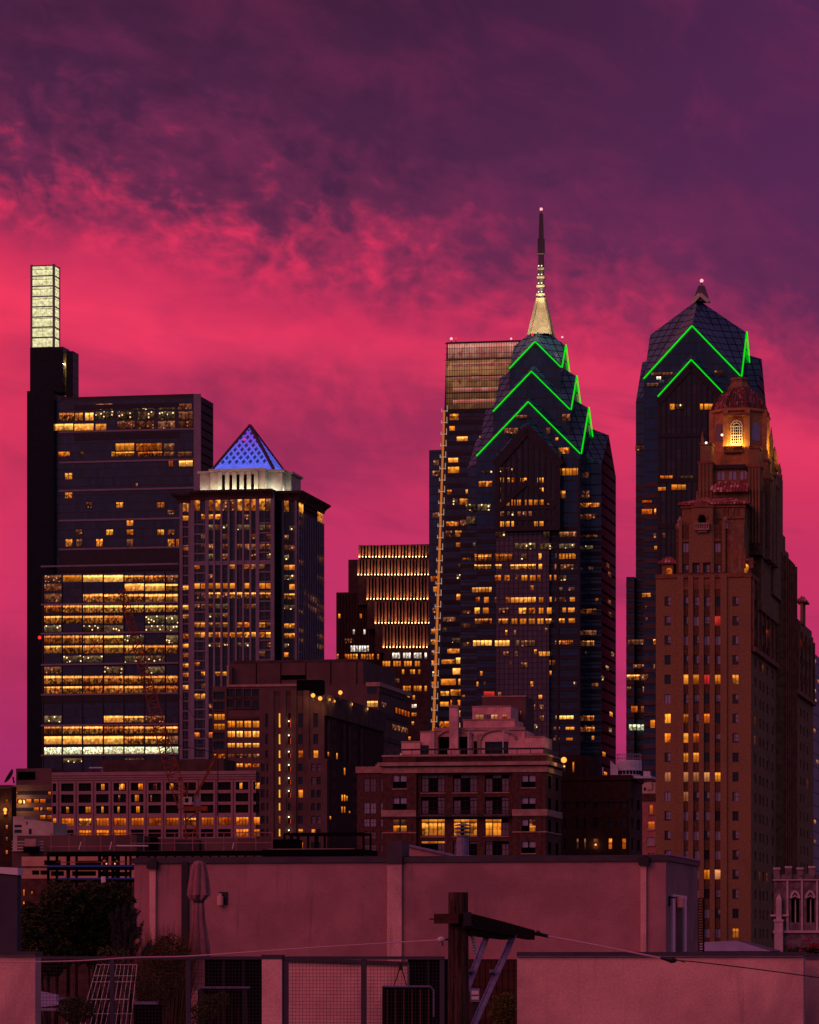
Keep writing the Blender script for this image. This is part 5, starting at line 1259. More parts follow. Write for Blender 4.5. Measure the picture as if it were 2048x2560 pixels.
# turrets on the shoulders
def turret(pl, pa, pb, ytop, yeave, ybase, dep, name='turret'):
    mb = MB(); a0, a1 = pl.a(pa), pl.a(pb); ze, zt_, zb_ = pl.z((pa + pb) / 2, yeave), pl.z((pa + pb) / 2, ytop), pl.z((pa + pb) / 2, ybase); v0 = pl.off
    mb.box(a0 + .3, a1 - .3, v0, v0 + dep, zb_, ze, BR)
    o = .45; c = [(a0 - o, v0 - o), (a1 + o, v0 - o), (a1 + o, v0 + dep + o), (a0 - o, v0 + dep + o)]; s_ = min((a1 - a0) * .3, dep * .4)
    t_ = [(a0 + s_, v0 + dep * .4), (a1 - s_, v0 + dep * .4), (a1 - s_, v0 + dep * .6), (a0 + s_, v0 + dep * .6)]
    mb.loft([[(*q, ze) for q in c], [(*q, ze + .25) for q in c], [(*q, zt_) for q in t_]], 'roof_tile'); return mb.build(name, b.root)
turret(b.f(.8), 1651, 1688, 1390, 1410, 1440, 4); turret(b.f(.8), 1829, 1876, 1385, 1404, 1440, 4)
turret(b.f(9), 1856, 1885, 1339, 1350, 1400, 5); turret(b.f(84), 1997, 2011, 1487, 1505, 1560, 6)
for px in (1843, 1862):
    q = b.f(.75); a = q.a(px); mb = MB(); zz_ = q.z(px, 1420)
    mb.poly([(a + .75 * math.cos(t), .74, zz_ + .75 * math.sin(t)) for t in [math.pi * i / 10 for i in range(11)]] + [(a - .3, .74, zz_ - .9), (a + .3, .74, zz_ - .9)], 'lit_amber'); mb.build('arched_window', b.root)
q = b.f(.75); a = q.a(1673); mb = MB(); zz_ = q.z(1673, 1428); mb.poly([(a + .5 * math.cos(t), .74, zz_ + .6 * math.sin(t)) for t in [math.pi * i / 8 for i in range(9)]] + [(a - .5, .74, zz_ - .6), (a + .5, .74, zz_ - .6)], 'lit_orange'); mb.build('arched_window', b.root)
# second stage
xb0, xb1 = f.a(1691), f.a(1816); zB = f.z(1760, 1312)
mb = MB(); f.facade(mb, xb0, xb1, zA, zB, opB, .3, 'brick_hotel_shaded'); mb.box(xb0, xb1 + 3, .31, 26, zA - .2, zB - .1, BS)
for c in (498, 578, 660, 744, 832): a = f.a(k8(c, 0)[0]); f.box(mb, max(a - .28, xb0), a + .28, zA + .3, zB + (.9 if c in (498, 832) else 0), .28, BR)
f.box(mb, xb0, xb1, f.z(1760, k8(0, 105)[1]), f.z(1760, k8(0, 85)[1]), .15, 'terracotta')
mb.box(xb1, f.a(1858), 3, 26, zA - .2, f.z(1840, 1345), BS)
for i in range(5): s_ = i * 1.25; mb.box(xb1 + s_, xb1 + s_ + .75, .3, 1.2, zA + 1, zB - .6 - i * 1.7, 'terracotta')
mb.build('second_stage', b.root)
for px, py in ((1700, 1296), (1812, 1300)):
    mb = MB(); a = f.a(px); z = f.z(px, 1314); mb.lathe([(.75, z - .5), (.75, z + .2), (.4, z + .5), (.5, z + .8), (.1, z + 1.6)], (a, .6), 8, 'stone_trim'); mb.build('finial', b.root)
# chapel stage with the niche, balcony and tiled hip roof
c2 = b.f(2); ca, cb = c2.a(1705), c2.a(1862); zc0, zc1 = c2.z(1780, 1320), c2.z(1780, 1262)
mb = MB(); mb.box(ca, cb, 2, 22, zc0 - 2, zc1, BR, right=BS)
for kx in (700, 740, 800, 850): a = c2.a(kD(kx, 0)[0]); c2.box(mb, a - .2, a + .2, c2.z(1780, kD(0, 1640)[1]), zc1 - .6, .2, 'terracotta')
c2.box(mb, c2.a(kD(640, 0)[0]), cb, c2.z(1780, kD(0, 1650)[1]), c2.z(1780, kD(0, 1630)[1]), .3, 'terracotta'); c2.box(mb, ca - .2, cb + .2, zc1 - .5, zc1, .3, 'terracotta')
mb.build('chapel_stage', b.root)
mb = MB(); zr_ = c2.z(1780, 1233); o = .7; e_ = [(ca - o, 2 - o), (cb + o, 2 - o), (cb + o, 16), (ca - o, 16)]; t_ = [(ca + 3.4, 8), (cb - 3.6, 8), (cb - 3.6, 12), (ca + 3.4, 12)]
mb.loft([[(*q, zc1) for q in e_], [(*q, zc1 + .35) for q in e_], [(*q, zr_) for q in t_]], 'roof_tile'); mb.build('tiled_roof', b.root)
fn = b.f(-.35); na, nb = fn.a(kD(372, 0)[0]), fn.a(kD(590, 0)[0]); zn = lambda y: fn.z(1757, kD(0, y)[1])
mb = MB(); oo = (fn.a(kD(440, 0)[0]), fn.a(kD(522, 0)[0]), zn(1690), zn(1605)); fn.facade(mb, na, nb, zn(2100), zn(1510), [oo], .5, BR, 'black_void'); mb.box(na, nb, .16, 2, zn(2100), zn(1510), BR)
nc = (na + nb) / 2; rr_ = (nb - na) / 2
mb.loft([[(nc - rr_ * math.cos(math.pi * i / 10) * .62, y_, zn(1510) + rr_ * .5 * math.sin(math.pi * i / 10)) for i in range(11)] for y_ in (-.35, 2)], 'terracotta')
fn.box(mb, na - .2, nb + .2, zn(1525), zn(1508), .2, 'terracotta')
ar = (oo[1] - oo[0]) / 2; pts = [((oo[0] + oo[1]) / 2 - (ar + .15) * math.cos(math.pi * i / 10), -.45, oo[3] - ar + (ar + .15) * math.sin(math.pi * i / 10)) for i in range(11)]
for p, q in zip(pts[:-1], pts[1:]): mb.bar(p, q, .3, .35, 'terracotta')
mb.build('niche', b.root); b.win(fn, *oo, 'black_void', d=.4)
def balcony(pl, xa, xb, ya, yb, kk, mt='stone_trim', out=.9):
    mb = MB(); a0, a1 = pl.a(kk(xa, 0)[0]), pl.a(kk(xb, 0)[0]); z1, z0 = pl.z(1780, kk(0, ya)[1]), pl.z(1780, kk(0, yb)[1])
    pl.box(mb, a0, a1, z1 - .22, z1, out, mt); pl.box(mb, a0, a1, z0, z0 + .3, out, mt); pl.box(mb, a0 + .4, a1 - .4, z0 - .35, z0, out * .6, mt); n = int((a1 - a0) / .36)
    for i in range(n + 1): a = a0 + (a1 - a0 - .2) * i / n; pl.box(mb, a, a + .2, z0 + .3, z1 - .22, .18, mt, d=-out + .2)
    return mb.build('balcony', b.root)
balcony(fn, 405, 558, 1690, 1765, kD)
# main shaft behind
sD = b.f(8); da, db = sD.a(1741), sD.a(1902); zD = sD.z(1820, 1163); zD0 = zc1 - 8; yD = b.r(db).a(1961); rD = b.r(db)
mb = MB(); mb.box(da + 2.6, db - 2.6, 9.2, yD, zD0, zD, BR, right=BS); mb.box(da + .5, db - .3, 12, yD - 1, zA - 5, zD - 3, BS)
mb.box(da, db, 8, 22, zD0, sD.z(1820, 1226), BS)
sD9 = b.f(9.2); sD9.box(mb, da + 2.6, db - 2.6, zD - .5, zD + .2, .5, 'dark_metal')
mb.build('shaft', b.root)
for xa in (640, 762, 878):
    a0, a1 = sD9.a(kD(xa, 0)[0]), sD9.a(kD(xa + 72, 0)[0]); z0, z1 = sD9.z(1820, kD(0, 1243)[1]), sD9.z(1820, kD(0, 1178)[1]); ac, ra = (a0 + a1) / 2, (a1 - a0) / 2
    mb = MB(); mb.poly([(a0, 9.15, z0), (a1, 9.15, z0)] + [(ac + ra * math.cos(math.pi * i / 10), 9.15, z1 + ra * .7 * math.sin(math.pi * i / 10)) for i in range(11)], 'blind')
    mb.bar((ac, 9.1, z0), (ac, 9.1, z1 + .6), .1, .1, 'stone_dark'); mb.build('arched_window', b.root)
mb = MB(); p, q = sD.a(kD(575, 0)[0]), sD.a(kD(965, 0)[0]); mb.loft([[(p, 6.6, sD.z(1820, 1226)), (q, 6.6, sD.z(1820, 1226)), (q, 9.2, sD.z(1820, 1201)), (p, 9.2, sD.z(1820, 1201))], [(p, 6.6, sD.z(1820, 1226) - .4), (q, 6.6, sD.z(1820, 1226) - .4), (q, 9.2, sD.z(1820, 1201) - .4), (p, 9.2, sD.z(1820, 1201) - .4)]], 'roof_tile'); mb.build('tiled_skirt', b.root)
def pier(a0, a1, y0, y1, ztop, name='corner_pier', zb_=None):
    mb = MB(); zb2 = zb_ or zD0; mb.box(a0, a1, y0, y1, zb2, ztop - 3.2, BR, right=BS); w_ = (a1 - a0) * .12
    mb.box(a0 + w_, a1 - w_, y0 + w_, y1 - w_, ztop - 3.2, ztop, BR, right=BS); mb.box(a0 - .15, a1 + .15, y0 - .15, y1 + .15, ztop - 3.5, ztop - 3.1, 'terracotta'); mb.box(a0 + w_ - .15, a1 - w_ + .15, y0 + w_ - .15, y1 - w_ + .15, ztop - .3, ztop + .15, 'terracotta')
    for i in range(4): c = a0 + (a1 - a0) * (i + .5) / 4; mb.box(c - .15, c + .15, y0 - .2, y0, zb2 + 2, ztop - 3.6, BR)
    return mb.build(name, b.root)
zP = sD.z(1760, 1108)
pier(sD.a(kD(440, 0)[0]), sD.a(kD(592, 0)[0]), 8, 12, zP); pier(sD.a(kD(955, 0)[0]), db, 8, 12, zP - .8)
for i, (p, zt_) in enumerate(((16, zP - 1), (22, zP + .5), (28, zP - 1))): pier(db - 2, db + .8, p, p + 4, zt_ - 1)
def pinnacle(x, y, z, h, w=.5, mt='brick_hotel_side'):
    mb = MB(); mb.lathe([(w, z - 1), (w, z), (w * .6, z + .15 * h), (w * .75, z + .35 * h), (w * .5, z + .6 * h), (w * .08, z + h)], (x, y), 8, mt); return mb.build('pinnacle', b.root)
pinnacle(db + .2, 24, zP + .5, 4.2); pinnacle(db + .2, 30, zP - 1.2, 3.2, .8, 'terracotta'); pinnacle(sD.a(kD(475, 0)[0]), 9, zP, 2.2, .3)
zv = lambda y: HC + (HY - y) / F * 715
pinnacle(db - .5, 46, zv(1205), 2.2, .5); pinnacle(db - 1, 50, zv(1352), 2.4, .5)
mb = MB(); rb = b.r(db)
for i in range(9): p = 9 + (yD - 12) * i / 8; mb.box(db - 2.59, db - 2.1, p, p + 1, zA, zD - 1.5, 'terracotta')
mb.box(db - 4, db - .1, 33, 48, zA, zv(1215), BS); mb.box(db - 4, db, 30, 51.5, zA - .5, zv(1350), BS); mb.box(db - 5, db + .1, 29, 57, zA - .8, zv(1384), BS); mb.box(db - 6, db - .3, 28, 65, zA - 1.2, zv(1428), BS); mb.box(db - 4, db - .2, 58, 59, zA, zv(1378), 'terracotta'); mb.build('side_buttress', b.root)
small_lamp(b, (sD.a(kD(524, 0)[0]), 7.7, sD.z(1766, kD(0, 860)[1])), .2, 'bulb_white', 'spot_lamp')
# octagonal lantern and dome
cE = b.f(19); ex_, ey_ = cE.a(1849), 19; RO = 4.85; OFF = math.pi / 8
ZE = lambda y: cE.z(1850, kD(0, y)[1])
pbr('lantern_stone', srgb(190, 138, 84), srgb(160, 112, 68), .8, .85, .2)
mb = MB(); mb.lathe([(RO + .7, zD - 4), (RO + .7, ZE(960)), (RO, ZE(935)), (RO, ZE(575)), (RO + .45, ZE(560)), (RO + .45, ZE(535)), (RO, ZE(530))], (ex_, ey_), 8, 'lantern_stone', OFF)
ap_ = RO * math.cos(OFF)
for k in range(8):
    q = OFF + k * math.pi / 4; mb.box(ex_ + (RO + .1) * math.cos(q) - .42, ex_ + (RO + .1) * math.cos(q) + .42, ey_ + (RO + .1) * math.sin(q) - .42, ey_ + (RO + .1) * math.sin(q) + .42, zD, ZE(545), 'lantern_stone')
mb.build('lantern_drum', b.root)
def arched(ang, w, zb_, zs, mt, name='arched_window', trim=True):
    """arched window on the face of the drum that looks towards `ang`"""
    n_ = Vector((math.cos(ang), math.sin(ang), 0)); t_ = Vector((-math.sin(ang), math.cos(ang), 0)) * -1; c0 = Vector((ex_, ey_, 0)) + n_ * (ap_ + .05)
    P_ = lambda s_, z, o=0: tuple(c0 + t_ * s_ + n_ * o + Vector((0, 0, z)))
    mb = MB(); hw = w / 2
    mb.poly([P_(-hw, zb_), P_(hw, zb_)] + [P_(hw * math.cos(math.pi * i / 12), zs + hw * math.sin(math.pi * i / 12)) for i in range(13)], mt)
    if trim:
        for s_ in (-.98, -.55, .55, .98): mb.bar(P_(s_ * hw, zb_, .08), P_(s_ * hw, zs, .08), .13, .13, 'window_white')
        for s_ in (-.2, .2): mb.bar(P_(s_ * hw, zb_, .07), P_(s_ * hw, zs, .07), .06, .06, 'window_white')
        for i in range(7): z = zb_ + (zs - zb_) * i / 6; mb.bar(P_(-hw, z, .09), P_(hw, z, .09), .06 if i not in (0, 3, 6) else .14, .06 if i not in (0, 3, 6) else .14, 'window_white')
        for rr2 in (1, .62): 
            pts = [P_(hw * rr2 * math.cos(math.pi * i / 12), zs + hw * rr2 * math.sin(math.pi * i / 12), .08) for i in range(13)]
            for p, q in zip(pts[:-1], pts[1:]): mb.bar(p, q, .13, .13, 'window_white')
        for i in (3, 6, 9): mb.bar(P_(hw * .62 * math.cos(math.pi * i / 12), zs + hw * .62 * math.sin(math.pi * i / 12), .07), P_(hw * math.cos(math.pi * i / 12), zs + hw * math.sin(math.pi * i / 12), .07), .08, .08, 'window_white')
    return mb.build(name, b.root)
pbr('window_white', L(.8, .74, .6), rough=.6)
fr = R(-90)
arched(fr, 1.95, ZE(905), ZE(725), 'dark_glass'); arched(fr + math.pi / 4, 1.9, ZE(865), ZE(735), 'blind', trim=False); arched(fr - math.pi / 4, 1.9, ZE(865), ZE(735), 'curtain_dim', trim=False); arched(0, 1.9, ZE(865), ZE(735), 'blind', trim=False)
for ang in (fr, 0):
    mb = MB()
    n_ = Vector((math.cos(ang), math.sin(ang), 0)); t_ = Vector((-math.sin(ang), math.cos(ang), 0)); c0 = Vector((ex_, ey_, 0)) + n_ * (ap_ + .2)
    for s_ in (-1.75, 1.75): mb.bar(c0 + t_ * s_ + Vector((0, 0, ZE(905))), c0 + t_ * s_ + Vector((0, 0, ZE(600))), .55, .5, 'lantern_stone')
    mb.bar(c0 - t_ * 2.3 + n_ * .15 + Vector((0, 0, ZE(603))), c0 + t_ * 2.3 + n_ * .15 + Vector((0, 0, ZE(603))), .7, .45, 'terracotta')
    mb.build('lantern_trim', b.root)
gE = b.f(ey_ - ap_ - 1.2); balcony(b.f(ey_ - ap_ - .1), 712, 905, 905, 970, kD, 'terracotta', 1.2)
def at8(px, v): return b.f(v).a(px)
lamp_light(b.root, (at8(1828, ey_ - ap_ - 1.4), ey_ - ap_ - 1.15, ZE(930)), 620, (1, .56, .11), size=.25)
lamp_light(b.root, (at8(1845, ey_ - ap_ - 1.4), ey_ - ap_ - 1.05, ZE(925)), 420, (1, .58, .12), size=.25)
lamp_light(b.root, (ex_ + ap_ + 1.2, ey_ - .5, ZE(900)), 500, (1, .56, .08), size=.3); lamp_light(b.root, (db + 1.8, 29, zP + .2), 130, (1, .6, .1), size=.3)
mb = MB(); mb.lathe([(RO + .1, ZE(535)), (RO * .96, ZE(480)), (RO * .82, ZE(420)), (RO * .64, ZE(365)), (RO * .45, ZE(318)), (RO * .36, ZE(290))], (ex_, ey_), 8, 'roof_tile_old', OFF); mb.build('dome', b.root)
mb = MB()
for k in range(8):
    q = OFF + k * math.pi / 4; pts = [(ex_ + rr * math.cos(q), ey_ + rr * math.sin(q), z) for rr, z in ((RO + .15, ZE(535)), (RO * .97, ZE(480)), (RO * .83, ZE(420)), (RO * .65, ZE(365)), (RO * .46, ZE(318)))]
    mb.tube(pts, .22, 'roof_tile_old', 5)
mb.build('dome_ribs', b.root)
mb = MB(); mb.lathe([(2.0, ZE(318)), (2.1, ZE(290)), (1.8, ZE(280)), (1.5, ZE(240)), (1.55, ZE(215)), (1.7, ZE(208)), (1.5, ZE(190)), (.9, ZE(185))], (ex_, ey_), 8, 'brick_hotel_side', OFF); mb.build('dome_cap', b.root)
mb = MB(); zz_ = ZE(800); mb.tube([(at8(1805, 12), 12, zz_ - 1), (at8(1805, 12), 12, zz_ + 1.4)], .06, 'dark_metal'); mb.ball((at8(1805.5, 11.8), 11.8, zz_ - .5), .18, 'bulb_warm'); mb.build('lantern_lamp', b.root)
b.close()
# ================================================================ middle distance: crane, railings, steel frame
pbr('crane_orange', srgb(146, 74, 28), srgb(108, 52, 24), 1.0, .7, .3)
pbr('stucco_tan', srgb(206, 158, 128), srgb(184, 138, 112), .6, .9, .15)
pbr('blue_paint', srgb(34, 74, 150), rough=.6)
pbr('wood_pole', srgb(92, 66, 54), srgb(44, 31, 27), 3.0, .9, .15, stretch=(7, 7, .4), bump=.9, bscale=8, lo=.38, hi=.62, stain=(srgb(34, 24, 22), .6, .8))
pbr('wood_dark', srgb(74, 46, 36), srgb(52, 32, 26), 2.0, .9, .15, stretch=(.6, 6, 6))
pbr('galvanised', srgb(122, 116, 142), srgb(98, 92, 118), 6, .45, .5)
pbr('porcelain', srgb(214, 200, 200), rough=.35, spec=.5)
pbr('wire', srgb(190, 150, 160), rough=.5)
pbr('wire_dark', L(.015), rough=.6)
pbr('fabric', srgb(160, 112, 112), srgb(140, 96, 98), 3, .95, .1)
pbr('leaf_dark', L(.014, .024, .008), L(.034, .046, .013), 1.2, .8, .15)
pbr('leaf_olive', L(.085, .085, .016), L(.05, .056, .014), 1.5, .8, .15)
pbr('leaf_pine', L(.055, .06, .055), L(.035, .04, .036), 2, .8, .15)
pbr('leaf_lime', L(.16, .15, .025), L(.10, .10, .02), 4, .8, .15)
pbr('grass_rust', L(.16, .07, .03), L(.10, .06, .02), 3, .9, .1)
pbr('bark', L(.03, .022, .018), L(.05, .036, .03), 3, .95, .1)
pbr('petal_red', L(.6, .02, .05), L(.45, .015, .04), 6, .7, .2)
pbr('lilac_roof', srgb(170, 160, 186), srgb(150, 140, 168), .8, .6, .3)
pbr('church_stone', srgb(128, 108, 110), srgb(92, 76, 80), 1.4, .9, .15, lo=.4, hi=.6, stain=(srgb(64, 52, 56), .9, .6))
pbr('church_trim', srgb(196, 168, 166), srgb(172, 146, 146), 1.5, .85, .2)
pbr('grey_wall', L(.05, .045, .055), L(.065, .058, .07), .8, .8, .2)
pbr('door_red', srgb(96, 48, 42), srgb(74, 36, 32), 1.5, .6, .3)

def truss(mb, p0, p1, w0, w1, n, mt, r=.1, dy=1.2):
    """lattice girder of four chords from p0 to p1"""
    p0, p1 = Vector(p0), Vector(p1); d = (p1 - p0).normalized(); s_ = d.cross(Vector((0, 1, 0))).normalized(); q = Vector((0, 1, 0))
    def c(t, i, j): w = (w0 + (w1 - w0) * t) / 2; return p0.lerp(p1, t) + s_ * w * i + q * dy / 2 * j
    for i in (-1, 1):
        for j in (-1, 1): mb.bar(c(0, i, j), c(1, i, j), r * 1.5, r * 1.5, mt)
    for k in range(n):
        a, e = k / n, (k + 1) / n; sg = 1 if k % 2 else -1
        for j in (-1, 1): mb.bar(c(a, sg, j), c(e, -sg, j), r, r, mt); mb.bar(c(a, -1, j), c(a, 1, j), r, r, mt)
        for i in (-1, 1): mb.bar(c(a, i, sg), c(e, i, -sg), r, r, mt)
YC = 800; cw = lambda px, py, Y=YC: at(px, py, Y)
base = at(478, 2085, YC); root = empty('tower_crane', (base.x, YC, 0), 'rusty orange lattice tower crane with raised jib in front of the lit office floors', 'crane')
def rel(px, py, dy=0): v_ = cw(px, py); return (v_.x - base.x, dy, v_.z)
mb = MB(); truss(mb, (0, 0, 0), rel(478, 2032), 2.3, 2.3, 26, 'crane_orange', .16, 2.3); mb.build('mast', root)
mb = MB(); truss(mb, rel(462, 2020), rel(422, 1900), 2.6, 2.6, 7, 'crane_orange', .13); truss(mb, rel(422, 1900), rel(305, 1474), 2.6, 1.3, 26, 'crane_orange', .12); mb.build('jib', root)
mb = MB(); p = rel(459, 2028); q = rel(519, 2016); mb.box(p[0], q[0], -1.6, 1.6, p[2], q[2], 'crane_orange'); p = rel(486, 2018); q = rel(500, 1996); mb.box(p[0], q[0], -1, 1, p[2], q[2], 'grey_metal'); mb.build('machine_deck', root)
mb = MB(); p = rel(460, 2013); q = rel(481, 1993); mb.box(p[0], q[0], -1.9, -.3, p[2], q[2], 'limestone'); mb.box(p[0] + .3, q[0] - .7, -1.95, -1.91, p[2] + .5, q[2] - .3, 'black_void'); mb.build('cab', root)
mb = MB()
for j in (-.9, .9): mb.bar(rel(486, 1995, j), rel(545, 1883, j * .4), .42, .42, 'crane_orange')
for t in (.25, .5, .75): a, e = Vector(rel(486, 1995, -.9)), Vector(rel(545, 1883, -.36)); v_ = a.lerp(e, t); mb.bar(v_, v_ + Vector((0, 1.5 - t, 0)), .15, .15, 'crane_orange')
mb.bar(rel(468, 1990), rel(470, 1955), .25, .25, 'crane_orange'); mb.build('a_frame', root)
mb = MB()
for j in (-.3, .3): mb.tube([rel(545, 1883, j), rel(430, 1860, j)], .06, 'dark_metal', 4); mb.tube([rel(545, 1883, j), rel(544, 2040, j)], .09, 'dark_metal', 4)
mb.tube([rel(545, 1883), rel(330, 1560)], .05, 'dark_metal', 4); mb.tube([rel(307, 1478), rel(307, 1560)], .06, 'dark_metal', 4); mb.build('cables', root)

b = Bld('flat_roofed_building', 700, 440, 'low flat roofed brownish building with parapet behind the terrace railing')
f = b.f(); mb = MB(); mb.box(f.a(30), 0, 0, 25, 0, f.z(365, 2127), 'concrete_brown'); mb.box(f.a(30), f.a(330), 2, 8, f.z(365, 2127), f.z(180, 2087), 'concrete_brown'); mb.box(f.a(330), f.a(690), 6, 12, f.z(365, 2127), f.z(500, 2092), 'concrete_brown'); mb.build('wall', b.root)
mb = MB()
for i in range(4): z = f.z(70, 2128 - i * 7.5); mb.box(f.a(31), f.a(110), -.3, -.05, z, z + .13, 'limestone')
mb.build('louvre_panel', b.root)
mb = MB(); mb.box(f.a(67), f.a(102), -1.4, -.4, f.z(85, 2133), f.z(85, 2117), 'black_void'); mb.box(f.a(70), f.a(98), -1.35, -.45, f.z(85, 2117), f.z(85, 2098), 'stone_trim'); mb.build('roof_unit', b.root)
mb = MB(); mb.box(f.a(344), f.a(362), 5.2, 5.9, f.z(350, 2127), f.z(350, 2090), 'black_void'); mb.box(f.a(405), f.a(470), 5.2, 5.9, f.z(440, 2127), f.z(440, 2097), 'dark_metal'); mb.build('roof_door', b.root)
b.close()
b = Bld('terrace_railing', 682, 272, 'thin pale metal and glass railing along the roof in front of the pale offices', 'railing')
f = b.f(); mb = MB(); x0 = f.a(128); zb_ = f.z(400, 2128)
for y, p, q in ((2083, 128, 682), (2108, 327, 682), (2115, 124, 330)): z = f.z(400, y); f.box(mb, f.a(p), f.a(q), z - .03, z + .03, .06, 'fabric')
for p in (128, 173, 211, 252, 286, 328, 360, 405, 437, 482, 515, 560, 591, 640, 681): a = f.a(p); f.box(mb, a - .028, a + .028, zb_, f.z(400, 2083), .05, 'fabric')
mb.build('rail', b.root)
mb = MB(); mb.box(f.a(120), f.a(700), -.3, 2.5, f.z(400, 2138), zb_, 'black_void'); mb.build('deck_edge', b.root)
for p, q, y0, y1 in ((203, 209, 2124, 2104), (280, 285, 2124, 2104), (586, 590, 2124, 2108)):
    mb = MB(); mb.bar((f.a(p), -.6, f.z(400, y0)), (f.a(q), -.6, f.z(400, y1)), .06, .06, 'porcelain'); mb.build('loose_bar', b.root)
mb = MB(); mb.bar((f.a(296), -.5, f.z(400, 2114)), (f.a(375), -.5, f.z(400, 2115)), .06, .08, 'porcelain'); mb.build('loose_bar', b.root)
b = Bld('steel_frame', 800, 266, 'dark steel frame of lattice columns and blue beams under the terrace railing', 'steel frame')
f = b.f(); kR = Z(100, 1860, .173913); mb = MB()
for xa, xb in ((118, 140), (240, 264), (396, 434), (524, 545), (850, 880), (968, 986), (1042, 1076), (1130, 1150), (1235, 1252), (1300, 1318), (1395, 1420), (1560, 1580), (1655, 1675)): f.box(mb, f.a(kR(xa, 0)[0]), f.a(kR(xb, 0)[0]), 0, f.z(300, 2139), .3, 'black_void')
for xx in range(415, 800, 22): f.box(mb, f.a(xx), f.a(xx + 3), f.z(600, 2160), f.z(600, 2139), .2, 'black_void')
for xa, xb in ((880, 968), (1076, 1130)):
    for i in range(5):
        y0 = 1590 + i * 90; a0, a1 = f.a(kR(xa, 0)[0]), f.a(kR(xb, 0)[0]); z1, z0 = f.z(300, kR(0, y0)[1]), f.z(300, kR(0, y0 + 90)[1])
        mb.bar((a0, 0, z1), (a1, 0, z0), .1, .1, 'black_void'); mb.bar((a1, 0, z1), (a0, 0, z0), .1, .1, 'black_void')
f.box(mb, f.a(120), 0, f.z(300, 2141), f.z(300, 2138.6), .5, 'black_void'); mb.build('column_lattice', b.root)
for y0, y1, p, q in ((1742, 1772, 130, 1370), (1928, 1950, 280, 1370)):
    mb = MB(); a0, a1 = f.a(kR(p, 0)[0]), f.a(kR(q, 0)[0]); z1, z0 = f.z(230, kR(0, y0)[1]), f.z(230, kR(0, y1)[1]); f.box(mb, a0, a1, z0, z1, .2, 'blue_paint', d=-.31); f.box(mb, a0, a1, z0 - .22, z0, .15, 'black_void', d=-.31); mb.build('blue_beam', b.root)
mb = MB(); z = f.z(230, kR(0, 1700)[1]); f.box(mb, f.a(kR(270, 0)[0]), f.a(kR(1360, 0)[0]), z - .03, z + .03, .05, 'crane_orange', d=-.4); mb.build('guard_rail', b.root)
for px_ in (272, 293): small_lamp(b, (f.a(px_), -.6, f.z(px_, 2160)), .05, 'flood_orange')
mb = MB(); mb.poly([(f.a(260), -.7, f.z(265, 2208)), (f.a(271), -.7, f.z(265, 2206)), (f.a(271), -.75, f.z(265, 2192)), (f.a(259), -.7, f.z(265, 2192))], 'porcelain'); mb.build('white_sheet', b.root)
b = Bld('low_building', 345, 330, 'low tan building with dark strip windows seen through the steel frame')
f = b.f(); x0 = f.a(54); mb = MB(); ops = []
for y0, y1, p, q in ((2176, 2187, 80, 98), (2176, 2187, 101, 118), (2178, 2190, 127, 160), (2178, 2190, 180, 240), (2180, 2191, 250, 325), (2151, 2163, 110, 152), (2152, 2164, 190, 245)): o = f.rect(p, y0, q, y1); ops.append(o); b.win(f, *o, 'black_void', d=.3)
mb = MB(); f.facade(mb, x0, 0, 0, f.z(200, 2141), ops, .35, 'stucco_tan'); mb.box(x0, 0, .36, 14, 0, f.z(200, 2141) - .1, 'stucco_tan'); f.box(mb, x0, 0, f.z(200, 2168), f.z(200, 2165), .12, 'stone_dark'); f.box(mb, x0, 0, 0, f.z(200, 2196), .06, 'brick_brown'); mb.build('wall', b.root)
for px, py, h_ in ((60, 2232, 16), (60, 2262, 16), (80, 2232, 6), (70, 2268, 8)): b.winpx(f, px, py - h_ / 2, px + 3, py + h_ / 2, 'lit_orange', d=-.2)
b.close()
b = Bld('pergola', 912, 240, 'dark metal pergola frame on the roof beside the slim brick building', 'pergola')
f = b.f(); mb = MB(); kI = Z(520, 1620, .25507)
for c in (752, 815, 985, 1075, 1528): a = f.a(kI(c, 0)[0]); f.box(mb, a - .06, a + .06, f.z(800, 2140), f.z(800, 2086), .12, 'black_void'); mb.box(a - .06, a + .06, 2, 2.12, f.z(800, 2140), f.z(800, 2086), 'black_void')
for y in (2085,): z = f.z(800, y); mb.box(f.a(711), 0, -.12, 0, z - .08, z + .08, 'black_void'); mb.box(f.a(711), 0, 2, 2.12, z - .08, z + .08, 'black_void')
for i in range(8): a = f.a(711) + (0 - f.a(711)) * i / 7; mb.box(a - .04, a + .04, 0, 2, f.z(800, 2085) - .03, f.z(800, 2085) + .05, 'black_void')
mb.build('frame', b.root)
mb = MB(); mb.box(f.a(677), f.a(734), .5, 2.5, f.z(700, 2124), f.z(700, 2098), 'black_void'); mb.build('booth', b.root)
mb = MB(); mb.box(f.a(662), 0, -.6, 4, f.z(800, 2138), f.z(800, 2124), 'black_void'); mb.box(f.a(675), -.5, -.65, -.6, f.z(800, 2124), f.z(800, 2122.5), 'stone_trim'); mb.box(f.a(662), 0, -.4, 4, 0, f.z(800, 2138), 'brick_dark'); mb.build('roof_edge', b.root)

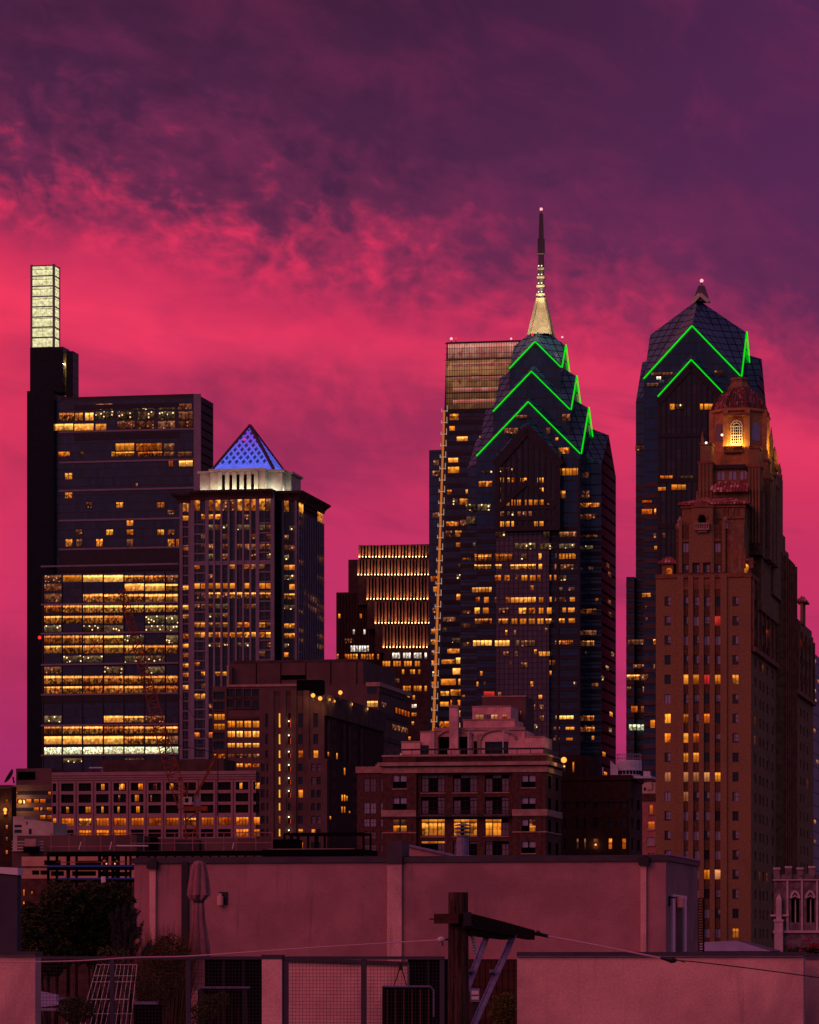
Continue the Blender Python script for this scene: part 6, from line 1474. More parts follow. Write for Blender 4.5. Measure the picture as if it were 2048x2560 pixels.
# ================================================================ church tower at the right edge
b = Bld('church', 2150, 330, 'grey stone church with battlements and pointed lancet windows', 'church')
f = b.f(); kC = Z(1500, 2060, .31768); x0 = f.a(1936); ops = []; A = lambda x: f.a(kC(x, 0)[0]); ZC = lambda y: f.z(1985, kC(0, y)[1])
for xa, xb in ((1504, 1570), (1624, 1690), (1744, 1810), (1864, 1930)): ops.append((A(xa), A(xb), ZC(776), ZC(585)))
mb = MB(); f.facade(mb, x0, 0, 0, ZC(440), ops, .45, 'church_stone', 'church_trim'); mb.box(x0, 0, .46, 12, 0, ZC(440), 'church_stone')
for i in range(8):
    xa = 1366 + i * 92; f.box(mb, A(xa), A(xa + 50), ZC(440), ZC(336 if i % 2 else 348), .2, 'church_stone', d=.3); f.box(mb, A(xa - 3), A(xa + 53), ZC(348 if i % 2 else 358), ZC(332 if i % 2 else 342), .32, 'church_trim', d=.36)
f.box(mb, x0, 0, ZC(440), ZC(398), .05, 'church_stone', d=.3)
mb.build('wall', b.root)
mb = MB()
f.box(mb, x0 - .1, 0, ZC(446), ZC(436), .2, 'church_trim'); f.box(mb, x0 - .1, 0, ZC(858), ZC(838), .25, 'church_trim'); f.box(mb, x0 - .3, A(1490), ZC(728), ZC(712), .35, 'church_trim')
for xc_ in (1478, 1592, 1712, 1832, 1952): f.box(mb, A(xc_ - 8), A(xc_ + 8), ZC(840), ZC(446), .16, 'church_trim')
mb.build('stone_trim', b.root); mb = MB()
f.box(mb, A(1380), A(1446), 0, ZC(760), .7, 'church_trim'); f.box(mb, A(1392), A(1434), ZC(760), ZC(590), .5, 'church_trim'); mb.loft([[(A(1392), -.5, ZC(590)), (A(1434), -.5, ZC(590)), (A(1434), 0, ZC(590)), (A(1392), 0, ZC(590))], [(A(1411), -.3, ZC(550)), (A(1415), -.3, ZC(550)), (A(1415), -.1, ZC(550)), (A(1411), -.1, ZC(550))]], 'church_trim'); f.box(mb, A(1374), A(1452), ZC(770), ZC(752), .8, 'church_trim')
mb.build('buttress', b.root)
for o in ops:
    mb = MB(); c0, hw, zs = (o[0] + o[1]) / 2, (o[1] - o[0]) / 2, o[3]
    n = 8; L_ = [(c0 - hw + 2 * hw * (1 - math.cos(math.pi / 3 * i / n)), zs + 2 * hw * math.sin(math.pi / 3 * i / n)) for i in range(n + 1)]; R_ = [(2 * c0 - x, z) for x, z in L_]
    mb.poly([(o[0], .4, o[2]), (o[1], .4, o[2]), (o[1], .4, zs), (o[0], .4, zs)], 'black_void'); mb.poly([(x, -.02, z) for x, z in R_] + [(x, -.02, z) for x, z in reversed(L_[:-1])], 'black_void')
    for S_ in (L_, R_):
        for p, q in zip(S_[:-1], S_[1:]): mb.bar((p[0], -.06, p[1]), (q[0], -.06, q[1]), .22, .2, 'church_trim')
    mb.bar((c0, .3, o[2]), (c0, .3, zs), .1, .1, 'church_trim')
    for sg in (-1, 1):
        pts = [(c0 + sg * hw * .9 * math.sin(math.pi / 2 * i / 5), -.05, zs + hw * .9 * (1 - math.cos(math.pi / 2 * i / 5)) + .2 * hw) for i in range(6)]
        pts = [(c0 + sg * hw * .95 * (1 - math.cos(math.pi / 2 * i / 5)), -.05, zs + hw * .75 * (1 - math.sin(math.pi / 2 * i / 5) * .9) + .05) for i in range(6)]
        for p, q in zip(pts[:-1], pts[1:]): mb.bar(p, q, .1, .1, 'church_trim')
    mb.build('lancet_window', b.root)

# ================================================================ stucco house with the roof terrace
b = Bld('stucco_building', 1665, 95, 'wide pinkish stucco building with dark roof cap above the roof terrace', 'building')
f = b.f(); r = b.r(); x0 = f.a(336); zt = f.z(1000, 2154); TZ = 12.0; yR = r.a(1745)
dO = (r.a(1684), r.a(1707), TZ, f.z(1690, 2251))
mb = MB(); opd = [(f.a(508), f.a(657), TZ, f.z(580, 2398)), (f.a(1019), f.a(1172), TZ, f.z(1100, 2398))]
f.facade(mb, x0, 0, 0, zt, opd, .12, 'stucco', 'black_void'); r.facade(mb, 0, yR, 0, zt, [dO], .2, 'stucco'); mb.box(x0, -.2, yR - .1, yR, 0, zt, 'stucco'); mb.box(x0, x0 + .1, .01, yR, 0, zt, 'stucco'); mb.box(x0 + .1, -.25, .5, yR - .2, zt - .6, zt - .4, 'metal_cap')
mb.build('wall', b.root)
for o in opd: b.win(f, *o, 'black_void', d=.1, nv=2, fw=.06)
mb = MB(); zc_ = zt + .14; f.box(mb, x0 - .06, .06, zt, zc_, .05, 'metal_cap', d=.35); f.box(mb, x0 - .06, .06, zt - .02, zc_ - .03, .06, 'metal_cap'); mb.box(-.3, .06, .01, yR + .05, zt, zc_, 'metal_cap'); mb.box(x0 - .05, x0 + .3, .4, yR, zt, zc_, 'metal_cap'); mb.box(-.01, .1, -.05, yR + .05, zc_ - .02, zc_ + .015, 'galvanised'); mb.build('roof_cap', b.root)
for pa, pb in ((376, 391), (970, 1006), (1603, 1617)):
    mb = MB(); f.box(mb, f.a(pa), f.a(pb), TZ, zt - .05, .1 if pb - pa > 20 else .09, 'stucco_pale'); mb.build('pilaster', b.root)
for pa, pb, ya, yb in ((371, 396, 2153, 2172), (1599, 1625, 2144, 2163)):
    mb = MB(); f.box(mb, f.a(pa), f.a(pb), f.z(pa, yb), f.z(pa, ya), .2, 'dark_metal'); f.box(mb, f.a(pa + 7), f.a(pb - 6), f.z(pa, ya), f.z(pa, ya - 6), .12, 'dark_metal'); mb.build('rain_head', b.root)
mb = MB(); f.box(mb, f.a(456), f.a(472), TZ, zt + .02, .1, 'dark_metal'); mb.build('downpipe', b.root)
mb = MB(); f.box(mb, f.a(969), f.a(1008), f.z(990, 2160), f.z(990, 2103), .14, 'metal_cap'); mb.box(f.a(969), f.a(1008), .01, .8, zt, f.z(990, 2103), 'metal_cap'); mb.build('wall_end', b.root)
for px, py, right in ((554, 2248, 0), (1677, 2255, 1)):
    if right: a = r.a(1672); P0 = (0.0, a, r.z(1672, 2242)); mb = MB(); mb.box(.0, .05, a - .08, a + .12, P0[2] - .22, P0[2] + .02, 'dark_metal'); mb.box(.05, .3, a - .02, a + .04, P0[2] - .04, P0[2], 'dark_metal'); mb.lathe([(.09, P0[2] - .26), (.1, P0[2] - .03), (.04, P0[2])], (.3, a), 10, 'stucco_pale')
    else: a = f.a(px); z = f.z(px, py); mb = MB(); f.box(mb, a - .06, a + .16, z - .14, z + .18, .03, 'dark_metal'); mb.lathe([(.078, z - .15), (.08, z + .06), (.045, z + .08), (.045, z + .14)], (a, -.14), 10, 'stucco_pale'); mb.box(a - .03, a + .03, -.14, -.03, z + .08, z + .12, 'dark_metal')
    mb.build('wall_lamp', b.root)
mb = MB(); w_ = .12
for p, q in ((dO[0] - .55, dO[0]), (dO[1], dO[1] + .4)): r.box(mb, p, q, TZ, dO[3] + .06, .05, 'porcelain')
r.box(mb, dO[0] - .55, dO[1] + .4, dO[3] + .06, dO[3] + .16, .06, 'porcelain'); fr_ = mb.build('door', b.root)
mb = MB(); r.quad(mb, dO[0], dO[1], dO[2], dO[3], 'door_red', .18); mb.build('door_leaf', fr_)
b.close()
h = b.f(2.0); mb = MB(); a0, a1 = h.a(1010), h.a(1128); z0 = zt - .4
mb.loft([[(a0, y_, z0), (a1, y_, z0), (a1, y_, h.z(1128, 2141)), (a0, y_, h.z(1010, 2112))] for y_ in (2, 4.5)], 'stucco')
o = mb.build('roof_hatch'); o.location = b.root.location; o.rotation_euler = (0, 0, -TH); tag(o, 'small wedge shaped stucco roof hatch with sloping top behind the dark parapet cap', 'roof hatch')
mb = MB(); mb.bar((a0 - .05, 1.97, h.z(1010, 2110)), (a1 + .1, 1.97, h.z(1128, 2139.5)), .1, .06, 'galvanised'); o2 = mb.build('cap', o)
p = at(1157, 2140, 99); o = empty('roof_vent', p, 'round metal roof vent with stacked cap rings above the stucco parapet', 'roof vent')
mb = MB(); mb.lathe([(.22, -.6), (.22, .0), (.2, .02)], (0, 0), 14, 'galvanised'); mb.lathe([(.155, 0), (.155, .42), (.14, .5)], (0, 0), 14, 'galvanised'); mb.build('pipe', o)
mb = MB()
for z, rr in ((.5, .19), (.6, .21), (.7, .2)): mb.lathe([(rr * .7, z - .03), (rr, z - .015), (rr, z + .01), (rr * .6, z + .03)], (0, 0), 14, 'grey_metal')
mb.tube([(0, 0, .4), (0, 0, .76)], .05, 'dark_metal'); mb.lathe([(.22, .76), (.2, .79), (.02, .82)], (0, 0), 14, 'grey_metal'); mb.build('cap', o)
p = at(1680, 2148, 97.5); mb = MB(); mb.loft([[(-.16, 0, -.1), (.16, 0, -.14), (.16, .5, -.14), (-.16, .5, -.1)], [(-.14, 0, .04), (.1, 0, .02), (.1, .5, .02), (-.14, .5, .04)]], 'crane_orange'); o = mb.build('lit_roof_edge'); o.location = p; tag(o, 'small rusty roof edge behind the stucco parapet with orange light put into its colour', 'roof edge')  # rusty roof edge; the orange light on it is painted into the colour

# folded parasol
def parasol(px, Y):
    p = at(px, 2390, Y); o = empty('parasol', (p.x, Y, TZ), 'folded pink fabric parasol tied at its middle against the stucco wall', 'parasol'); z = lambda py: HC + (HY - py) / F * Y - TZ
    rr = random.Random(4); mb = MB(); N = 96
    prof = [(2395, .225), (2370, .215), (2330, .17), (2295, .125), (2270, .12), (2258, .11), (2250, .13), (2243, .21), (2238, .245), (2225, .232), (2195, .20), (2172, .165), (2160, .135), (2154, .10), (2152, .03)]
    ph = [rr.uniform(0, 6) for _ in prof]; rings = []
    for i, (py, r_) in enumerate(prof):
        ring = []
        for k in range(N):
            q = 2 * math.pi * k / N; fold = 1 + .42 * (abs(math.cos(3.5 * q + .5 * math.sin(i * .35) + .25 * math.sin(2 * q))) ** .8 - .62) * min(1, (len(prof) - 1 - i) / 3) + .06 * math.cos(3 * q + i * .5) + rr.uniform(-.012, .012)
            if i == len(prof) - 1: fold = 1
            zz_ = z(py) + (.035 * math.cos(8 * q) if i in (0, 6, 7) else 0)
            ring.append((r_ * fold * math.cos(q), r_ * .8 * fold * math.sin(q), zz_))
        rings.append(ring)
    mb.loft(rings, 'fabric'); mb.build('canopy', o, True)
    mb = MB(); mb.tube([(0, 0, 0), (0, 0, z(2160))], .025, 'dark_metal'); mb.build('pole', o)
    mb = MB(); mb.box(-.2, .14, -.12, .12, z(2475), z(2395) - .02, 'fabric'); mb.build('cover_end', o)
    mb = MB(); mb.lathe([(.125, z(2256)), (.13, z(2252)), (.125, z(2248))], (0, 0), 16, 'dark_metal'); mb.build('tie', o)
    mb = MB(); mb.box(-.3, .3, -.3, .3, 0, .1, 'grey_metal'); mb.build('base', o)
parasol(497, 91)

# ================================================================ plants
def leaves(name, parent, blobs, n, size, mt, seed=1, flat=.3, keep=None, cam_bias=True):
    rr = random.Random(seed); mb = MB(); vol = [bx * by * bz for _, (bx, by, bz) in blobs]; tot = sum(vol)
    for (c, e), v_ in zip(blobs, vol):
        for _ in range(int(n * v_ / tot)):
            while True:
                q = [rr.uniform(-1, 1) for _ in range(3)]; d = sum(t * t for t in q)
                if d < 1 and (d > .35 or rr.random() < .25): break
            lump = 1 + .16 * math.sin(q[0] * 9 + seed) * math.sin(q[2] * 8 + seed * 2)
            p = Vector((c[0] + q[0] * e[0] * lump, c[1] + q[1] * e[1] * lump, c[2] + q[2] * e[2] * lump))
            a = Vector((rr.gauss(0, 1), rr.gauss(0, 1), rr.gauss(0, 1) * flat + .2)).normalized(); t = a.cross(Vector((rr.gauss(0, 1), rr.gauss(0, 1), rr.gauss(0, 1)))).normalized()
            s_ = size * rr.uniform(.6, 1.4); mb.poly([p - a * s_, p + t * s_ * .45, p + a * s_, p - t * s_ * .45], mt if isinstance(mt, str) else rr.choice(mt))
    return mb.build(name, parent)
def plant(name, px, Y, label, cat, blobs, n, size, mt, seed, stem=True, base=None):
    p = at(px, 2390, Y); o = empty(name, (p.x, Y, TZ if base is None else base), label, cat); z0 = HC - o.location.z
    bl = [((( bx - px) / F * Y, dy, z0 + (HY - by) / F * Y), (ex / F * Y, ed, ez / F * Y)) for bx, by, dy, ex, ed, ez in blobs]
    leaves('foliage', o, bl, n, size, mt, seed)
    if stem:
        mb = MB()
        for c, e in bl: mb.tube([(c[0] * .3, 0, 0), (c[0] * .7, c[1] * .6, c[2] * .55), (c[0], c[1], c[2])], [.045, .03, .012], 'bark', 5)
        mb.build('stem', o)
    return o
plant('evergreen_shrub', 130, 88, 'big dark evergreen shrub filling the left of the terrace', 'shrub', [(95, 2330, 0, 60, .6, 75), (150, 2270, .2, 55, .6, 68), (120, 2390, -.3, 70, .5, 55), (70, 2300, .4, 30, .5, 40)], 15000, .045, ('leaf_dark', 'leaf_dark', 'leaf_olive'), 2)
plant('evergreen_shrub', 235, 89, 'dark clipped evergreen shrub behind the small pine', 'shrub', [(235, 2265, 0, 62, .6, 62), (290, 2245, .2, 45, .5, 42), (220, 2360, 0, 70, .5, 60), (300, 2320, .2, 45, .5, 60)], 14000, .045, ('leaf_dark', 'leaf_dark', 'leaf_dark', 'leaf_olive'), 3)
def pine(px, Y):
    p = at(px, 2390, Y); o = empty('pine_tree', (p.x, Y, TZ), 'small grey green pine tree with upright bushy shoots', 'pine tree'); z = lambda py: HC + (HY - py) / F * Y - TZ
    rr = random.Random(9); mb = MB(); mb.tube([(0, 0, 0), (.02, 0, z(2360)), (.01, 0, z(2275))], [.05, .035, .015], 'bark', 6); mb.build('trunk', o)
    mn = MB(); shoots = []
    for i in range(62):
        t = rr.random(); zz_ = z(2405) + (z(2290) - z(2405)) * t; sp_ = .56 * (1 - t * .72); a = rr.uniform(0, 6.28); d = sp_ * rr.uniform(.3, 1)
        s0 = Vector((d * math.cos(a), d * .6 * math.sin(a), zz_)); shoots.append((s0, s0 + Vector((rr.uniform(-.05, .1) + .08 * math.cos(a), rr.uniform(-.05, .05), rr.uniform(.18, .38)))))
    shoots.append((Vector((0, 0, z(2300))), Vector((.02, 0, z(2262)))))
    for s0, s1 in shoots:
        for _ in range(150):
            t = rr.random(); c = s0.lerp(s1, t); q = Vector((rr.gauss(0, 1), rr.gauss(0, 1), rr.gauss(.55, .6))).normalized(); L_ = rr.uniform(.05, .085) * (1.15 - t * .5); w = q.cross(Vector((rr.gauss(0, 1), rr.gauss(0, 1), 0))).normalized() * .006
            mn.poly([c - w, c + w, c + q * L_], 'leaf_pine')
    mn.build('crown', o)
pine(312, 82)
def tuft(name, px, Y, label, w, hgt, n, mt, seed, base=None, cat='grass'):
    p = at(px, 2390, Y); z0 = TZ if base is None else base; o = empty(name, (p.x, Y, z0), label, cat); rr = random.Random(seed); mb = MB()
    for _ in range(n):
        a = rr.uniform(0, 6.28); d = rr.random() ** .6 * w * .45; q = Vector((d * math.cos(a), d * .6 * math.sin(a), 0)); h_ = hgt * rr.uniform(.6, 1.05); lean = Vector((q.x * 1.1 + rr.gauss(0, .08), q.y, h_)); m_ = q + Vector((lean.x * .3, lean.y * .3, h_ * .55)); s_ = Vector((rr.uniform(-1, 1), rr.uniform(-1, 1), 0)).normalized() * .008
        mb.poly([q - s_, q + s_, m_ + s_ * .8, m_ - s_ * .8], mt); mb.poly([m_ - s_ * .8, m_ + s_ * .8, q + lean], mt)
    mb.build('blades', o); return o
tuft('ornamental_grass', 408, 88, 'tall feathery rust and olive ornamental grass in front of the stucco wall', 1.05, 2.75, 1500, 'grass_rust', 5)
plant('shrub', 425, 86, 'olive green shrub under the rust grass beside the parasol', 'shrub', [(420, 2385, 0, 55, .4, 50), (400, 2450, 0, 60, .4, 50)], 5000, .03, ('leaf_olive', 'leaf_dark', 'grass_rust'), 6)
plant('flowering_shrub', 278, 80, 'sparse yellowish shrub below the small pine', 'shrub', [(265, 2385, 0, 24, .2, 22), (305, 2390, 0, 18, .2, 16), (285, 2430, 0, 60, .3, 30)], 1300, .026, ('leaf_lime', 'leaf_olive', 'leaf_olive'), 7)
plant('round_bush', 190, 72, 'low round green bush behind the left fence panel', 'bush', [(190, 2525, 0, 48, .3, 36)], 3500, .022, ('leaf_olive', 'leaf_dark'), 8)
plant('shrub', 345, 74, 'brownish leafy shrub beside the white trellis', 'shrub', [(350, 2460, 0, 40, .3, 40), (390, 2500, 0, 36, .3, 46)], 3200, .022, ('leaf_olive', 'grass_rust', 'leaf_dark'), 10)
plant('shrub', 535, 73, 'loose olive shrub in front of the dark garden table', 'shrub', [(520, 2520, 0, 40, .25, 34), (552, 2500, 0, 30, .25, 22), (490, 2545, 0, 30, .25, 30)], 2600, .022, ('leaf_olive', 'leaf_dark', 'leaf_olive'), 12)
plant('lime_bush', 1258, 72, 'yellow green bush beside the right stucco wall', 'bush', [(1255, 2525, 0, 34, .25, 40), (1275, 2500, .05, 16, .2, 22)], 3600, .022, ('leaf_lime', 'leaf_lime', 'leaf_olive'), 13)
plant('geraniums', 2030, 92, 'red geraniums along the wall top under the church windows', 'flowers', [(2005, 2378, 0, 40, .2, 9), (2040, 2372, .1, 26, .2, 14), (1975, 2380, 0, 18, .2, 6)], 1300, .03, ('leaf_olive', 'leaf_dark', 'leaf_dark'), 14, True, 11)
mb = MB(); rr = random.Random(3)
for c in ((2022, 2367, 10), (2036, 2362, 12), (2045, 2366, 8), (2020, 2348, 6), (1972, 2363, 4), (2002, 2376, 4)):
    for _ in range(26):
        p = at(c[0] + rr.gauss(0, c[2] * .4), c[1] + rr.gauss(0, c[2] * .3), 91.6 + rr.uniform(-.1, .1)); q = Vector((rr.gauss(0, 1), rr.gauss(0, 1), rr.gauss(0, 1))).normalized() * .02; w = q.cross(Vector((0, 1, .3))).normalized() * .016; mb.poly([p - q, p + w, p + q, p - w], 'petal_red')
g_ = [o for o in COL.objects if o.name == 'geraniums'][0]; o = mb.build('blossom'); o.parent = g_; o.location = -g_.location
# ================================================================ terrace furniture behind the fence
def wp(px, py, Y): return at(px, py, Y)
p = wp(275, 2560, 73); o = empty('trellis', (p.x, 73, TZ), 'tilted white wire trellis leaning behind the mesh fence', 'trellis'); z = lambda py: HC + (HY - py) / F * 73 - TZ; X = lambda px: (px - 275) / F * 73
mb = MB()
for i in range(11):
    t = i / 10; xb, xt = 198 + 128 * t, 240 + 100 * t
    mb.tube([(X(xb), 0, z(2570)), (X(xt), .25, z(2412))], .0065, 'porcelain', 4)
for py, xa, xb in ((2412, 240, 340), (2440, 234, 334), (2455, 229, 331), (2499, 217, 322), (2535, 207, 332)): mb.tube([(X(xa), .1, z(py)), (X(xb), .1, z(py))], .0085 if py == 2499 else .0055, 'porcelain', 4)
mb.build('wire_grid', o)
def simple(name, label, cat, px, py, Y): p = wp(px, py, Y); return empty(name, (p.x, Y, p.z), label, cat)
o = simple('garden_table', 'dark garden table with pale edge in front of the sliding doors', 'table', 560, 2467, 76); W_ = 64 / F * 76
mb = MB(); mb.box(-W_, W_, -.35, .35, -.03, 0, 'galvanised'); mb.build('tabletop', o)
for sx in (-.85, .85):
    for sy in (-.28, .28): mb = MB(); mb.box(sx * W_ - .03, sx * W_ + .03, sy - .03, sy + .03, TZ - o.location.z, -.03, 'dark_metal'); mb.build('leg', o)
mb = MB()
for i in range(7): a = -W_ * .8 + W_ * 1.6 * i / 6; mb.box(a - .015, a + .015, .3, .32, -.9, -.03, 'wood_dark')
mb.build('slats', o)
o = simple('garden_cabinet', 'black garden cabinet with pale metal edge behind the mesh fence beside the pole', 'cabinet', 1020, 2465, 76); W_ = 64 / F * 76
mb = MB(); mb.box(-W_, W_, -.3, .3, TZ - o.location.z, -.03, 'black_void'); mb.build('body', o)
mb = MB(); mb.tube([(-W_, -.32, -.01), (W_ - .06, -.32, -.01), (W_, -.32, -.08), (W_, -.32, -.6)], .022, 'galvanised'); mb.build('edge_rail', o)
mb = MB()
for i in range(6): a = -W_ * .8 + W_ * 1.6 * i / 5; mb.box(a - .012, a + .012, -.33, -.31, -.9, -.06, 'door_red')
mb.build('door_slats', o)
mb = MB(); mb.bar((-.55 * W_, -.1, 0), (-.3 * W_, -.1, .36), .02, .02, 'dark_metal'); mb.bar((-.05 * W_, -.1, 0), (-.25 * W_, -.1, .36), .02, .02, 'dark_metal'); mb.box(-.36 * W_, -.2 * W_, -.13, -.07, .3, .44, 'dark_metal'); mb.build('stand', o)
o = simple('sun_lounger', 'purple cushioned sun lounger behind the left fence post', 'lounger', 125, 2500, 74)
mb = MB(); mb.loft([[(x, y_, z_ + .05 * math.sin(x * 9)) for x, y_, z_ in ((-.24, -.3, -.1), (.2, -.3, -.14), (.2, .3, -.14), (-.24, .3, -.1))], [(x, y_, z_) for x, y_, z_ in ((-.2, -.25, .16), (.13, -.25, .1), (.13, .25, .1), (-.2, .25, .16))]], 'lilac_roof'); mb.build('cushion', o)
mb = MB(); mb.box(-.26, .4, -.32, .32, -.2, -.15, 'grey_metal'); mb.build('seat_frame', o)
for sx in (-.2, .35):
    mb = MB(); mb.box(sx - .02, sx + .02, -.3, -.26, TZ - o.location.z, -.2, 'grey_metal'); mb.build('leg', o)
for i, y_ in enumerate((-.28, .28)): mb = MB(); mb.box(.15, .42, y_ - .03, y_ + .03, .02, .05, 'galvanised'); mb.build('armrest', o)
o = simple('planter_box', 'long low planter with pale rim in front of the brownish shrub', 'planter', 370, 2506, 73); mb = MB(); mb.box(-.25, .25, -.2, .2, TZ - o.location.z, -.04, 'black_void'); mb.build('body', o); mb = MB(); mb.box(-.22, .18, -.23, .22, -.04, .01, 'galvanised'); mb.build('rim', o)
o = simple('electric_meter', 'grey electric meter box on a post behind the utility pole braces', 'meter box', 1188, 2488, 70); s_ = 12 / F * 70
mb = MB(); mb.box(-s_, s_, -.06, .06, -.12, .12, 'galvanised'); mb.box(-s_ * .75, s_ * .75, -.075, -.06, .01, .08, 'porcelain'); mb.box(-s_ * .75, s_ * .75, -.075, -.06, -.08, -.02, 'porcelain'); mb.build('box', o); mb = MB(); mb.box(-.05, .05, -.02, .04, TZ - o.location.z, -.12, 'dark_metal'); mb.build('post', o)
b = Bld('board_fence', 1300, 73, 'dark vertical board fence between utility pole and right stucco wall', 'fence'); f = b.f(); mb = MB(); x0 = f.a(1172)
for i in range(9): a = x0 + (0 - x0) * i / 9; f.box(mb, a + .006, a + (0 - x0) / 9 - .006, TZ, f.z(1235, 2398), .03, 'wood_dark')
mb.box(x0, 0, .031, .06, TZ, f.z(1235, 2400), 'black_void'); mb.build('boards', b.root)
b = Bld('stucco_building', 1019, 84, 'pale low stucco shed wall with sloping cap behind the mesh fence', 'shed'); f = b.f(); x0 = f.a(660)
mb = MB(); mb.poly([(x0, 0, TZ), (0, 0, TZ), (0, 0, f.z(1019, 2410)), (x0, 0, f.z(660, 2397))], 'stucco_pale'); mb.poly([(0, 0, TZ), (0, .2, TZ), (0, .2, f.z(1019, 2410)), (0, 0, f.z(1019, 2410))], 'stucco_pale'); mb.poly([(x0, .2, TZ), (x0, 0, TZ), (x0, 0, f.z(660, 2397)), (x0, .2, f.z(660, 2397))], 'stucco_pale'); mb.build('wall', b.root)
mb = MB(); mb.bar((x0, -.03, f.z(660, 2397)), (.03, -.03, f.z(1019, 2409)), .12, .08, 'metal_cap'); mb.build('roof_cap', b.root); mb = MB(); f.box(mb, f.a(997), .0, TZ, f.z(1019, 2411), .06, 'stucco_pale'); mb.build('pilaster', b.root)

# ================================================================ mesh fence, parapet walls
b = Bld('mesh_fence', 1112, 67, 'grey framed wire mesh fence along the roof terrace', 'fence'); f = b.f(); zt = f.z(600, 2391)
pst = [(90, 99), (276, 287), (466, 478), (709, 722), (905, 917), (1101, 1112)]
mb = MB(); f.box(mb, f.a(88), 0, zt - .055, zt, .06, 'grey_wall'); mb.build('rail', b.root)
for p, q in pst: mb = MB(); f.box(mb, f.a(p), f.a(q), TZ, zt - .056, .05, 'grey_wall'); mb.build('post', b.root)
for (_, p), (q, _) in zip(pst[:-1], pst[1:]):
    if p == 478: q = 658
    mb = MB(); a0, a1 = f.a(p), f.a(q); s_ = .0605
    for i in range(1, int((a1 - a0) / s_) + 1): a = a0 + i * s_; mb.poly([(a - .0028, .02, TZ), (a + .0028, .02, TZ), (a + .0028, .02, zt - .06), (a - .0028, .02, zt - .06)], 'dark_metal')
    for i in range(1, 34): z_ = zt - .05 - i * s_; mb.poly([(a0, .018, z_ - .0028), (a1, .018, z_ - .0028), (a1, .018, z_ + .0028), (a0, .018, z_ + .0028)], 'dark_metal')
    mb.build('wire_mesh', b.root)
mb = MB(); f.box(mb, f.a(658), f.a(708), TZ, f.z(680, 2398), .2, 'stucco_pale', d=.1); mb.build('stucco_pier', b.root); mb = MB(); f.box(mb, f.a(657), f.a(709), f.z(680, 2398), f.z(680, 2387), .22, 'metal_cap', d=.11); mb.build('pier_cap', b.root)
def parapet(name, label, xa, xb, Y, ytop, ycap, th=.35, mt='stucco_pale', depth=.35):
    b = Bld(name, xb, Y, label, 'wall'); f = b.f(); mb = MB(); mb.box(f.a(xa), 0, 0, depth, TZ - .8, f.z((xa + xb) / 2, ycap), mt); mb.build('wall', b.root)
    mb = MB(); mb.box(f.a(xa) - .0, .02, -.05, depth + .05, f.z((xa + xb) / 2, ycap), f.z((xa + xb) / 2, ytop), 'metal_cap'); mb.box(f.a(xa) + .01, .01, -.055, -.05, f.z((xa + xb) / 2, ycap), f.z((xa + xb) / 2, ycap) + .012, 'galvanised'); mb.build('cap', b.root); return b
parapet('parapet_wall', 'broad rosy stucco parapet wall under the sagging right wire', 1293, 2009, 66, 2380, 2392)
parapet('parapet_wall', 'greyer narrow stucco parapet wall at the right edge', 2011, 2100, 66.6, 2386, 2396)
parapet('parapet_wall', 'rosy stucco parapet wall at the left edge before the mesh fence', -120, 88, 66, 2379, 2391)
b = Bld('grey_building', 43, 84, 'dark grey wall with pale slanting cap at the left edge', 'building'); f = b.f(); mb = MB(); x0 = f.a(-120)
mb.box(x0, 0, 0, .3, 0, f.z(20, 2168), 'grey_wall'); mb.build('wall', b.root); mb = MB(); mb.loft([[(x0, -.06, f.z(0, 2162)), (.03, -.06, f.z(43, 2170)), (.03, -.06, f.z(43, 2188)), (x0, -.06, f.z(0, 2172))], [(x0, .36, f.z(0, 2162)), (.03, .36, f.z(43, 2170)), (.03, .36, f.z(43, 2188)), (x0, .36, f.z(0, 2172))]], 'porcelain'); mb.build('roof_cap', b.root)
b = Bld('shed', 1930, 180, 'low shed with pale lilac metal roof behind the right parapet', 'shed'); f = b.f(); mb = MB(); x0 = f.a(1757)
mb.box(x0, 0, 0, 4, 0, f.z(1840, 2377), 'stone_trim'); mb.build('wall', b.root); mb = MB(); am = f.a(1842); zz_ = f.z(1842, 2352); ze_ = f.z(1842, 2378)
mb.poly([(x0 - .1, -.2, f.z(1757, 2356)), (am, -.2, zz_), (0, -.2, ze_), (x0 - .1, -.2, ze_)], 'lilac_roof'); mb.poly([(am, -.2, zz_), (0.1, -.2, ze_), (.1, 4.2, ze_), (am, 4.2, zz_)], 'metal_cap'); mb.poly([(x0 - .1, -.2, f.z(1757, 2356)), (x0 - .1, 4.2, f.z(1757, 2356)), (am, 4.2, zz_), (am, -.2, zz_)], 'lilac_roof'); mb.build('roof', b.root)
b = Bld('fire_escape', 1758, 150, 'dark slatted fire escape stair just right of the stucco corner', 'fire escape'); f = b.f(); mb = MB(); x0 = f.a(1742)
for i in range(22): z_ = f.z(1750, 2392) + i * .105; mb.box(x0, 0 if i % 2 else -.04, 0, .5, z_, z_ + .05, 'wood_dark')
for a in (x0, -.02): mb.box(a, a + .02, .05, .45, 0, f.z(1750, 2245), 'black_void')
mb.build('stair', b.root)

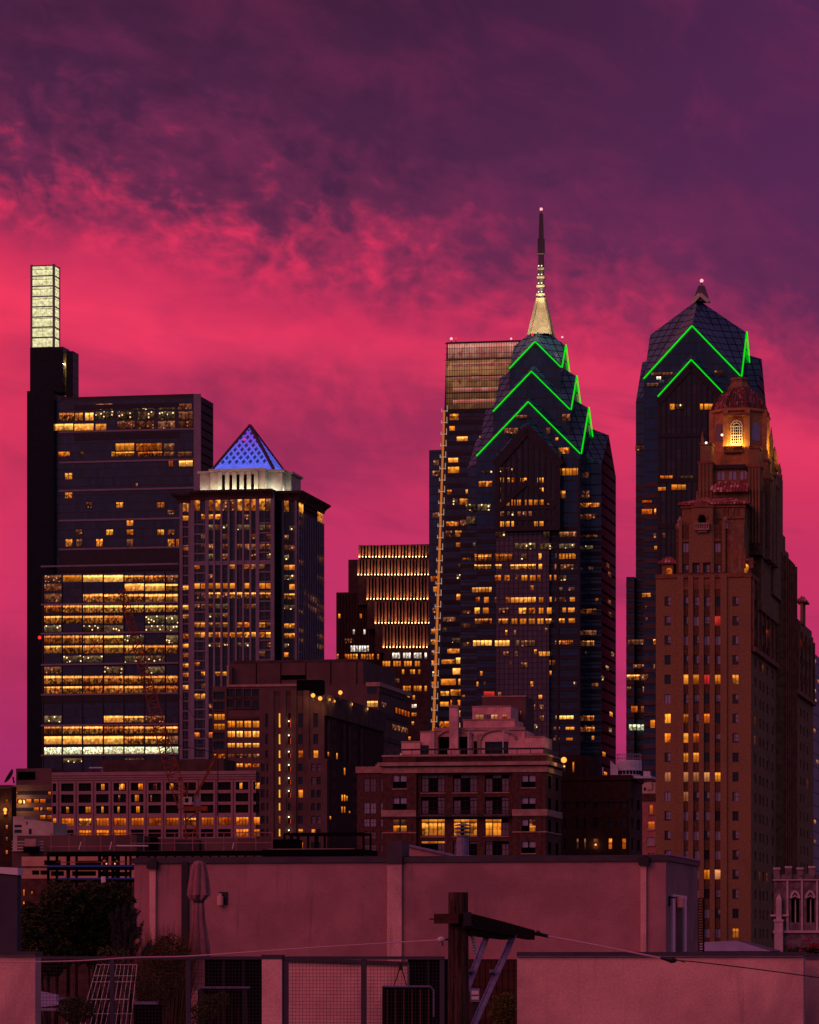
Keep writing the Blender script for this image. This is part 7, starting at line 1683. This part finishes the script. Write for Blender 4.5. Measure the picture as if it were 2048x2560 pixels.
# ================================================================ utility pole and wires
YP = 60; p = at(1146, 2390, YP); o = empty('utility_pole', (p.x, YP, 0), 'weathered wooden utility pole with crossarm and two grey metal braces', 'utility pole')
def pr(px, py, dy=0.0): q = at(px, py, YP + dy); return (q.x - p.x, dy, q.z)
zt = pr(1146, 2231)[2]; rr = random.Random(8); rings = []
for z_, r_ in ((0, .2), (8, .18), (12.5, .168), (13.3, .163), (14.1, .158), (14.6, .153), (zt - .02, .15), (zt, .146)): rings.append([(r_ * math.cos(2 * math.pi * k / 18) * (1 + rr.uniform(-.012, .012)), r_ * math.sin(2 * math.pi * k / 18), z_) for k in range(18)])
mb = MB(); mb.loft(rings, 'wood_pole'); mb.build('pole', o)
mb = MB(); mb.loft([[tuple(Vector(pr(px_, py_, dd_)) + Vector((sx * w_, -sx * w_ * .3, sz * h_))) for sx, sz in ((-1, -1), (1, -1), (1, 1), (-1, 1))] for px_, py_, dd_, w_, h_ in ((1166, 2303, -.24, .08, .115), (1248, 2320, 2.0, .075, .10), (1328, 2338, 4.6, .06, .078))], 'wood_dark')
for px_, py_, dd_ in ((1190, 2312, .2), (1236, 2330, 1.6), (1282, 2336, 3.0)): q_ = pr(px_, py_, dd_ - .12); mb.tube([q_, (q_[0], q_[1] - .04, q_[2])], .022, 'galvanised', 8); mb.bar(pr(1168, 2325, -.08), pr(1262, 2337, 2.6), .14, .16, 'wood_dark'); mb.build('crossarm', o)
mb = MB(); mb.bar(pr(1089, 2297, -.1), pr(1150, 2297, -.23), .15, .15, 'wood_dark'); mb.tube([pr(1074, 2298, -.1), pr(1092, 2298, -.1)], .012, 'dark_metal'); mb.build('crossarm_end', o)
mb = MB(); mb.box(pr(1158, 0)[0], pr(1178, 0)[0], -.3, -.1, pr(0, 2316)[2], pr(0, 2281)[2], 'dark_metal'); mb.build('bracket', o)
for a, e, d0, d1 in (((1217, 2342), (1160, 2495), 1.4, .1), ((1285, 2338), (1184, 2566), 3.0, .15)):
    mb = MB(); mb.bar(pr(*a, d0), pr(*e, d1), .1, .018, 'galvanised'); mb.bar(pr(a[0] - 6, a[1], d0 + .03), pr(e[0] - 6, e[1], d1 + .03), .015, .07, 'galvanised'); mb.build('brace', o)
for px, py, d in ((1175, 2426, .6), (1232, 2427, 1.7)):
    mb = MB(); q = pr(px, py, d); mb.box(q[0] - .05, q[0] + .05, q[1] - .05, q[1] + .05, q[2] - .03, q[2] + .02, 'galvanised'); mb.box(q[0] - .02, q[0] + .03, q[1] - .03, q[1] + .03, q[2] - .08, q[2] - .03, 'dark_metal'); mb.build('clamp', o)
mb = MB(); a, e = Vector(pr(1180, 2338, .3)), Vector(pr(1190, 2386, .3)); n = 7
prof = []
for i in range(n): prof += [(.022, i / n), (.055 - .03 * i / n, (i + .35) / n), (.055 - .03 * i / n, (i + .6) / n), (.022, (i + .8) / n)]
mb.lathe([(r_, -t * (a - e).length) for r_, t in prof], (0, 0), 12, 'porcelain'); io = mb.build('insulator', o, True); io.location = a; io.rotation_euler = (0, R(-12), 0)
mb = MB(); mb.tube([pr(1128, 2250, -.16), pr(1127, 2340, -.17), pr(1126, 2450, -.18), pr(1125, 2620, -.19)], .009, 'dark_metal', 5); mb.build('ground_wire', o)
for px_, py_ in ((1136, 2268), (1138, 2318), (1158, 2372), (1134, 2440)): q_ = pr(px_, py_, -.17); mb = MB(); mb.tube([(q_[0], q_[1] + .05, q_[2]), q_], .016, 'dark_metal', 7); mb.build('bolt', o)
mb = MB(); c = pr(1104, 2349, -.05); mb.ball(c, .045, 'porcelain', 10, 6); mb.lathe([(.06, c[2] - .02), (.07, c[2] + .01), (.03, c[2] + .04)], (c[0], c[1]), 10, 'porcelain'); mb.bar((c[0] + .01, c[1], c[2]), (c[0] + .02, c[1], c[2] - .1), .02, .02, 'dark_metal'); mb.bar((c[0], c[1], c[2]), (c[0] + .1, c[1] + .05, c[2]), .03, .03, 'dark_metal'); mb.build('insulator', o)
mb = MB(); mb.tube([pr(1325, 2336, 4.6), pr(1340, 2334, 4.7), pr(1372, 2341, 4.8)], [.02, .035, .028], 'dark_metal', 8); mb.ball(pr(1345, 2333, 4.7), .045, 'dark_metal'); mb.build('dead_end_clamp', o)
def cable(name, label, pts, r_, mt, clampi=None):
    w0 = at(*pts[0]); q = [at(*t) - w0 for t in pts]
    # smooth the sag between the given points
    out = []
    for i in range(len(q) - 1):
        for k in range(6):
            t = k / 6; a, b_, c_, d_ = q[max(i - 1, 0)], q[i], q[i + 1], q[min(i + 2, len(q) - 1)]
            out.append(.5 * ((2 * b_) + (c_ - a) * t + (2 * a - 5 * b_ + 4 * c_ - d_) * t * t + (3 * b_ - a - 3 * c_ + d_) * t ** 3))
    out.append(q[-1]); mb = MB(); mb.tube(out, r_, mt, 6); o = mb.build(name); o.location = w0; return tag(o, label, 'wire')
cable('overhead_wire', 'pale overhead wire running left from the utility pole along the fence rail', [(1098, 2350, 60), (1000, 2356, 60.5), (800, 2368, 61), (600, 2382, 62), (460, 2391, 63), (330, 2394, 63.5), (200, 2402, 64), (60, 2405, 64.5), (-60, 2408, 65)], .011, 'wire')
cable('overhead_wire', 'pale overhead wire sloping right from the utility pole crossarm', [(1371, 2341, 64.7), (1460, 2357, 64.3), (1540, 2373, 64), (1600, 2385, 63.8), (1655, 2396, 63.6)], .016, 'wire')
cable('overhead_wire', 'thin dark overhead wire crossing the right parapet wall', [(1685, 2401, 63.5), (1740, 2405, 63.3), (1850, 2418, 63), (1950, 2431, 62.6), (2120, 2454, 62)], .010, 'wire_dark')
mb = MB(); c0 = at(1652, 2395, 63.6); c1 = at(1690, 2402, 63.5); mb.tube([(0, 0, 0), (c1 - c0) * .35, (c1 - c0) * .75, c1 - c0], [.02, .035, .055, .03], 'wire_dark', 8); mb.tube([(c1 - c0) + Vector((0, 0, .02)), (c1 - c0) * 1.6 + Vector((0, 0, .0))], .008, 'wire_dark', 5); ob = mb.build('wire_clamp'); ob.location = c0; tag(ob, 'dark strain clamp joining the two right hand wires', 'wire clamp')

# ================================================================ ground
mb = MB(); mb.box(-14, 13, 64, 112, 0, TZ - .004, 'concrete_brown', top='grey_wall'); tag(mb.build('roof_terrace'), None, None, kind='structure')
g = MB(); g.poly([(-6000, -300, 0), (6000, -300, 0), (6000, 12000, 0), (-6000, 12000, 0)], 'asphalt'); tag(g.build('ground'), None, None, kind='structure')
